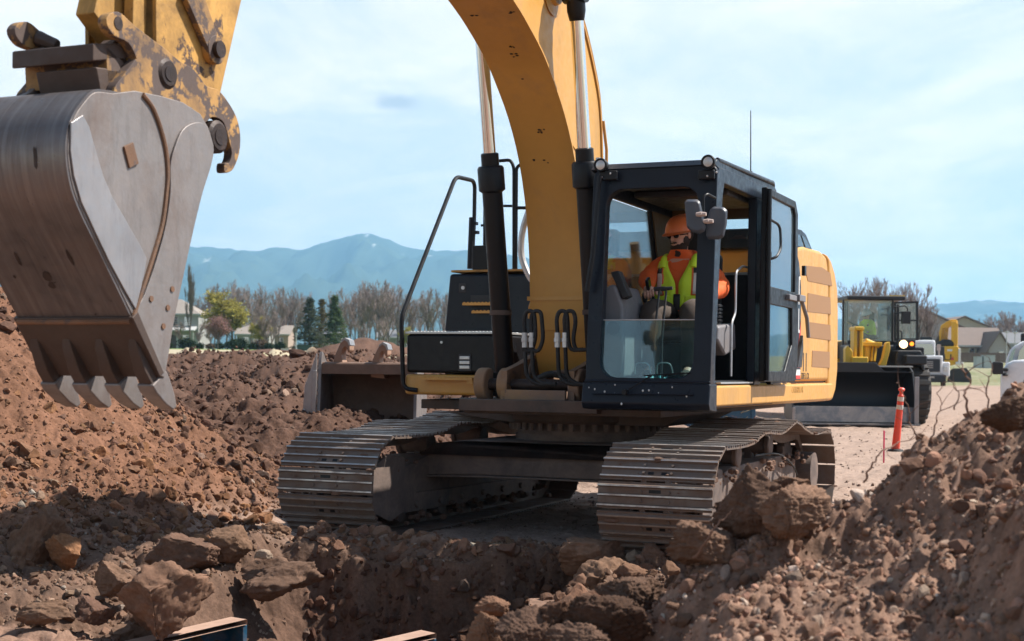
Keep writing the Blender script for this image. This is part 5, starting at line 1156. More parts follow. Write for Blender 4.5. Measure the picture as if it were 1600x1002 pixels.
def make_person(loc, rz, label, arms, legs, head_yaw, head_tilt, hat, beard, lean=0., grp=None, vest_sleeve=ORA, head_off=(0, -.05, .46)):
    P = empty('person', loc, rz, label, 'person', grp)
    # one continuous skin body: pelvis, spine, head stem, arms, legs (mostly under the clothes)
    V, E_, Rr = [], [], []
    def vtx(p, r, prev=None):
        V.append(Vector(p)); Rr.append(r)
        if prev is not None: E_.append((prev, len(V) - 1))
        return len(V) - 1
    ho = Vector(head_off)
    pel = vtx((0, 0, .02), .12); ch = vtx((0, lean * .6, .26), .13, pel); up_ = vtx((0, lean, .38), .10, ch); nk = vtx((ho.x * .6, ho.y * .7 + lean * .3, .45), .055, up_); hd0 = vtx(ho + Vector((0, .01, .03)), .06, nk); vtx(ho + Vector((0, .01, .10)), .06, hd0)
    hands = []
    for s, (el, ha) in zip((-1, 1), arms):
        a = vtx((s * .17, lean, .37), .055, up_); b = vtx(Vector(el), .042, a); c = vtx(Vector(ha), .026, b); hands.append((Vector(ha), (Vector(ha) - Vector(el)).normalized(), s))
    for s, (kn, an) in zip((-1, 1), legs):
        a = vtx((s * .09, -.03, .0), .08, pel); b = vtx(Vector(kn), .06, a); c = vtx(Vector(an), .04, b); vtx(Vector(an) + Vector((0, -.12, -.05)), .035, c)
    me = bpy.data.meshes.new('body'); me.from_pydata([tuple(v) for v in V], E_, []); bo = bpy.data.objects.new('body', me); COL.objects.link(bo)
    bo.modifiers.new('s', 'SKIN'); 
    for i, r in enumerate(Rr): me.skin_vertices[0].data[i].radius = (r, r)
    me.skin_vertices[0].data[0].use_root = True
    sm = bo.modifiers.new('d', 'SUBSURF'); sm.levels = sm.render_levels = 2
    m2 = bpy.data.meshes.new_from_object(bo.evaluated_get(bpy.context.evaluated_depsgraph_get())); bpy.data.objects.remove(bo)
    q = MB(); q.v = [tuple(v.co) for v in m2.vertices]; q.f = [tuple(p.vertices) for p in m2.polygons]
    HM = Matrix.Translation(ho + Vector((0, 0, .105))) @ Matrix.Rotation(head_yaw, 4, 'Z') @ Matrix.Rotation(head_tilt, 4, 'X')
    def head(mb, fn):
        t = MB(); fn(t); mb.add([HM @ Vector(v) for v in t.v], t.f)
    def face(t):
        n = 24
        for c, r, sc in (((0, .01, .03), .1, (.78, .98, 1.0)), ((0, -.018, -.045), .075, (.80, .92, 1.05))): t.ball(c, r, n, sc)
        t.add([(-.012, -.088, .02), (.012, -.088, .02), (.019, -.092, -.022), (-.019, -.092, -.022), (0, -.118, -.018), (0, -.096, .025)], [(0, 5, 4, 3), (5, 1, 2, 4), (3, 4, 2), (0, 3, 2, 1), (0, 1, 5)])
        for s in (-1, 1): t.ball((s * .079, .012, .005), .026, 10, (.35, .7, 1.15))
        t.ball((0, -.088, -.052), .02, 10, (1.2, .4, .45)); t.ball((-.0, -.086, .028), .05, 12, (1.1, .25, .25))
    head(q, face)
    for ha, d, s in hands:
        x, y, z = basis(d); palm = ha + d * .045; side = Vector((1, 0, 0)) - d * d.x; side = side.normalized() if side.length > .2 else x; dn = d.cross(side).normalized()
        if dn.z > 0: dn = -dn
        q.ball(palm, .045, 12, (.85, .85, .75))
        for k, L_ in enumerate((.07, .08, .075, .06)):
            b0 = palm + side * (-.030 + .020 * k) + d * .030; p1 = b0 + d * L_ * .40; p2 = p1 + (d * .35 + dn * .9).normalized() * L_ * .38; p3 = p2 + (-d * .6 + dn * .7).normalized() * L_ * .33
            q.tube([b0, p1, p2, p3], [.0105, .0105, .0098, .0085], 8); q.ball(p3, .0085, 8); q.ball(p1, .0108, 8)
        t0 = palm - side * .034 * (1 if s > 0 else -1) - d * .012; t1 = t0 - side * .022 * (1 if s > 0 else -1) + d * .022 + dn * .012; t2 = t1 + d * .018 + dn * .022; q.tube([t0, t1, t2], [.0135, .012, .0095], 8); q.ball(t2, .0095, 8)
    BD = q.build('body', SKIN, P, smooth=60)
    # torso rings
    def ring(w):
        W = [-.06, .0, .08, .20, .30, .36, .40, .435, .47]; A = [.165, .178, .178, .195, .200, .185, .15, .10, .078]; B = [.13, .145, .14, .138, .125, .11, .095, .080, .072]
        return np.interp(w, W, A), np.interp(w, W, B), np.interp(w, W, [0, 0, lean * .2, lean * .55, lean * .9, lean, lean, lean + ho.y * .5, lean + ho.y * .7])
    def loft(ws, a0, a1, k, n=40, gap=None):
        t = MB(); vs = []; fs = []
        for w in ws:
            A, B, c = ring(w); g0 = a0 if gap is None else gap(w); g1 = a1 if gap is None else 2 * math.pi - gap(w)
            for i in range(n + 1):
                a = g0 + (g1 - g0) * i / n; ca, sa = math.sin(a), -math.cos(a); e = .8
                fold = 1 + .018 * math.sin(a * 7 + w * 31) + .012 * math.sin(a * 3 - w * 50)
                vs.append((math.copysign(abs(ca) ** e, ca) * A * k * fold, c + math.copysign(abs(sa) ** e, sa) * B * k * fold, w))
        m_ = n + 1
        for j in range(len(ws) - 1):
            for i in range(n): fs.append((j * m_ + i, j * m_ + i + 1, (j + 1) * m_ + i + 1, (j + 1) * m_ + i))
        t.add(vs, fs); return t
    def solid(t, name, mt, th=.004):
        o = t.build(name, mt, P, smooth=60); md = o.modifiers.new('t', 'SOLIDIFY'); md.thickness = th; md.offset = 1; return o
    WS = list(np.linspace(-.06, .47, 24))
    h = loft(WS, 0, 2 * math.pi, 1.)
    for s, (el, ha) in zip((-1, 1), arms):
        sh = Vector((s * .165, lean, .355)); el = Vector(el); ha = Vector(ha); d = (ha - el).normalized()
        pts = smooth_pts([sh - Vector((s * .05, 0, 0)), sh, sh.lerp(el, .5) + Vector((s * .012, .01, 0)), el, el.lerp(ha, .5), ha - d * .0], 5); n = len(pts)
        rr_ = [(.078 - .012 * i / n - .026 * max(0, i / n - .6) / .4) * (1 + .05 * math.sin(i * 1.9)) for i in range(n)]; rr_[-1] *= .82
        h.tube(pts, rr_, 14); h.ball(pts[5], .076, 14)
    hood = ho + Vector((.03, .06, -.03))
    h.tube(smooth_pts([ho + Vector(p) for p in ((-.075, -.02, -.085), (-.095, .03, -.05), (-.06, .10, -.02), (.03, .115, -.015), (.10, .05, -.03), (.10, -.01, -.08), (.05, -.03, -.15), (-.035, -.03, -.15), (-.075, -.01, -.095))], 4), .027, 12)
    h.build('hoodie', vest_sleeve, P, smooth=60)
    gp = lambda w: .03 + .36 * max(0, (w - .21) / .18) ** 1.3 if w > .21 else .03
    ws = list(np.linspace(-.05, .385, 20))
    solid(loft(ws, 0, 0, 1.12, 44, gp), 'vest', LIME, .006)
    for s in (-1, 1):
        sh = MB(); 
        for x0, x1, zt in ((s * .085, s * .15, .0),):
            sh.tube(smooth_pts([(s * .12, lean - .125, .33), (s * .12, lean - .085, .40), (s * .115, lean - .01, .425), (s * .115, lean + .07, .41), (s * .12, lean + .12, .34)], 4), .027, 10)
        sh.build('vest_shoulder', LIME, P, smooth=60)
        def band(w0, w1, f0, f1, k, nm, mt):
            a, b_ = (f0, f1) if s > 0 else (2 * math.pi - f1, 2 * math.pi - f0); solid(loft(list(np.linspace(w0, w1, 6)), a, b_, k, 8), nm, mt, .003)
        band(.12, .36, .42, .76, 1.15, 'orange_trim', OTR); band(.13, .29, .48, .70, 1.175, 'reflective_band', SILV); band(.335, .375, .48, .70, 1.175, 'reflective_band', SILV); band(.29, .335, .48, .70, 1.172, 'black_band', BLKC)
        band(.06, .12, .2, .9, 1.15, 'pocket', LIME)
    solid(loft(list(np.linspace(-.045, .0, 4)), .03, 2 * math.pi - .03, 1.15, 40), 'reflective_waistband', SILV, .003)
    solid(loft([-.055, -.045], .03, 2 * math.pi - .03, 1.17, 40), 'orange_hem', OTR, .003); solid(loft([.0, .008], .03, 2 * math.pi - .03, 1.17, 40), 'orange_hem', OTR, .003)
    solid(loft(list(np.linspace(-.055, .13, 8)), -.07, .07, 1.17, 4), 'zip_strip', BLKC, .003)
    # trousers, boots
    t = MB()
    t.ball((0, .01, -.045), .165, 20, (1.02, .85, .55))
    for s, (kn, an) in zip((-1, 1), legs):
        kn = Vector(kn); an = Vector(an); pts = smooth_pts([Vector((s * .085, .0, -.045)), Vector((s * .1, -.12, -.02)), kn + Vector((0, .05, .0)), kn + Vector((0, -.03, -.05)), kn.lerp(an, .5), an], 5); n = len(pts)
        t.tube(pts, [(.105 - .038 * i / n) * (1 + .03 * math.sin(i * 2.2)) for i in range(n)], 14)
    t.build('trousers', TRO, P, smooth=60)
    for s, (kn, an) in zip((-1, 1), legs):
        an = Vector(an); t = MB(); t.ball(an + Vector((0, -.06, -.06)), .07, 14, (.75, 1.9, .7)); t.cyl(an + Vector((0, 0, -.06)), an + Vector((0, 0, .06)), .055, seg=14); t.build('boot', TRO, P, smooth=60)
    def hb(name, mt, fn, smooth=60):
        t = MB(); fn(t); t.v = [tuple(HM @ Vector(v)) for v in t.v]; return t.build(name, mt, P, smooth=smooth)
    def hatf(t):
        n = 28; prof = [(1.10, .035), (1.06, .06), (1.0, .085), (.88, .115), (.68, .142), (.42, .158), (.15, .164), (.0, .165)]; vs = []; 
        for k, z in prof:
            for i in range(n): a = 2 * math.pi * i / n; vs.append((.105 * k * math.cos(a), .015 + .128 * k * math.sin(a), z))
        t.add(vs, [(j * n + i, j * n + (i + 1) % n, (j + 1) * n + (i + 1) % n, (j + 1) * n + i) for j in range(len(prof) - 1) for i in range(n)])
        vs = []; 
        for k in (0, 1):
            for i in range(n):
                a = 2 * math.pi * i / n; f = max(0, -math.sin(a)) ** 1.5; r = 1.10 + k * (.06 + .28 * f); vs.append((.105 * (1.10 + k * (.05 + .12 * f)) * math.cos(a), .015 + .128 * r * math.sin(a), .037 - k * (.004 + .014 * f)))
        t.add(vs, [(i, (i + 1) % n, n + (i + 1) % n, n + i) for i in range(n)]); t.add([(x, y, z + .004) for x, y, z in vs], [(i, n + i, n + (i + 1) % n, (i + 1) % n) for i in range(n)])
        for x in (-.025, 0, .025): t.tube([(x, -.09, .115), (x, -.03, .152), (x, .05, .163), (x, .11, .125)], .006, 6)
    hb('hard_hat', hat, hatf)
    if beard:
        def bf_(t):
            rb = random.Random(6); t.ball((0, -.030, -.078), .073, 24, (.95, .82, .72)); t.ball((0, -.048, -.112), .054, 20, (1.0, .75, .85)); t.ball((0, -.086, -.040), .026, 14, (1.3, .4, .22))
            for s in (-1, 1): t.ball((s * .062, -.01, -.035), .034, 12, (.55, .9, 1.3))
            t.v = [(x + rb.uniform(-.003, .003), y + rb.uniform(-.003, .003), z + rb.uniform(-.004, .004)) for x, y, z in t.v]
        hb('beard', HAIRM, bf_, 30)
    hb('hair', HAIRM, lambda t: t.ball((0, .035, .01), .088, 16, (.90, .85, .8)))
    def sg(t):
        for s in (-1, 1): t.ball((s * .032, -.084, .012), .027, 12, (1.05, .45, .66)); t.tube([(s * .064, -.075, .017), (s * .082, .01, .015)], .004, 6)
        t.box((0, -.095, .018), (.03, .008, .006))
    hb('sunglasses', SHADES, sg)
    return P
PS = 1.10
oo = Vector((1.02, -.50, 1.87)); ow = tow(*oo)
def rel(px, py, v): return (mp(px, py, v=v) - oo) / PS
OP = make_person(ow, -MTH, 'bearded operator in orange hard hat, orange hoodie and lime vest sitting in the excavator cab',
            [(rel(1012, 437, -.66), rel(1013, 449, -.82)), (rel(1126, 450, -.58), rel(1112, 461, -.80))],
            [(rel(1019, 486, -1.02), rel(1018, 575, -1.10)), (rel(1082, 486, -1.02), rel(1078, 575, -1.10))], R(-26), R(11), HATO, True, lean=-.02, head_off=(.0, -.085, .470)); OP.scale = (PS,) * 3
q = MB(); c = mp(1013, 444, v=-.90); q.box(c, (.03, .07, .10), Matrix.Rotation(R(30), 3, 'X')); PH = q.build('phone', SHADES, None, bevel=.008); PH.matrix_world = Matrix.Translation((MX, MY, 0)) @ Matrix.Rotation(-MTH, 4, 'Z'); tag(PH, 'black phone held in the hand of the bearded operator', 'phone')

# ------------------------------------------------------------------ spare bucket behind the left track
def local_of(o): 
    c = o.location.copy(); rz = o.rotation_euler.z; M = Matrix.Rotation(-rz, 3, 'Z'); return lambda p: M @ (Vector(p) - c)
SB = empty('spare_bucket', at(560, 672, 16.8), -.10, 'worn empty bucket with two hooked ears standing on the dirt behind the left track', 'bucket')
T_ = local_of(SB)
def sb(px, py, dy=0.): return T_(at(px, py, 16.8 + dy))
P0, P1 = sb(499, 568), sb(652, 590)
w0, w1 = P0.x, P1.x
# open front faces the camera: shell curves from the top plate round the back to the floor
prof = [(0, .86), (.05, .90), (.30, .86), (.55, .70), (.66, .45), (.62, .2), (.45, .02), (.2, -.06), (.0, -.08)]
prof = [(p.x, p.y) for p in smooth_pts([(a, b, 0) for a, b in prof], 3)]
zb = P0.z - .88
m = MB(); n = len(prof); vs = []
for x in (w0, w1):
    vs += [(x, a, b + zb) for a, b in prof]
for x in (w0, w1):
    vs += [(x, a * .96, .4 + (b - .4) * .96 + zb) for a, b in prof]
fs = []
for i in range(n - 1): fs += [(i, i + 1, n + i + 1, n + i), (2 * n + i, 3 * n + i, 3 * n + i + 1, 2 * n + i + 1)]
fs += [(0, n, 3 * n, 2 * n), (n - 1, 3 * n - 1, 4 * n - 1, 2 * n - 1)] + [(i, 2 * n + i, 2 * n + i + 1, i + 1) for i in range(n - 1)] + [(n + i, n + i + 1, 3 * n + i + 1, 3 * n + i) for i in range(n - 1)]
m.add(vs, fs); m.bb(w0, w1, -.02, .02, zb + .76, zb + .875); m.build('shell', RUST if False else paint('brown_bucket', (.16, .095, .065), .6, dirt=.4, dcol=(.24, .15, .11), dscale=4, bump=.4), SB)
for x, s in ((w0, -1), (w1, 1)):
    m = MB(); o_ = [(-.10, -.06), (-.02, .90), (.04, 1.02), (.10, 1.0), (.34, .84), (.60, .68), (.70, .44), (.66, .18), (.48, -.02), (.2, -.1)]; m.prism([(a, b + zb) for a, b in o_], 'u', x - .02, x + .02)
    m.build('side_plate', STLS, SB, bevel=.006)
m = MB(); m.bb(w0 - .075, w0 - .02, -.11, -.07, zb - .05, zb + .80); m.prism([(w0 - .02, zb + 1.0), (w0 - .16, zb + .62), (w0 - .20, zb + .1), (w0 - .18, zb - .05), (w0 - .02, zb - .05)], 'v', -.10, -.06); m.build('side_cutter', STLW, SB, bevel=.008)
m = MB(); a0 = Vector((w0 - .17, -.115, zb + .34)); m.tube([a0, a0 + Vector((.04, 0, -.07)), a0 + Vector((.12, 0, -.09))], .012, 6); m.build('bright_scratch', ALU, SB)
for px_ in (528, 588):
    # hooked ear seen edge-on to three quarters
    E_ = [(-8, 0), (-4, -18), (2, -32), (6, -40), (12, -44), (18, -41), (20, -34), (20, -26), (17, -22), (15, -28), (12, -31), (8, -27), (7, -18), (9, -8), (14, 2), (16, 12), (-6, 10)]
    m = MB(); base = sb(px_, 573 if px_ < 560 else 580, .12); k = 16.8 / FPX
    m.prism([(base.x + a * k, base.z - b * k) for a, b in E_], 'v', .05, .30)
    ER = m.build('hooked_ear', paint('ear_rust', (.30, .17, .11), .65, dirt=.3, chips=.3, ccol=(.30, .27, .26), dcol=(.30, .22, .18), bump=.3) if 'ear_rust' not in MATS else MATS['ear_rust'], SB, bevel=.012)
    m = MB(); m.prism([(base.x + a * k, base.z - b * k) for a, b in ((6, -41), (12, -45.5), (19, -42), (21, -34), (18.5, -33), (16, -39), (11, -42), (7, -38))], 'v', .04, .31); m.build('polished_tip', STLW, ER)

# ------------------------------------------------------------------ blue steel: trench panels in front, blue box behind
BLU = paint('blue_steel', (.012, .065, .12), .5, var=.25, dirt=.25, dcol=(.20, .12, .085), dscale=5, chips=.38, ccol=(.20, .085, .05), cscale=7, bump=.3)
RSTL = paint('pale_rusty_edge', (.42, .27, .20), .7, dirt=.35, dcol=(.28, .17, .12), dscale=6, bump=.4)
def panel(p1, p2, thick, h, label):
    p1 = Vector(p1); p2 = Vector(p2); d = (p2 - p1); Ln = d.length; rz = math.atan2(d.y, d.x)
    o = empty('trench_panel', (p1.x, p1.y, p1.z), rz, label, 'trench panel')
    sl = d.z / Vector((d.x, d.y)).length
    m = MB(); m.add([(x, y, z + x * sl) for x in (0, Ln) for y in (-thick / 2, thick / 2) for z in (-h, -.035)], [(0, 1, 3, 2), (4, 6, 7, 5), (0, 2, 6, 4), (1, 5, 7, 3), (1, 3, 7, 5)][:4] + [(1, 5, 7, 3), (0, 4, 5, 1)]); m.build('plate', BLU, o, bevel=.006)
    m = MB(); m.add([(x, y, z + x * sl) for x in (-.012, Ln) for y in (-thick / 2 - .014, thick / 2 + .014) for z in (-.035, 0)], [(0, 1, 3, 2), (4, 6, 7, 5), (0, 2, 6, 4), (1, 5, 7, 3), (1, 3, 7, 5), (0, 4, 6, 2)][:4] + [(1, 5, 7, 3), (0, 4, 5, 1)]); m.build('top_rail', RSTL, o, bevel=.008)
    m = MB(); m.bb(-.02, .02, -thick / 2 - .006, thick / 2 + .006, -h, -.04); m.build('end_post', BLU, o, bevel=.006)
    return o
panel(at(372, 966, 9.6), at(170, 1012, 8.75), .13, .9, 'blue steel trench panel with rusty top rail at the bottom left')
panel(at(668, 987, 9.5), at(560, 1012, 9.1), .13, .9, 'steel trench panel whose pale rusty top just shows at the bottom centre')
BB = empty('steel_box', at(1118, 655, 24), -.05, 'blue scratched steel box lying behind the excavator under the cab', 'steel box')
T_ = local_of(BB); a, b_ = T_(at(1050, 655, 24)), T_(at(1178, 655, 24))
m = MB(); m.bb(a.x - .3, b_.x, 0, 1.4, -.45, .17); m.build('box', BLU, BB, bevel=.01)
m = MB(); m.bb(b_.x - .05, b_.x + .02, -.03, 1.42, -.45, .19); m.bb(a.x - .32, b_.x, -.03, .02, .16, .19); m.build('corner_rail', BLU, BB, bevel=.006)
m = MB(); rr = random.Random(2)
for k in range(16):
    x = rr.uniform(a.x, b_.x - .1); z = rr.uniform(-.02, .14); m.tube([(x, -.035, z), (x + rr.uniform(-.08, .08), -.036, z + rr.uniform(-.03, .03)), (x + rr.uniform(-.12, .12), -.035, z + rr.uniform(-.04, .06))], .004, 4)
m.build('straw', flat('dry_straw', (.40, .33, .2)), BB)

# ------------------------------------------------------------------ delineator, survey stake, roots
CO = flat('orange_plastic', (.80, .085, .05), .4)
dlb = at(1399, 704, 15.4); dlt = at(1409, 606, 15.3)
DL = empty('delineator', dlb, 0, 'leaning orange red delineator tube with two white bands on the gravel', 'traffic delineator')
d = dlt - dlb; Ln = d.length
m = MB(); m.lathe([(.046, 0), (.044, .02), (.032, Ln * .88), (.02, Ln * .90), (.018, Ln * .94), (.034, Ln * .955), (.034, Ln * .985), (.02, Ln)], (0, 0, 0), d, 20); m.build('tube', CO, DL)
for a_, b_ in ((.66, .73), (.79, .86)):
    m = MB(); r1, r2 = .0445 - .0123 * a_ / .88, .0445 - .0123 * b_ / .88; m.lathe([(r1 + .0015, Ln * a_), (r2 + .0015, Ln * b_)], (0, 0, 0), d, 20); m.build('reflective_band', SILV, DL)
m = MB(); m.lathe([(.09, 0), (.08, .02), (.045, .03)], (0, 0, -.01), (0, 0, 1), 16); m.build('base', RUB, DL)
PK = flat('pink_paint', (.75, .05, .16))
q0 = at(1381, 709, 15.4); STKE = MB(); STKE.tube([(0, 0, -.1), (.0, 0, .25)], .009, 6); o = STKE.build('survey_stake', PK, None); o.location = q0; tag(o, 'thin pink survey stake beside the orange delineator', 'stake')
ROOTM = paint('root_bark', (.19, .10, .065), .8, var=.3, dirt=.2, bump=.4)
def root(pts, r, label, d=5.3, seed=0, nb=3):
    rr = random.Random(seed); W_ = [at(x, y, d + dd) for x, y, dd in pts]; o_ = W_[0].copy(); W_ = [p - o_ for p in W_]
    m = MB(); sp = smooth_pts(W_, 5); n = len(sp); sp = [p + Vector((rr.uniform(-1, 1), rr.uniform(-1, 1), rr.uniform(-1, 1))) * .006 for p in sp]
    r = r * .6; m.tube(sp, [r * (1 - .75 * i / n) for i in range(n)], 7)
    for k in range(nb):
        i = rr.randrange(n // 4, n - 2); p = sp[i]; dd = Vector((rr.uniform(-1, 1), rr.uniform(-.5, .5), rr.uniform(-.3, 1))).normalized(); L_ = rr.uniform(.04, .12)
        m.tube([p, p + dd * L_ * .5, p + dd * L_ + Vector((rr.uniform(-.02, .02), 0, rr.uniform(-.02, .03)))], [r * .45, r * .3, r * .12], 5)
    o = m.build('root', ROOTM, None); o.location = o_; return tag(o, label, 'root', 'roots sticking out of the right pile')
root([(1352, 755, 0), (1362, 725, -.1), (1385, 700, -.1), (1420, 688, .1), (1450, 668, .2)], .007, 'long thin root curving beside the foot of the delineator', seed=1)
root([(1456, 690, 0), (1462, 660, 0), (1470, 635, .05), (1466, 615, .1), (1478, 596, .1)], .006, 'root rising left of the gap above the right pile crest', seed=2)
root([(1520, 655, 0), (1508, 620, 0), (1516, 600, .05), (1506, 580, .05), (1499, 566, .1)], .009, 'thickest upright root with a kink in front of the white truck', seed=3, nb=4)
root([(1545, 640, 0), (1542, 600, 0), (1549, 580, 0), (1546, 562, 0)], .006, 'short root standing right of the kinked root', seed=4)
root([(1440, 690, 0), (1425, 668, 0), (1418, 640, 0), (1410, 610, 0), (1402, 595, .05)], .006, 'thin forked root crossing in front of the delineator top', seed=5, nb=4)
root([(1490, 640, 0), (1497, 618, 0), (1488, 600, 0), (1478, 590, 0)], .005, 'faint curly root between the two tall roots', seed=6)
root([(1492, 770, -.5), (1500, 735, -.45), (1515, 715, -.4), (1508, 690, -.3)], .016, 'thick brown root lying on the face of the right pile', seed=7)
root([(1085, 870, .05), (1105, 845, .0), (1125, 815, .0), (1140, 800, 0)], .010, 'orange brown root stub in the dirt before the right track', seed=8, nb=1)
root([(930, 890, 5.0), (918, 902, 4.9), (905, 925, 4.9)], .008, 'fine root hanging at the right wall of the trench', seed=9, nb=1)

# ------------------------------------------------------------------ wheel loader
YL = flat('loader_yellow', (.72, .42, .03), .4); BLL = flat('loader_black', (.015, .015, .017), .5); TYR = flat('tyre', (.05, .045, .042), .85)
LD = empty('wheel_loader', (at(1350, 672, 34)[0], 34, float(gheight(at(1350, 672, 34)[0], 34)[0])), 0, 'yellow wheel loader with wide black bucket and lit headlight facing the camera on the road', 'wheel loader')
T_ = local_of(LD)
def lp(px, py, d=33.): return T_(at(px, py, d))
a, b_ = lp(1238, 660), lp(1430, 660); zt = lp(1330, 571).z; zb2 = a.z
m = MB(); pr = [(-.15, zb2), (.4, zb2 - .02), (.9, zb2 + .15), (1.1, zb2 + .6), (.95, zb2 + 1.0), (.55, zt - .02), (.25, zt)]
pr = [(p.x, p.y) for p in smooth_pts([(x, y, 0) for x, y in pr], 3)]; n = len(pr)
inn_ = [(x - .03 if i > 3 else x, y + .03 if i < n - 5 else y - .03) for i, (x, y) in enumerate(pr)]
vs = [(x, p[0] - 1., p[1]) for x in (a.x, b_.x) for p in pr] + [(x, p[0] - 1., p[1]) for x in (a.x, b_.x) for p in inn_]; fs = []
for i in range(n - 1): fs += [(i, i + 1, n + i + 1, n + i), (2 * n + i, 3 * n + i, 3 * n + i + 1, 2 * n + i + 1)]
fs += [(0, n, 3 * n, 2 * n), (n - 1, 3 * n - 1, 4 * n - 1, 2 * n - 1)]
m.add(vs, fs); LBK = m.build('bucket', BLL, LD)
tl, tr_ = lp(1316, 566), lp(1372, 569); tr2 = lp(1386, 582)
m = MB(); m.prism([(a.x, zt - .02), (a.x, tl.z + .0), (tr_.x, tl.z), (tr2.x, tr2.z + .03), (b_.x, tr2.z + .02), (b_.x, zt - .16), (a.x, zt - .16)], 'v', -.78, -.72); m.build('spill_guard', BLL, LBK, bevel=.01)
for x in (a.x, b_.x):
    m = MB(); m.prism([(-1.16, zb2 - .02), (-.6, zb2 - .03), (-.1, zb2 + .15), (.1, zb2 + .6), (-.05, zb2 + 1.0), (-.45, zt), (-.74, tr2.z + .02), (-.80, tr2.z - .1)], 'u', x - .02, x + .02); m.build('side_plate', BLL, LBK, bevel=.006)
m = MB(); m.bb(b_.x - .07, b_.x + .03, -1.19, -1.12, zb2, tr2.z - .1); m.bb(a.x - .03, a.x + .03, -1.19, -1.14, zb2, zb2 + .35); m.build('worn_edge', STLW, LBK, bevel=.01)
m = MB(); m.bb(a.x - .04, b_.x + .04, -1.28, -.95, zb2 - .04, zb2 - .005); m.prism([(-1.1, zb2 + .0), (-.98, zb2 + .38), (-.94, zb2 + .38), (-1.0, zb2)], 'u', a.x + .02, b_.x - .02); m.build('cutting_edge', paint('loader_edge', (.10, .10, .11), .5, dirt=.4, dcol=(.3, .25, .22)), LBK, bevel=.006)
# arms and tilt linkage
def lbox(mb, px0, px1, py0, py1, d0, d1):
    p, q = lp(px0, py1, (d0 + d1) / 2), lp(px1, py0, (d0 + d1) / 2); mb.bb(p.x, q.x, d0 - 34, d1 - 34, p.z, q.z)
m = MB(); lbox(m, 1331, 1337, 513, 566, 34.2, 34.6); lbox(m, 1340, 1346, 513, 566, 34.2, 34.6); lbox(m, 1331, 1346, 511, 517, 34.1, 34.7); lbox(m, 1327, 1352, 558, 568, 34.0, 34.6); m.build('tilt_lever', YL, LD, bevel=.03)
m = MB(); P_ = [lp(x, y, 34.3) for x, y in ((1382, 536), (1387, 534), (1388, 545), (1380, 577), (1373, 577), (1372, 570), (1377, 560))]; m.prism([(p.x, p.z) for p in P_], 'v', .1, .35); m.build('lift_arm', YL, LD, bevel=.02)
m = MB(); P_ = [lp(x, y, 34.3) for x, y in ((1322, 540), (1318, 545), (1318, 568), (1330, 568), (1330, 550))]; m.prism([(p.x, p.z) for p in P_], 'v', .1, .35); m.build('lift_arm', YL, LD, bevel=.02)
m = MB(); lbox(m, 1346, 1376, 535, 541, 34.6, 34.9); lbox(m, 1350, 1356, 530, 560, 34.7, 35.0); 
for px_ in (1359, 1364, 1369): p, q = lp(px_, 540, 34.8), lp(px_ - 3, 565, 34.7); m.tube([p, q], .035, 8)
m.tube([lp(1352, 532, 34.7), lp(1374, 541, 34.8)], .06, 8); m.build('front_frame', YL, LD, bevel=.02)
m = MB(); lbox(m, 1318, 1395, 540, 600, 35., 36.); m.build('dark_frame', BLL, LD, bevel=.05)
# cab
m = MB()
for x in (1317, 1394): lbox(m, x - 1.5, x + 2, 468, 545, 36.0, 36.1)
for x in (1320, 1392): lbox(m, x - 1, x + 2, 470, 545, 37.4, 37.5)
lbox(m, 1314, 1396, 534, 560, 36.0, 37.5); lbox(m, 1322, 1325, 470, 540, 36.9, 37.0)
LC = m.build('cab', BLL, LD, bevel=.02)
m = MB(); lbox(m, 1312, 1401, 465.5, 471, 35.9, 37.6); m.build('roof', BLL, LC, bevel=.03); m = MB(); lbox(m, 1378, 1401, 464, 466, 35.95, 37.5); m.build('roof_edge', YL, LC)
m = MB(); lbox(m, 1318, 1393, 471, 535, 36.04, 36.06); m.build('windshield', GL, LC)
m = MB(); p, q = lp(1392, 471, 36.1), lp(1392, 535, 37.4); m.bb(p.x, p.x + .01, 2.1, 3.4, q.z, p.z); m.build('side_window', GL, LC)
# open side window standing out on the right
o_ = [lp(x, y, 35.9) for x, y in ((1397, 472), (1434, 471), (1434.5, 532), (1397, 533))]; i_ = [lp(x, y, 35.9) for x, y in ((1399.5, 475), (1431, 474), (1431, 529), (1399.5, 529))]
m = MB(); ring_frame(m, [(p.x, p.z) for p in o_], [(p.x, p.z) for p in i_], 'v', 1.86, 1.92); lbox(m, 1399, 1434, 500, 502, 35.87, 35.9); WF = m.build('open_door', BLL, LC)
m = MB(); m.prism([(p.x, p.z) for p in i_], 'v', 1.885, 1.89); m.build('door_glass', GL, WF)
m = MB(); lbox(m, 1409, 1422, 487, 506, 35.3, 35.45); m.tube([lp(1397, 480, 35.4), lp(1414, 478, 35.4), lp(1418, 482, 35.4), lp(1418, 488, 35.4)], .02, 6); m.tube([lp(1397, 489, 35.4), lp(1412, 489, 35.4)], .02, 6); m.build('mirror', BLL, LD, bevel=.03)
m = MB()
for x in (1402, 1404): m.tube([lp(x, 476, 35.6), lp(x, 534, 35.6)], .02, 6)
m.tube(fillet([lp(1400, 517, 35.6), lp(1409, 517, 35.6), lp(1409, 533, 35.6)], .1), .02, 6); m.build('ladder_rail', BLL, LD)
# seat, wheel
m = MB(); lbox(m, 1352, 1366, 488, 530, 36.8, 37.0); lbox(m, 1346, 1368, 524, 530, 36.3, 37.0); m.build('seat', DKP, LC, bevel=.06); m = MB(); c = lp(1333, 508, 36.4); m.lathe([(.17, 0), (.19, .01), (.17, .03)], c, (.4, 0, .9), 20); m.cyl(c, c + Vector((-.05, .2, -.5)), .03, seg=8); m.build('steering_wheel', BLL, LC)
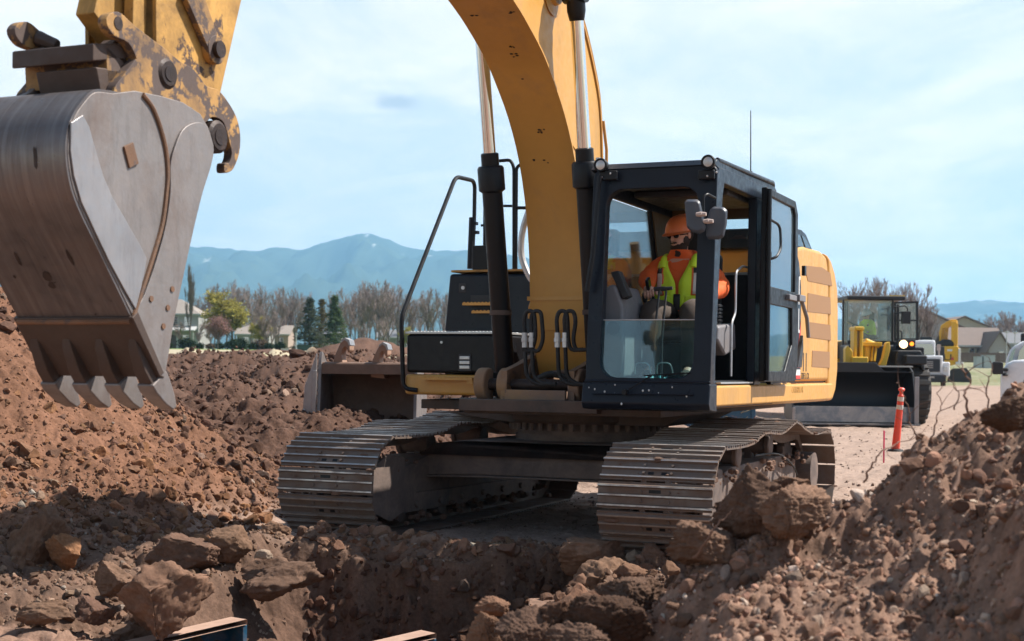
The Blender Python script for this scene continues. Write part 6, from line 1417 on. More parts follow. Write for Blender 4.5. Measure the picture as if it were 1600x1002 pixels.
# fender with lamps, wheels
m = MB(); lbox(m, 1398, 1431, 556, 570, 34.2, 36.2); lbox(m, 1395, 1434, 543, 556, 35.0, 36.2); m.prism([(p.x, p.z) for p in (lp(1390, 572, 35), lp(1393, 548, 35), lp(1430, 548, 35), lp(1434, 556, 35), lp(1437, 580, 35), lp(1432, 580, 35), lp(1428, 570, 35))], 'v', .5, 1.9); m.build('fender', BLL, LD, bevel=.04)
m = MB(); lbox(m, 1403, 1429, 531, 545, 34.9, 35.1); HL = m.build('lamp_housing', BLL, LD, bevel=.02)
m = MB(); c = lp(1412, 538, 34.88); m.lathe([(.02, 0), (.10, .01), (.10, .03), (.02, .03)], c, (0, 1, 0), 16); m.build('headlight', emis('headlight_glow', (1., .70, .38), 2.6), HL)
m = MB(); c = lp(1425, 537.5, 34.88); m.lathe([(.02, 0), (.05, .01), (.05, .03), (.02, .03)], c, (0, 1, 0), 12); m.build('indicator', emis('indicator_glow', (1., .20, .02), 2.2), HL)
for px_, d_ in ((1424, 35.2), (1258, 35.2), (1420, 38.4), (1262, 38.4)):
    p = lp(px_, 640, d_); z0 = float(gheight(at(px_, 640, d_)[0], d_)[0]) - LD.location.z
    m = MB(); r = .80; m.lathe([(r * .55, -.28), (r * .92, -.28), (r, -.2), (r, .2), (r * .92, .28), (r * .55, .28)], (p.x, d_ - 34, z0 + r - .03), (1, 0, 0), 32)
    for k in range(22):
        an = 2 * math.pi * k / 22; m.box((p.x, d_ - 34 + (r + .005) * math.cos(an), z0 + r - .03 + (r + .005) * math.sin(an)), (.5, .09, .05), Matrix.Rotation(an - math.pi / 2, 3, 'X'))
    o = m.build('wheel', TYR, LD); m = MB(); m.lathe([(.05, -.1), (.2, -.14), (r * .55, -.2), (r * .55, .2), (.2, .14), (.05, .1)], (p.x, d_ - 34, z0 + r - .03), (1, 0, 0), 24); m.build('rim', YL, o)
m = MB(); m.bb(-1.1, 1.1, 3.6, 6.6, .9, 2.1); m.build('engine_hood', YL, LD, bevel=.15)
m = MB(); m.bb(-.5, .5, .9, 5.5, .6, 1.2); m.build('chassis', BLL, LD, bevel=.05)
c = at(1357, 528, 36.6)
LP = make_person(c, R(-62), 'loader driver in white hard hat and lime vest seated inside the wheel loader cab', [((-.20, -.18, .22), (-.10, -.40, .28)), ((.22, -.18, .22), (.10, -.40, .28))], [((-.12, -.42, .06), (-.12, -.50, -.34)), ((.12, -.42, .06), (.12, -.50, -.34))], R(0), R(14), HATW, False, lean=-.04, vest_sleeve=LIME, head_off=(0, -.07, .46))

# ------------------------------------------------------------------ houses
def fm(name, col, r=.7): return MATS.get(name) or MATS.setdefault(name, flat(name, col, r))
def roofmat(name, col):
    if name in MATS: return MATS[name]
    m = newmat(name); t = NT(m); k = t.noise(1.2, 6, .7); w = t.n('ShaderNodeTexWave'); w.inputs['Scale'].default_value = 2.2; w.bands_direction = 'Z'; t.l(t.tc, w.inputs[0]); w.inputs['Distortion'].default_value = 1.
    t.bsdf(Base_Color=t.mix(t.math('MULTIPLY_ADD', w.outputs['Fac'], .35, t.math('MULTIPLY', k, .65)), tuple(x * .72 for x in col), tuple(x * 1.25 for x in col)), Roughness=.9); MATS[name] = m; return m
def sidingmat(name, col):
    if name in MATS: return MATS[name]
    m = newmat(name); t = NT(m); w = t.n('ShaderNodeTexWave'); w.inputs['Scale'].default_value = 1.6; w.bands_direction = 'Z'; w.wave_profile = 'SAW'; t.l(t.tc, w.inputs[0])
    t.bsdf(Base_Color=t.mix(w.outputs['Fac'], tuple(x * .86 for x in col), tuple(min(1, x * 1.06) for x in col)), Roughness=.8); MATS[name] = m; return m
WIN = MATS.setdefault('window_glass', glass('window_glass', (.05, .07, .09), .35))
WTR = fm('white_trim', (.45, .45, .44))
def house(px, d, w, dp, hw, hr, wallm, roofm, label, rz=0., ridge='x', zbase=None, wins=(), doors=(), eave=.35, chim=None, porch=None, hip=0., name='house'):
    """w along local x, dp along local y, ridge 'x': eaves face the camera, 'y': a gable faces the camera"""
    x = at(px, HY, d).x; z = float(gheight(x, d)[0]) if zbase is None else zbase
    o = empty(name, (x, d, z), rz, label, 'house')
    m = MB(); m.bb(-w / 2, w / 2, 0, dp, -.6, hw)
    if ridge == 'y': m.prism([(-w / 2, hw), (0, hw + hr), (w / 2, hw)], 'v', 0, dp)
    elif not hip: m.prism([(0, hw), (dp / 2, hw + hr), (dp, hw)], 'u', -w / 2, w / 2)
    m.build('wall', wallm, o)
    m = MB(); e = eave
    if ridge == 'y':
        k = hr / (w / 2)
        for s in (-1, 1): m.prism([(0, hw + hr + .02), (s * (w / 2 + e), hw - k * e + .02), (s * (w / 2 + e), hw - k * e + .2), (0, hw + hr + .22)], 'v', -e, dp + e)
    elif hip:
        vs = [(-w / 2 - e, -e, hw), (w / 2 + e, -e, hw), (w / 2 + e, dp + e, hw), (-w / 2 - e, dp + e, hw), (-w / 2 + hip, dp / 2, hw + hr), (w / 2 - hip, dp / 2, hw + hr)]
        m.add(vs, [(0, 1, 5, 4), (1, 2, 5), (2, 3, 4, 5), (3, 0, 4), (3, 2, 1, 0)])
    else:
        k = hr / (dp / 2)
        m.prism([(-e, hw - k * e + .02), (dp / 2, hw + hr + .02), (dp / 2, hw + hr + .22), (-e, hw - k * e + .2)], 'u', -w / 2 - e, w / 2 + e)
        m.prism([(dp + e, hw - k * e + .02), (dp / 2, hw + hr + .02), (dp / 2, hw + hr + .22), (dp + e, hw - k * e + .2)], 'u', -w / 2 - e, w / 2 + e)
    RO = m.build('roof', roofm, o)
    m = MB(); m.bb(-w / 2 - e, w / 2 + e, -e - .04, -e, hw - .12, hw + .08) if ridge == 'x' else m.bb(-w / 2 - .05, w / 2 + .05, -.03, 0, hw - .1, hw)
    if ridge == 'x': m.build('gutter', WTR, RO)
    if chim: m = MB(); m.bb(chim[0] - .4, chim[0] + .4, dp / 2 - .4, dp / 2 + .4, hw, hw + hr + .9); m.build('chimney', fm('brick', (.30, .16, .12)), RO)
    for (wx, wz, ww, wh) in wins:
        f = MB(); f.bb(wx - ww / 2 - .1, wx + ww / 2 + .1, -.06, -.01, wz - .1, wz + wh + .1); F = f.build('window', WTR, o)
        f = MB(); f.bb(wx - ww / 2, wx + ww / 2, -.09, -.061, wz, wz + wh / 2 - .03); f.bb(wx - ww / 2, wx + ww / 2, -.09, -.061, wz + wh / 2 + .03, wz + wh); f.build('pane', WIN, F)
    for (wx, ww, wh) in doors:
        f = MB(); f.bb(wx - ww / 2, wx + ww / 2, -.07, -.01, 0, wh); f.build('door', fm('dark_door', (.10, .07, .06)), o)
    if porch:
        f = MB(); f.prism([(0, porch[2] + .6), (-1.8, porch[2]), (-1.8, porch[2] - .15), (0, porch[2] + .3)], 'u', porch[0], porch[1])
        for x_ in np.linspace(porch[0] + .2, porch[1] - .2, 4): f.bb(x_ - .08, x_ + .08, -1.7, -1.55, 0, porch[2] - .1)
        f.build('porch', WTR, o)
    return o
SB1 = sidingmat('beige_siding', (.38, .355, .33)); SB2 = sidingmat('tan_siding', (.44, .38, .30)); SW = sidingmat('white_siding', (.33, .32, .31)); SG = sidingmat('bluegrey_siding', (.30, .33, .37)); SP = sidingmat('pinkish_siding', (.42, .31, .26))
RB = roofmat('brown_shingle', (.19, .145, .125)); RG = roofmat('grey_shingle', (.17, .17, .18)); RT = roofmat('tan_shingle', (.27, .23, .20))
def zat(py, px, d): return at(px, py, d).z
zb_ = 4.0
def hh(px, d, pyt, zb): return at(px, pyt, d).z - zb
h1 = hh(1500, 172, 512, 3.4); house(1442, 172, 9.2, 12, h1, hh(1445, 172, 485, 3.4) - h1, SB1, RB, 'big plain beige gable house behind the wheel loader and white truck', ridge='y', zbase=3.4)
h1 = hh(1545, 195, 516, 4.0); house(1506, 195, 8.4, 12, h1, hh(1505, 195, 496, 4.) - h1, SB2, RB, 'tan gable house peeking over the brown shingle roof', ridge='y', zbase=4.)
h1 = hh(1530, 165, 541, 3.2); house(1530, 165, 5.6, 7, h1, hh(1530, 168.5, 515, 3.2) - h1, SB2, RB, 'low house with large brown shingle roof behind the wooden fence', zbase=3.2, wins=((-.9, h1 - 1.3, .5, 1.), (-.1, h1 - 1.3, .5, 1.)), eave=.5)
h1 = hh(1562, 162, 545, 3.2); house(1561, 162, 2.4, 8, h1, hh(1555, 162, 520, 3.2) - h1, SB1, RB, 'narrow cream gable wing beside the large brown roof', ridge='y', zbase=3.2, wins=((.2, h1 - 1.2, .5, .9),))
h1 = hh(1580, 190, 537, 4.); house(1584, 190, 4.6, 7, h1, hh(1580, 193, 522, 4.) - h1, SG, RG, 'small blue grey house with grey roof at the far right', zbase=4., wins=((.5, h1 - 1.4, .7, 1.),), eave=.4)
h1 = hh(1590, 215, 535, 4.6); house(1615, 215, 6, 7, h1, hh(1600, 218, 524, 4.6) - h1, SW, RG, 'white house with grey roof cut by the right picture edge', zbase=4.6, wins=((-1.5, h1 - 1.4, .7, 1.),))
h1 = hh(280, 205, 491, 3.7); house(268, 205, 7.6, 8, h1, hh(280, 209, 468, 3.7) - h1, SW, RT, 'two storey white house with tan hip roof and porch beyond the lawn', zbase=3.7, hip=3.4, wins=((-1.6, h1 - 1.7, .8, 1.3), (.4, h1 - 1.7, .8, 1.3), (2.2, h1 - 1.7, .8, 1.3), (-1.2, .8, .9, 1.3), (1.9, .8, .9, 1.3)), doors=((.2, 1., 2.1),), porch=(-3.6, 3.6, 2.8), chim=None)
h1 = hh(395, 208, 523, 3.7); house(394, 208, 4.6, 7, h1, 1.6, SW, RT, 'white single storey house with dark windows below the yellow green tree', zbase=3.7, wins=((-.9, .9, .7, 1.1), (.5, .9, .7, 1.1)))
h1 = hh(430, 214, 523, 3.9); house(432, 214, 3.4, 7, h1, 1.3, SP, RT, 'pinkish small house right of the white single storey house', zbase=3.9, wins=((.6, .9, .6, .9),))
h1 = hh(516, 222, 527, 4.1); house(514, 222, 3.6, 7, h1, 1.1, SW, RG, 'white low house seen between the conifers and the bare trees', zbase=4.1, wins=((0, .8, .6, .9),))
h1 = hh(610, 230, 528, 4.2); house(612, 230, 4.6, 7, h1, 1.2, SW, RG, 'pale low house behind the bare trees left of the black handrail', zbase=4.2, wins=((-1., .8, .6, .9), (1., .8, .6, .9)))
h1 = hh(670, 232, 530, 4.2); house(676, 232, 4.6, 7, h1, 1.2, SB2, RB, 'tan low house just left of the dark upper box of the excavator', zbase=4.2, wins=((-1., .8, .6, .9),))
# fence and cabinets on the right
FN = empty('wooden_fence', (at(1478, HY, 132).x, 132, float(gheight(at(1500, HY, 132).x, 132)[0])), 0, 'long brown wooden board fence in front of the houses on the right', 'fence')
WOOD = fm('fence_wood', (.17, .12, .10)); T_ = local_of(FN); z1 = T_(at(1500, 551, 132)).z
m = MB(); x1 = T_(at(1600, HY, 132)).x + 12; k = 0; x = -.5
while x < x1: m.bb(x, x + .17, 0, .03, -.3, z1 + .02 * math.sin(k * 1.7)); x += .185; k += 1
m.build('boards', WOOD, FN)
m = MB(); x = 0
while x < x1: m.bb(x, x + .12, .04, .16, -.3, z1 + .08); x += 2.4
m.bb(-.5, x1, .035, .08, z1 * .8, z1 * .8 + .1); m.build('posts_and_rails', WOOD, FN)
CAB_G = fm('cabinet_grey', (.42, .47, .47))
for x0_, x1_, y0_, y1_, lb in ((1525, 1535, 558, 571, 'narrow pale grey utility cabinet, the left one on the grass'), (1537, 1555, 556, 572, 'wider grey utility cabinet, the right one on the grass')):
    p0, p1 = at(x0_, y1_, 118), at(x1_, y0_, 118); o = empty('utility_cabinet', ((p0.x + p1.x) / 2, 118, p0.z), 0, lb, 'utility cabinet'); w = p1.x - p0.x; h = p1.z - p0.z
    m = MB(); m.bb(-w / 2, w / 2, 0, .7, -.9, h); m.build('housing', CAB_G, o, bevel=.03); m = MB(); m.bb(-w / 2 - .03, w / 2 + .03, -.04, .74, h + .003, h + .05); m.build('lid', CAB_G, o); m = MB(); m.bb(-w / 2 + .05, -.01, -.02, -.003, .05, h - .05); m.bb(.01, w / 2 - .05, -.02, -.003, .05, h - .05); m.build('door', CAB_G, o)
p0 = at(476, 548, 120); o = empty('transformer_box', (p0.x, 120, p0.z - .3), 0, 'low dark green transformer box at the edge of the lawn', 'utility box'); m = MB(); m.bb(-.6, .6, 0, .9, -.3, .75); m.build('housing', fm('dark_green_box', (.035, .07, .06)), o, bevel=.03); m = MB(); m.bb(-.63, .63, -.03, .93, .753, .80); m.build('lid', fm('dark_green_box', (.035, .07, .06)), o)
p0 = at(447, 547, 115); o = empty('road_barrier', (p0.x, 115, p0.z - .3), 0, 'low white and orange barrier lying on the lawn edge', 'barrier'); m = MB(); m.bb(-.42, .25, 0, .2, -.2, .42); m.build('white_panel', WTR, o); m = MB(); m.bb(.253, .42, 0, .2, -.2, .36); m.build('orange_panel', fm('barrier_orange', (.75, .30, .04)), o)

# ------------------------------------------------------------------ far vehicles
TW = flat('truck_white', (.72, .73, .75), .3); TG = fm('grille_dark', (.02, .02, .022)); 
TK = empty('dump_truck', (at(1446, 603, 90).x, 90, at(1446, 603, 90).z), -.27, 'white work truck with black grille facing the camera behind the loader', 'truck')
S_ = 90 / FPX
def tq(px, py): p = local_of(TK)(at(px, py, 90)); return p.x, p.z
def tb(mb, px0, px1, py0, py1, y0, y1): (a, b), (c, d) = tq(px0, py1), tq(px1, py0); mb.bb(a, c, y0, y1, b, d)
m = MB(); tb(m, 1422, 1473, 556, 586, 0, 1.5); tb(m, 1466, 1484, 566, 589, .1, 1.6); m.build('hood', TW, TK, bevel=.10, seg=3)
m = MB(); tb(m, 1427, 1462, 531, 558, 1.3, 3.2); m.build('cab', TW, TK, bevel=.12, seg=3)
m = MB(); m.prism([tq(*p) for p in ((1431, 554), (1432, 537), (1457, 537), (1461, 554))], 'v', 1.22, 1.29); m.build('windshield', WIN, TK)
m = MB(); tb(m, 1424, 1469, 561, 581, -.08, -.0); G_ = m.build('grille', TG, TK, bevel=.08); m = MB(); [tb(m, 1445, 1458, 565 + 3 * k, 566.3 + 3 * k, -.12, -.08) for k in range(4)]; m.build('grille_bar', fm('silver_bar', (.35, .33, .31)), G_)
m = MB(); tb(m, 1422, 1478, 586, 597, -.25, .1); m.build('bumper', TG, TK, bevel=.05); m = MB(); tb(m, 1450, 1460, 588, 591, -.28, -.255); m.build('number_plate', fm('silver_bar', (.35, .33, .31)), TK)
m = MB(); tb(m, 1474, 1481, 573, 580, -.0, .09); m.build('headlight', ALU, TK, bevel=.03)
for px_ in (1428, 1474): m = MB(); c = tq(px_, 596); m.lathe([(.2, -.15), (.46, -.15), (.5, -.08), (.5, .08), (.46, .15), (.2, .15)], (c[0], .9, .48), (1, 0, 0), 20); m.build('wheel', TYR, TK)
m = MB(); tb(m, 1425, 1478, 540, 575, 3.3, 7.); m.build('dump_body', TG, TK, bevel=.05)
m = MB(); tb(m, 1466, 1469, 540, 562, .9, 1.1); tb(m, 1464, 1470, 538, 548, .85, .95); m.build('mirror', fm('mirror_tan', (.35, .28, .25)), TK, bevel=.03)
XE = empty('excavator', (at(1490, 598, 100).x, 100, at(1490, 598, 100).z), -.30, 'small far away bright yellow excavator with folded arm behind the white truck', 'excavator')
def xq(px, py): p = local_of(XE)(at(px, py, 100)); return p.x, p.z
def xb(mb, px0, px1, py0, py1, y0, y1): (a, b), (c, d) = xq(px0, py1), xq(px1, py0); mb.bb(a, c, y0, y1, b, d)
YF = flat('far_yellow', (.78, .42, .02), .4)
m = MB(); m.prism([xq(*p) for p in ((1480, 597), (1482, 582), (1488, 576), (1510, 575), (1517, 584), (1518, 594), (1515, 598), (1483, 599))], 'v', -.2, .5); m.build('track', TYR, XE, bevel=.05)
m = MB(); m.prism([xq(*p) for p in ((1440, 597), (1442, 582), (1448, 576), (1470, 575), (1477, 584), (1478, 594), (1475, 598), (1443, 599))], 'v', 2., 2.6); m.build('track', TYR, XE, bevel=.05)
m = MB(); m.prism([xq(*p) for p in ((1455, 572), (1455, 545), (1458, 541), (1496, 541), (1500, 546), (1500, 560), (1492, 570), (1480, 572))], 'v', -.3, 2.6); m.build('body', YF, XE, bevel=.06)
m = MB(); m.prism([xq(*p) for p in ((1463, 541), (1466, 534), (1474, 530), (1486, 531), (1490, 536), (1491, 541))], 'v', -.2, 2.4); m.build('engine_hood', TG, XE, bevel=.1)
m = MB(); xb(m, 1437, 1456, 526, 545, .5, 1.8); C_ = m.build('cab', TG, XE, bevel=.05); m = MB(); xb(m, 1440, 1453, 530, 541, .45, .49); m.build('cab_window', GL, C_)
m = MB(); m.prism([xq(*p) for p in ((1468, 536), (1467, 520), (1470, 508), (1478, 503), (1486, 499), (1494, 499), (1497, 503), (1496, 508), (1487, 508), (1480, 514), (1478, 522), (1478, 536))], 'v', .4, .9); m.build('boom', YF, XE, bevel=.04)
m = MB(); xb(m, 1486, 1495, 502, 541, -.1, .3); xb(m, 1493, 1497, 505, 541, -.15, .2); m.build('stick', YF, XE, bevel=.04)
m = MB(); 
for x_ in (1471, 1475, 1479): p, q = xq(x_, 532), xq(x_ + 2, 512); m.tube([(p[0], .36, p[1]), (q[0], .36, q[1])], .06, 8)
m.build('hydraulic_line', fm('amber', (.55, .30, .05)), XE)
p = xq(1476, 559); text('rear_lettering', 'SU', .62, fm('lettering_black', (.02, .02, .02)), frameM((p[0], -.31, p[1]), (1, 0, 0), (0, 0, 1)), XE, ext=.005, sx=1.4)
m = MB(); m.prism([xq(*p) for p in ((1485, 563), (1489, 557), (1491, 563))], 'v', -.32, -.30); m.build('warning_triangle', RED, XE)
m = MB(); xb(m, 1480, 1488, 546, 549, -.32, -.30); m.build('label_plate', WHT, XE)
m = MB(); xb(m, 1497, 1501, 545, 572, -.4, -.2); xb(m, 1493, 1505, 566, 570, -.45, -.2); m.build('side_bracket', WHT, XE, bevel=.03)
# pickup at the right edge
PU = empty('pickup_truck', (at(1606, 620, 30).x, 30, .2), -.36, 'white pickup truck with big black mirror cut by the right picture edge', 'pickup truck')
def pq(px, py, d=30.): p = local_of(PU)(at(px, py, d)); return p.x, p.z
m = MB(); m.prism([pq(*p) for p in ((1563, 603), (1563, 588), (1568, 575), (1573, 568), (1583, 563), (1600, 562), (1680, 562), (1684, 603), (1684, 640), (1563, 640))], 'v', -.2, 1.9); m.build('body', TW, PU, bevel=.08, seg=3)
m = MB(); m.prism([pq(*p) for p in ((1569, 575), (1572, 560), (1578, 546), (1585, 540), (1598, 533), (1640, 531), (1660, 540), (1675, 566))], 'v', .1, 1.7); PC = m.build('cab', TW, PU, bevel=.06, seg=3)
m = MB(); m.prism([pq(*p) for p in ((1574, 572), (1577, 558), (1581, 548), (1587, 543), (1583, 560), (1579, 573))], 'v', .03, .095); m.build('windshield', GLB, PC)
m = MB(); m.prism([pq(*p) for p in ((1589, 566), (1593, 548), (1600, 540), (1630, 540), (1632, 566))], 'v', .03, .095); m.build('side_window', WIN, PC)
m = MB(); m.prism(rrect(*[pq(1549, 585, 29.6)[0], pq(1567, 585, 29.6)[0], pq(1549, 585, 29.6)[1], pq(1549, 565, 29.6)[1]], .05), 'v', -.45, -.3); (a, b) = pq(1576, 579); m.bb(pq(1566, 575)[0], a, -.42, -.2, b - .02, b + .05); m.bb(pq(1566, 575)[0], a, -.42, -.2, b - .12, b - .06); m.build('mirror', TG, PU, bevel=.03)
m = MB(); (a, b) = pq(1594, 530); m.bb(a, a + 1.4, .5, .9, b - .05, b + .14); m.build('light_bar', TG, PU, bevel=.03); m = MB(); m.bb(a + .1, a + 1., .45, .49, b, b + .1); m.build('beacon', ALU, PU)
for x_ in (.2, 1.7): m = MB(); m.lathe([(.2, -.12), (.36, -.12), (.4, -.06), (.4, .06), (.36, .12), (.2, .12)], (x_ - .2, 0, .1), (0, 1, 0), 24); m.build('wheel', TYR, PU)

# ------------------------------------------------------------------ trees and bushes
def bark(name, col): return MATS.get(name) or MATS.setdefault(name, paint(name, col, .9, var=.25, bump=.2))
def leafm(name, col, var=.4):
    if name in MATS: return MATS[name]
    m = newmat(name); t = NT(m); b = t.n('ShaderNodeBsdfPrincipled')
    k = t.noise(1.4, 4, .6); c = t.mix(t.ramp(k, [(.35, 0.), (.65, 1.)]), tuple(x * (1 - var) for x in col), tuple(x * (1 + var) for x in col))
    d = t.n('ShaderNodeBsdfDiffuse'); t.l(c, d.inputs[0]); tr = t.n('ShaderNodeBsdfTranslucent'); t.l(c, tr.inputs[0]); mx = t.n('ShaderNodeMixShader'); mx.inputs[0].default_value = .35
    t.l(d.outputs[0], mx.inputs[1]); t.l(tr.outputs[0], mx.inputs[2]); t.l(mx.outputs[0], t.o.inputs[0]); MATS[name] = m; return m
def bare_tree(seed, h, spread, up_=.75, dens=1., name='bare_tree', twig=(.22, .16, .14), lf=None, nleaf=0, lsz=.12):
    rr = random.Random(seed); tk = MB(); cr = MB(); tips = []
    def grow(p, d, L_, r, lev):
        n = 3; pts = [p]; q = p; dd = d
        for i in range(n): dd = (dd + Vector((rr.uniform(-1, 1), rr.uniform(-1, 1), rr.uniform(-.2, .6))) * .12).normalized(); q = q + dd * L_ / n; pts.append(q)
        (tk if lev < 2 else cr).tube(pts, [r * (1 - .6 * i / n) for i in range(n + 1)], 5 if lev < 2 else 3, cap=False)
        if lev >= 4: tips.append(q); return
        nb = {0: int(11 * dens), 1: int(7 * dens), 2: int(6 * dens), 3: int(4 * dens)}[lev]
        for i in range(nb):
            t = rr.uniform(.25 if lev == 0 else .15, 1.); s = pts[min(n, int(t * n))] if t >= 1 else pts[int(t * n)].lerp(pts[int(t * n) + 1], t * n - int(t * n))
            a = rr.uniform(0, 6.28); o_ = Vector((math.cos(a), math.sin(a), 0)); nd = (dd * up_ + o_ * spread * rr.uniform(.5, 1.1) + Vector((0, 0, .25))).normalized()
            grow(s, nd, L_ * rr.uniform(.42, .68) * (1.15 - .45 * t), max(.026, r * .45 * (1.2 - .5 * t)), lev + 1)
    grow(Vector((0, 0, -.3)), Vector((0, 0, 1)), h * .62, h * .017, 0)
    top = max(v[2] for v in cr.v); k = h / top
    for mb in (tk, cr): mb.v = [(x * k, y * k, z * k) for x, y, z in mb.v]
    o = empty(name, (0, 0, 0)); tk.build('trunk', bark('tree_bark', (.13, .10, .085)), o, smooth=0); cr.build('crown', bark('twig_%s' % name, twig), o, smooth=0)
    if lf:
        lm = MB(); 
        for i in range(nleaf):
            c = rr.choice(tips) * k + Vector((rr.gauss(0, .3), rr.gauss(0, .3), rr.gauss(0, .3))); x, y, z = basis((rr.uniform(-1, 1), rr.uniform(-1, 1), rr.uniform(-.3, 1) + .01)); s = lsz * rr.uniform(.6, 1.4)
            lm.add([c - x * s, c - y * s * .6, c + x * s, c + y * s * .6], [(0, 1, 2, 3)])
        lm.build('foliage', lf, o, smooth=0)
    return o
def conifer(seed, h, w, name, lf, n=5200):
    rr = random.Random(seed); tk = MB(); tk.tube([(0, 0, -.3), (0, 0, h * .5), (0, 0, h)], [h * .018, h * .012, .02], 6); lm = MB()
    brs = [(rr.uniform(.08, 1), rr.uniform(0, 6.28), rr.uniform(.6, 1.1)) for _ in range(150)]
    for t, a, k in brs: tk.tube([(0, 0, h * t), (math.cos(a) * w * (1 - t) * k * .8, math.sin(a) * w * (1 - t) * k * .8, h * t - .15)], [.03, .012], 3)
    for i in range(n):
        t, a, k = rr.choice(brs); q = rr.random() ** .6; rad = w * (1 - t) ** .85 * k * q; c = Vector((math.cos(a) * rad, math.sin(a) * rad, h * t - .35 * q)) + Vector((rr.gauss(0, .14), rr.gauss(0, .14), rr.gauss(0, .14)))
        x, y, z = basis((rr.uniform(-1, 1), rr.uniform(-1, 1), rr.uniform(-.2, 1))); s = rr.uniform(.08, .2); lm.add([c - x * s, c - y * s * .45, c + x * s, c + y * s * .45], [(0, 1, 2, 3)])
    o = empty(name); tk.build('trunk', bark('tree_bark', (.13, .10, .085)), o, smooth=0); lm.build('crown', lf, o, smooth=0); return o
def bush(seed, r, h, lf, name='bush', n=900):
    rr = random.Random(seed); lm = MB()
    for i in range(n):
        d = Vector((rr.gauss(0, 1), rr.gauss(0, 1), rr.gauss(0, 1))).normalized() * (rr.random() ** .4) * (1 + .25 * math.sin(seed + i % 7)); c = Vector((d.x * r, d.y * r, h * .5 + d.z * h * .5)); x, y, z = basis((rr.uniform(-1, 1), rr.uniform(-1, 1), rr.uniform(-.2, 1))); s = rr.uniform(.06, .16)
        lm.add([c - x * s, c - y * s * .6, c + x * s, c + y * s * .6], [(0, 1, 2, 3)])
    o = lm.build(name, lf, None, smooth=0); return o
def place(proto, px, d, pyt, label, cat='tree', grp=None, used={}, pyb=None, wide=1.):
    x = at(px, HY, d).x; z = float(gheight(x, d)[0]) if pyb is None else at(px, pyb, d).z
    if proto.name in used: o = copy_tree(proto)
    else: o = proto; used[proto.name] = 1
    hcur = max((c.bound_box[6][2] for c in ([o] if o.type == 'MESH' else o.children)), default=1)
    for c in ([o] if o.type == 'MESH' else o.children): hcur = max(hcur, max(v[2] for v in c.bound_box))
    k = (at(px, pyt, d).z - z) / max(hcur, .1); o.scale = (k * wide, k * wide, k); o.location = (x, d, z - .05); o.rotation_euler = (0, 0, random.uniform(0, 6.28)); tag(o, label, cat, grp); return o
random.seed(12)
ORD = ['first', 'second', 'third', 'fourth', 'fifth', 'sixth', 'seventh', 'eighth', 'ninth']
bpy.context.view_layer.update()
BT = [bare_tree(i + 3, 9, .55 + .12 * (i % 3), .8, .95, 'bare_tree', (.27, .20, .18)) for i in range(4)]
bpy.context.view_layer.update()
left = [(222, 196, 450), (242, 205, 452), (335, 198, 455), (392, 200, 458), (436, 206, 460), (458, 208, 460), (538, 206, 462), (553, 208, 455), (572, 205, 450), (591, 208, 448), (607, 206, 450), (626, 205, 460), (12, 170, 452), (30, 200, 448), (212, 200, 455), (232, 215, 460), (252, 190, 452), (262, 225, 448), (312, 235, 455), (322, 215, 448), (342, 240, 446), (352, 230, 438), (366, 245, 442), (380, 235, 450), (402, 225, 452), (415, 212, 446), (428, 240, 455), (442, 218, 452), (452, 236, 450), (463, 220, 456), (476, 242, 453), (518, 240, 457), (548, 222, 452), (558, 236, 447), (568, 214, 442), (577, 226, 440), (586, 212, 438), (596, 236, 444), (604, 218, 440), (612, 240, 446), (620, 222, 452), (632, 236, 458), (645, 222, 462), (658, 232, 456), (668, 216, 452), (678, 228, 455), (690, 240, 460), (705, 226, 458)]
for i, (px_, d_, t_) in enumerate(left): place(BT[i % 4], px_, d_, t_ - 4, 'bare leafless deciduous tree of the grey brown row on the left behind the rubble field', 'tree', 'bare trees of the row behind the lawn', wide=.72)
for i, (px_, d_, t_) in enumerate(((285, 175, 505), (311, 170, 508), (330, 185, 500), (418, 168, 490), (425, 180, 478), (565, 175, 500), (600, 178, 495))): place(BT[px_ % 4], px_, d_, t_ - 4, 'low spreading bare tree before the houses beyond the lawn, %s from the left' % ORD[i], 'tree', 'low bare trees before the far houses', wide=1.15)
for i, (px_, d_, t_) in enumerate(((1322, 118, 442), (1340, 122, 436), (1356, 116, 434), (1372, 124, 437), (1388, 118, 440), (1404, 126, 436), (1420, 120, 441), (1434, 128, 447), (1446, 126, 468))): place(BT[(i + 1) % 4], px_, d_, t_ - 4, 'bare pinkish tree in the row above the wheel loader, %s from the left' % ORD[i], 'tree', 'bare trees above the wheel loader', wide=.75)
for i, (px_, d_, t_) in enumerate(((1534, 230, 500), (1546, 215, 494), (1558, 220, 490), (1568, 212, 488), (1578, 222, 487), (1590, 216, 492), (1600, 224, 496))): place(BT[i % 4], px_, d_, t_ - 3, 'bare reddish brown tree behind the houses at far right, %s from the left' % ORD[i], 'tree', 'bare trees behind the right houses', wide=.9)
PO = bare_tree(21, 14, .22, 1.1, 1.2, 'poplar_tree', (.24, .18, .14)); bpy.context.view_layer.update()
place(PO, 295, 200, 410, 'tall narrow leafless poplar beside the two storey house', wide=.6)
YG_ = leafm('yellow_green_leaves', (.34, .29, .08)); YT = bare_tree(31, 10, .8, .6, 1.1, 'leafing_tree', (.22, .18, .07), YG_, 11000, .15); bpy.context.view_layer.update()
place(YT, 366, 165, 452, 'broad yellow green tree just coming into leaf on the far lawn', wide=1.45)
o = place(YT, 402, 178, 492, 'smaller yellow green tree right of the broad one'); o = place(YT, 1604, 205, 508, 'yellow leafing tree at the right picture edge'); o = place(YT, 634, 190, 508, 'low yellow green tree beside the long black handrail')
PT = bare_tree(41, 6, .7, .6, 1., 'blossoming_tree', (.26, .13, .11), leafm('pink_blossom', (.36, .21, .19)), 3500, .09); bpy.context.view_layer.update(); place(PT, 340, 160, 488, 'small reddish pink budding tree left of the yellow green tree')
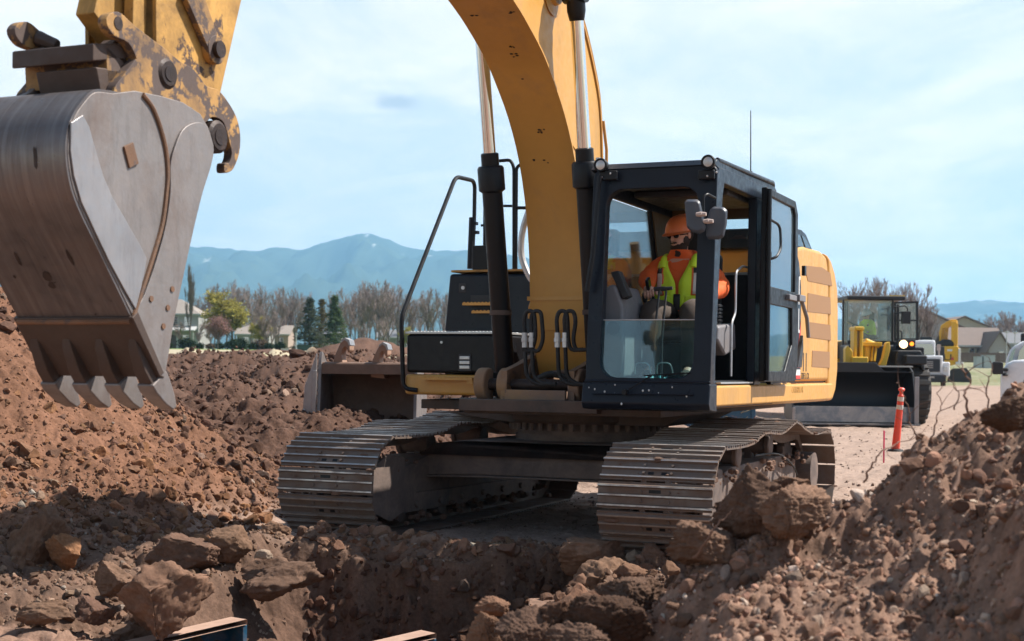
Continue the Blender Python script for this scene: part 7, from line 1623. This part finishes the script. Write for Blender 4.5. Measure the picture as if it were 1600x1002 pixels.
CF = conifer(51, 9, 2.2, 'conifer', leafm('dark_needles', (.085, .095, .06))); bpy.context.view_layer.update(); place(CF, 483, 172, 463, 'dark green conifer, the left one of the two', wide=1.7)
CF2 = conifer(52, 9, 2.2, 'conifer', leafm('green_needles', (.085, .115, .05))); bpy.context.view_layer.update(); place(CF2, 522, 175, 460, 'brighter green conifer, the right one of the two', wide=1.5)
CF3 = conifer(53, 9, 2., 'conifer', leafm('brown_needles', (.14, .11, .05)), 2500); bpy.context.view_layer.update(); place(CF3, 502, 180, 466, 'thin brownish conifer between the two green conifers', wide=1.6)
BG = leafm('dark_bush', (.03, .045, .02)); BU_ = bush(61, .9, 1.2, BG); BB2 = bush(62, .8, 1., leafm('brown_bush', (.13, .09, .06)))
bpy.context.view_layer.update()
for i, (px_, d_, t_, lb) in enumerate(((291, 168, 524, 'pointed dark shrub in front of the two storey house'), (312, 170, 534, 'low dark shrub under the bare tree by the house'), (343, 168, 533, 'dark shrub under the pink tree'), (362, 160, 528, 'tall dark shrub at the trunk of the yellow green tree'), (375, 162, 526, 'dark shrub right of the yellow green trunk'), (394, 165, 534, 'round dark shrub before the white low house'), (420, 165, 534, 'round dark shrub before the pinkish house'), (437, 167, 532, 'dark shrub right of the pinkish house'), (263, 166, 533, 'dark shrub beside the arm bucket edge'))): place(BU_, px_, d_, t_, lb, 'shrub', 'dark shrubs by the far houses')
for px_, d_, t_, lb in ((407, 166, 528, 'round brown shrub between the two pale houses'), (328, 169, 535, 'small brown shrub left of the pink tree')): place(BB2, px_, d_, t_, lb, 'shrub')
for px_, d_, pyt, lb in ((1573, 128, 520, 'thin street lamp, the left one of the two far right'), (1586, 126, 521, 'thin street lamp, the right one of the two far right'), (463, 150, 520, 'slim pale post in front of the dark conifer')):
    p = at(px_, pyt, d_); z = float(gheight(p.x, d_)[0]); m = MB(); o = empty('street_lamp' if px_ > 900 else 'sign_post', (p.x, d_, z), 0, lb, 'street lamp' if px_ > 900 else 'post'); m.cyl((0, 0, -.2), (0, 0, p.z - z), .06, .04, 8); m.build('pole', WTR, o)
    if px_ > 900: m = MB(); m.box((0, -.1, p.z - z + .06), (.28, .5, .12)); m.build('lamp_head', WTR, o, bevel=.03)
    else: m = MB(); m.bb(-.1, .1, -.02, .02, p.z - z - .4, p.z - z); m.build('marker', WTR, o)

# ------------------------------------------------------------------ mountains and air
RT_ = [(-900, 470), (-400, 420), (-200, 402), (0, 395), (150, 388), (285, 384), (330, 386), (400, 393), (430, 387), (470, 391), (510, 378), (540, 371), (565, 367), (585, 368), (610, 377), (640, 389), (680, 392), (725, 392), (800, 400), (900, 430), (1000, 465), (1100, 492), (1200, 503), (1300, 500), (1380, 491), (1440, 481), (1470, 474), (1490, 473), (1520, 470), (1545, 472), (1570, 476), (1600, 479), (1800, 492), (2200, 520), (2600, 540)]
NX, NY_ = 900, 70; pxs = np.linspace(-900, 2600, NX); DR_ = 6200.
tx = (pxs - CX) / FPX; rz_ = CAMH + (HY + (pxs - CX) * ROLL - np.interp(pxs, [a for a, b in RT_], [b for a, b in RT_])) / FPX * DR_
fr_ = np.linspace(0, 1.35, NY_); FX, FR_ = np.meshgrid(np.arange(NX), fr_); depth = 3600 + (DR_ - 3600) * FR_; X_ = tx[FX.astype(int)] * DR_ + 0 * FR_; H_ = rz_[FX.astype(int)] - 30
ff = np.where(FR_ <= 1, FR_ ** 1.25, 1 - (FR_ - 1) * 1.3); nz = fbm(X_ / 520, depth / 700, 6, 201, .52, True); n2_ = fbm(X_ / 60, depth / 60, 3, 205)
Z_ = 30 + H_ * ff + (nz - .2) * H_ * .42 * np.sin(np.pi * np.clip(FR_, 0, 1)) ** .8 * .8 + n2_ * 9
hc = np.array([.045, .062, .04])[None] * (1 + .6 * fbm(X_.ravel() / 150, depth.ravel() / 150, 4, 301))[:, None]
bald = sst(fbm(X_.ravel() / 210, depth.ravel() / 150, 4, 311), .18, .34) * (FR_.ravel() > .5) * (X_.ravel() > 1700); hc = hc * (1 - bald[:, None]) + np.array([.16, .15, .11])[None] * bald[:, None]
sn = sst(fbm(X_.ravel() / 60, depth.ravel() / 90, 5, 321), .44, .52) * .6 * sst(Z_.ravel(), 330, 430); hc = hc * (1 - sn[:, None]) + .8 * sn[:, None]
ix_ = np.arange(NX * NY_).reshape(NY_, NX); q_ = np.stack([ix_[:-1, :-1], ix_[:-1, 1:], ix_[1:, 1:], ix_[1:, :-1]], -1).reshape(-1, 4)
mm_ = newmat('mountain_forest'); t = NT(mm_); a = t.n('ShaderNodeAttribute'); a.attribute_name = 'Col'; t.bsdf(Base_Color=a.outputs['Color'], Roughness=1., Specular_IOR_Level=0.)
MO = np_mesh('hills', np.stack([X_.ravel(), depth.ravel(), Z_.ravel()], 1), q_, mm_, np.clip(hc, .01, .9)); tag(MO, kind='structure')
hz = MB(); hz.bb(-11000, 11000, -300, 9500, -2.6, 640.); hm = newmat('air'); t = NT(hm); v_ = t.n('ShaderNodeVolumePrincipled'); v_.inputs['Color'].default_value = (.36, .67, 1., 1); v_.inputs['Density'].default_value = 1.5e-4; v_.inputs['Anisotropy'].default_value = .2
t.l(v_.outputs[0], t.o.inputs['Volume']); HZ = hz.build('haze', hm, None, smooth=0); tag(HZ, kind='stuff')
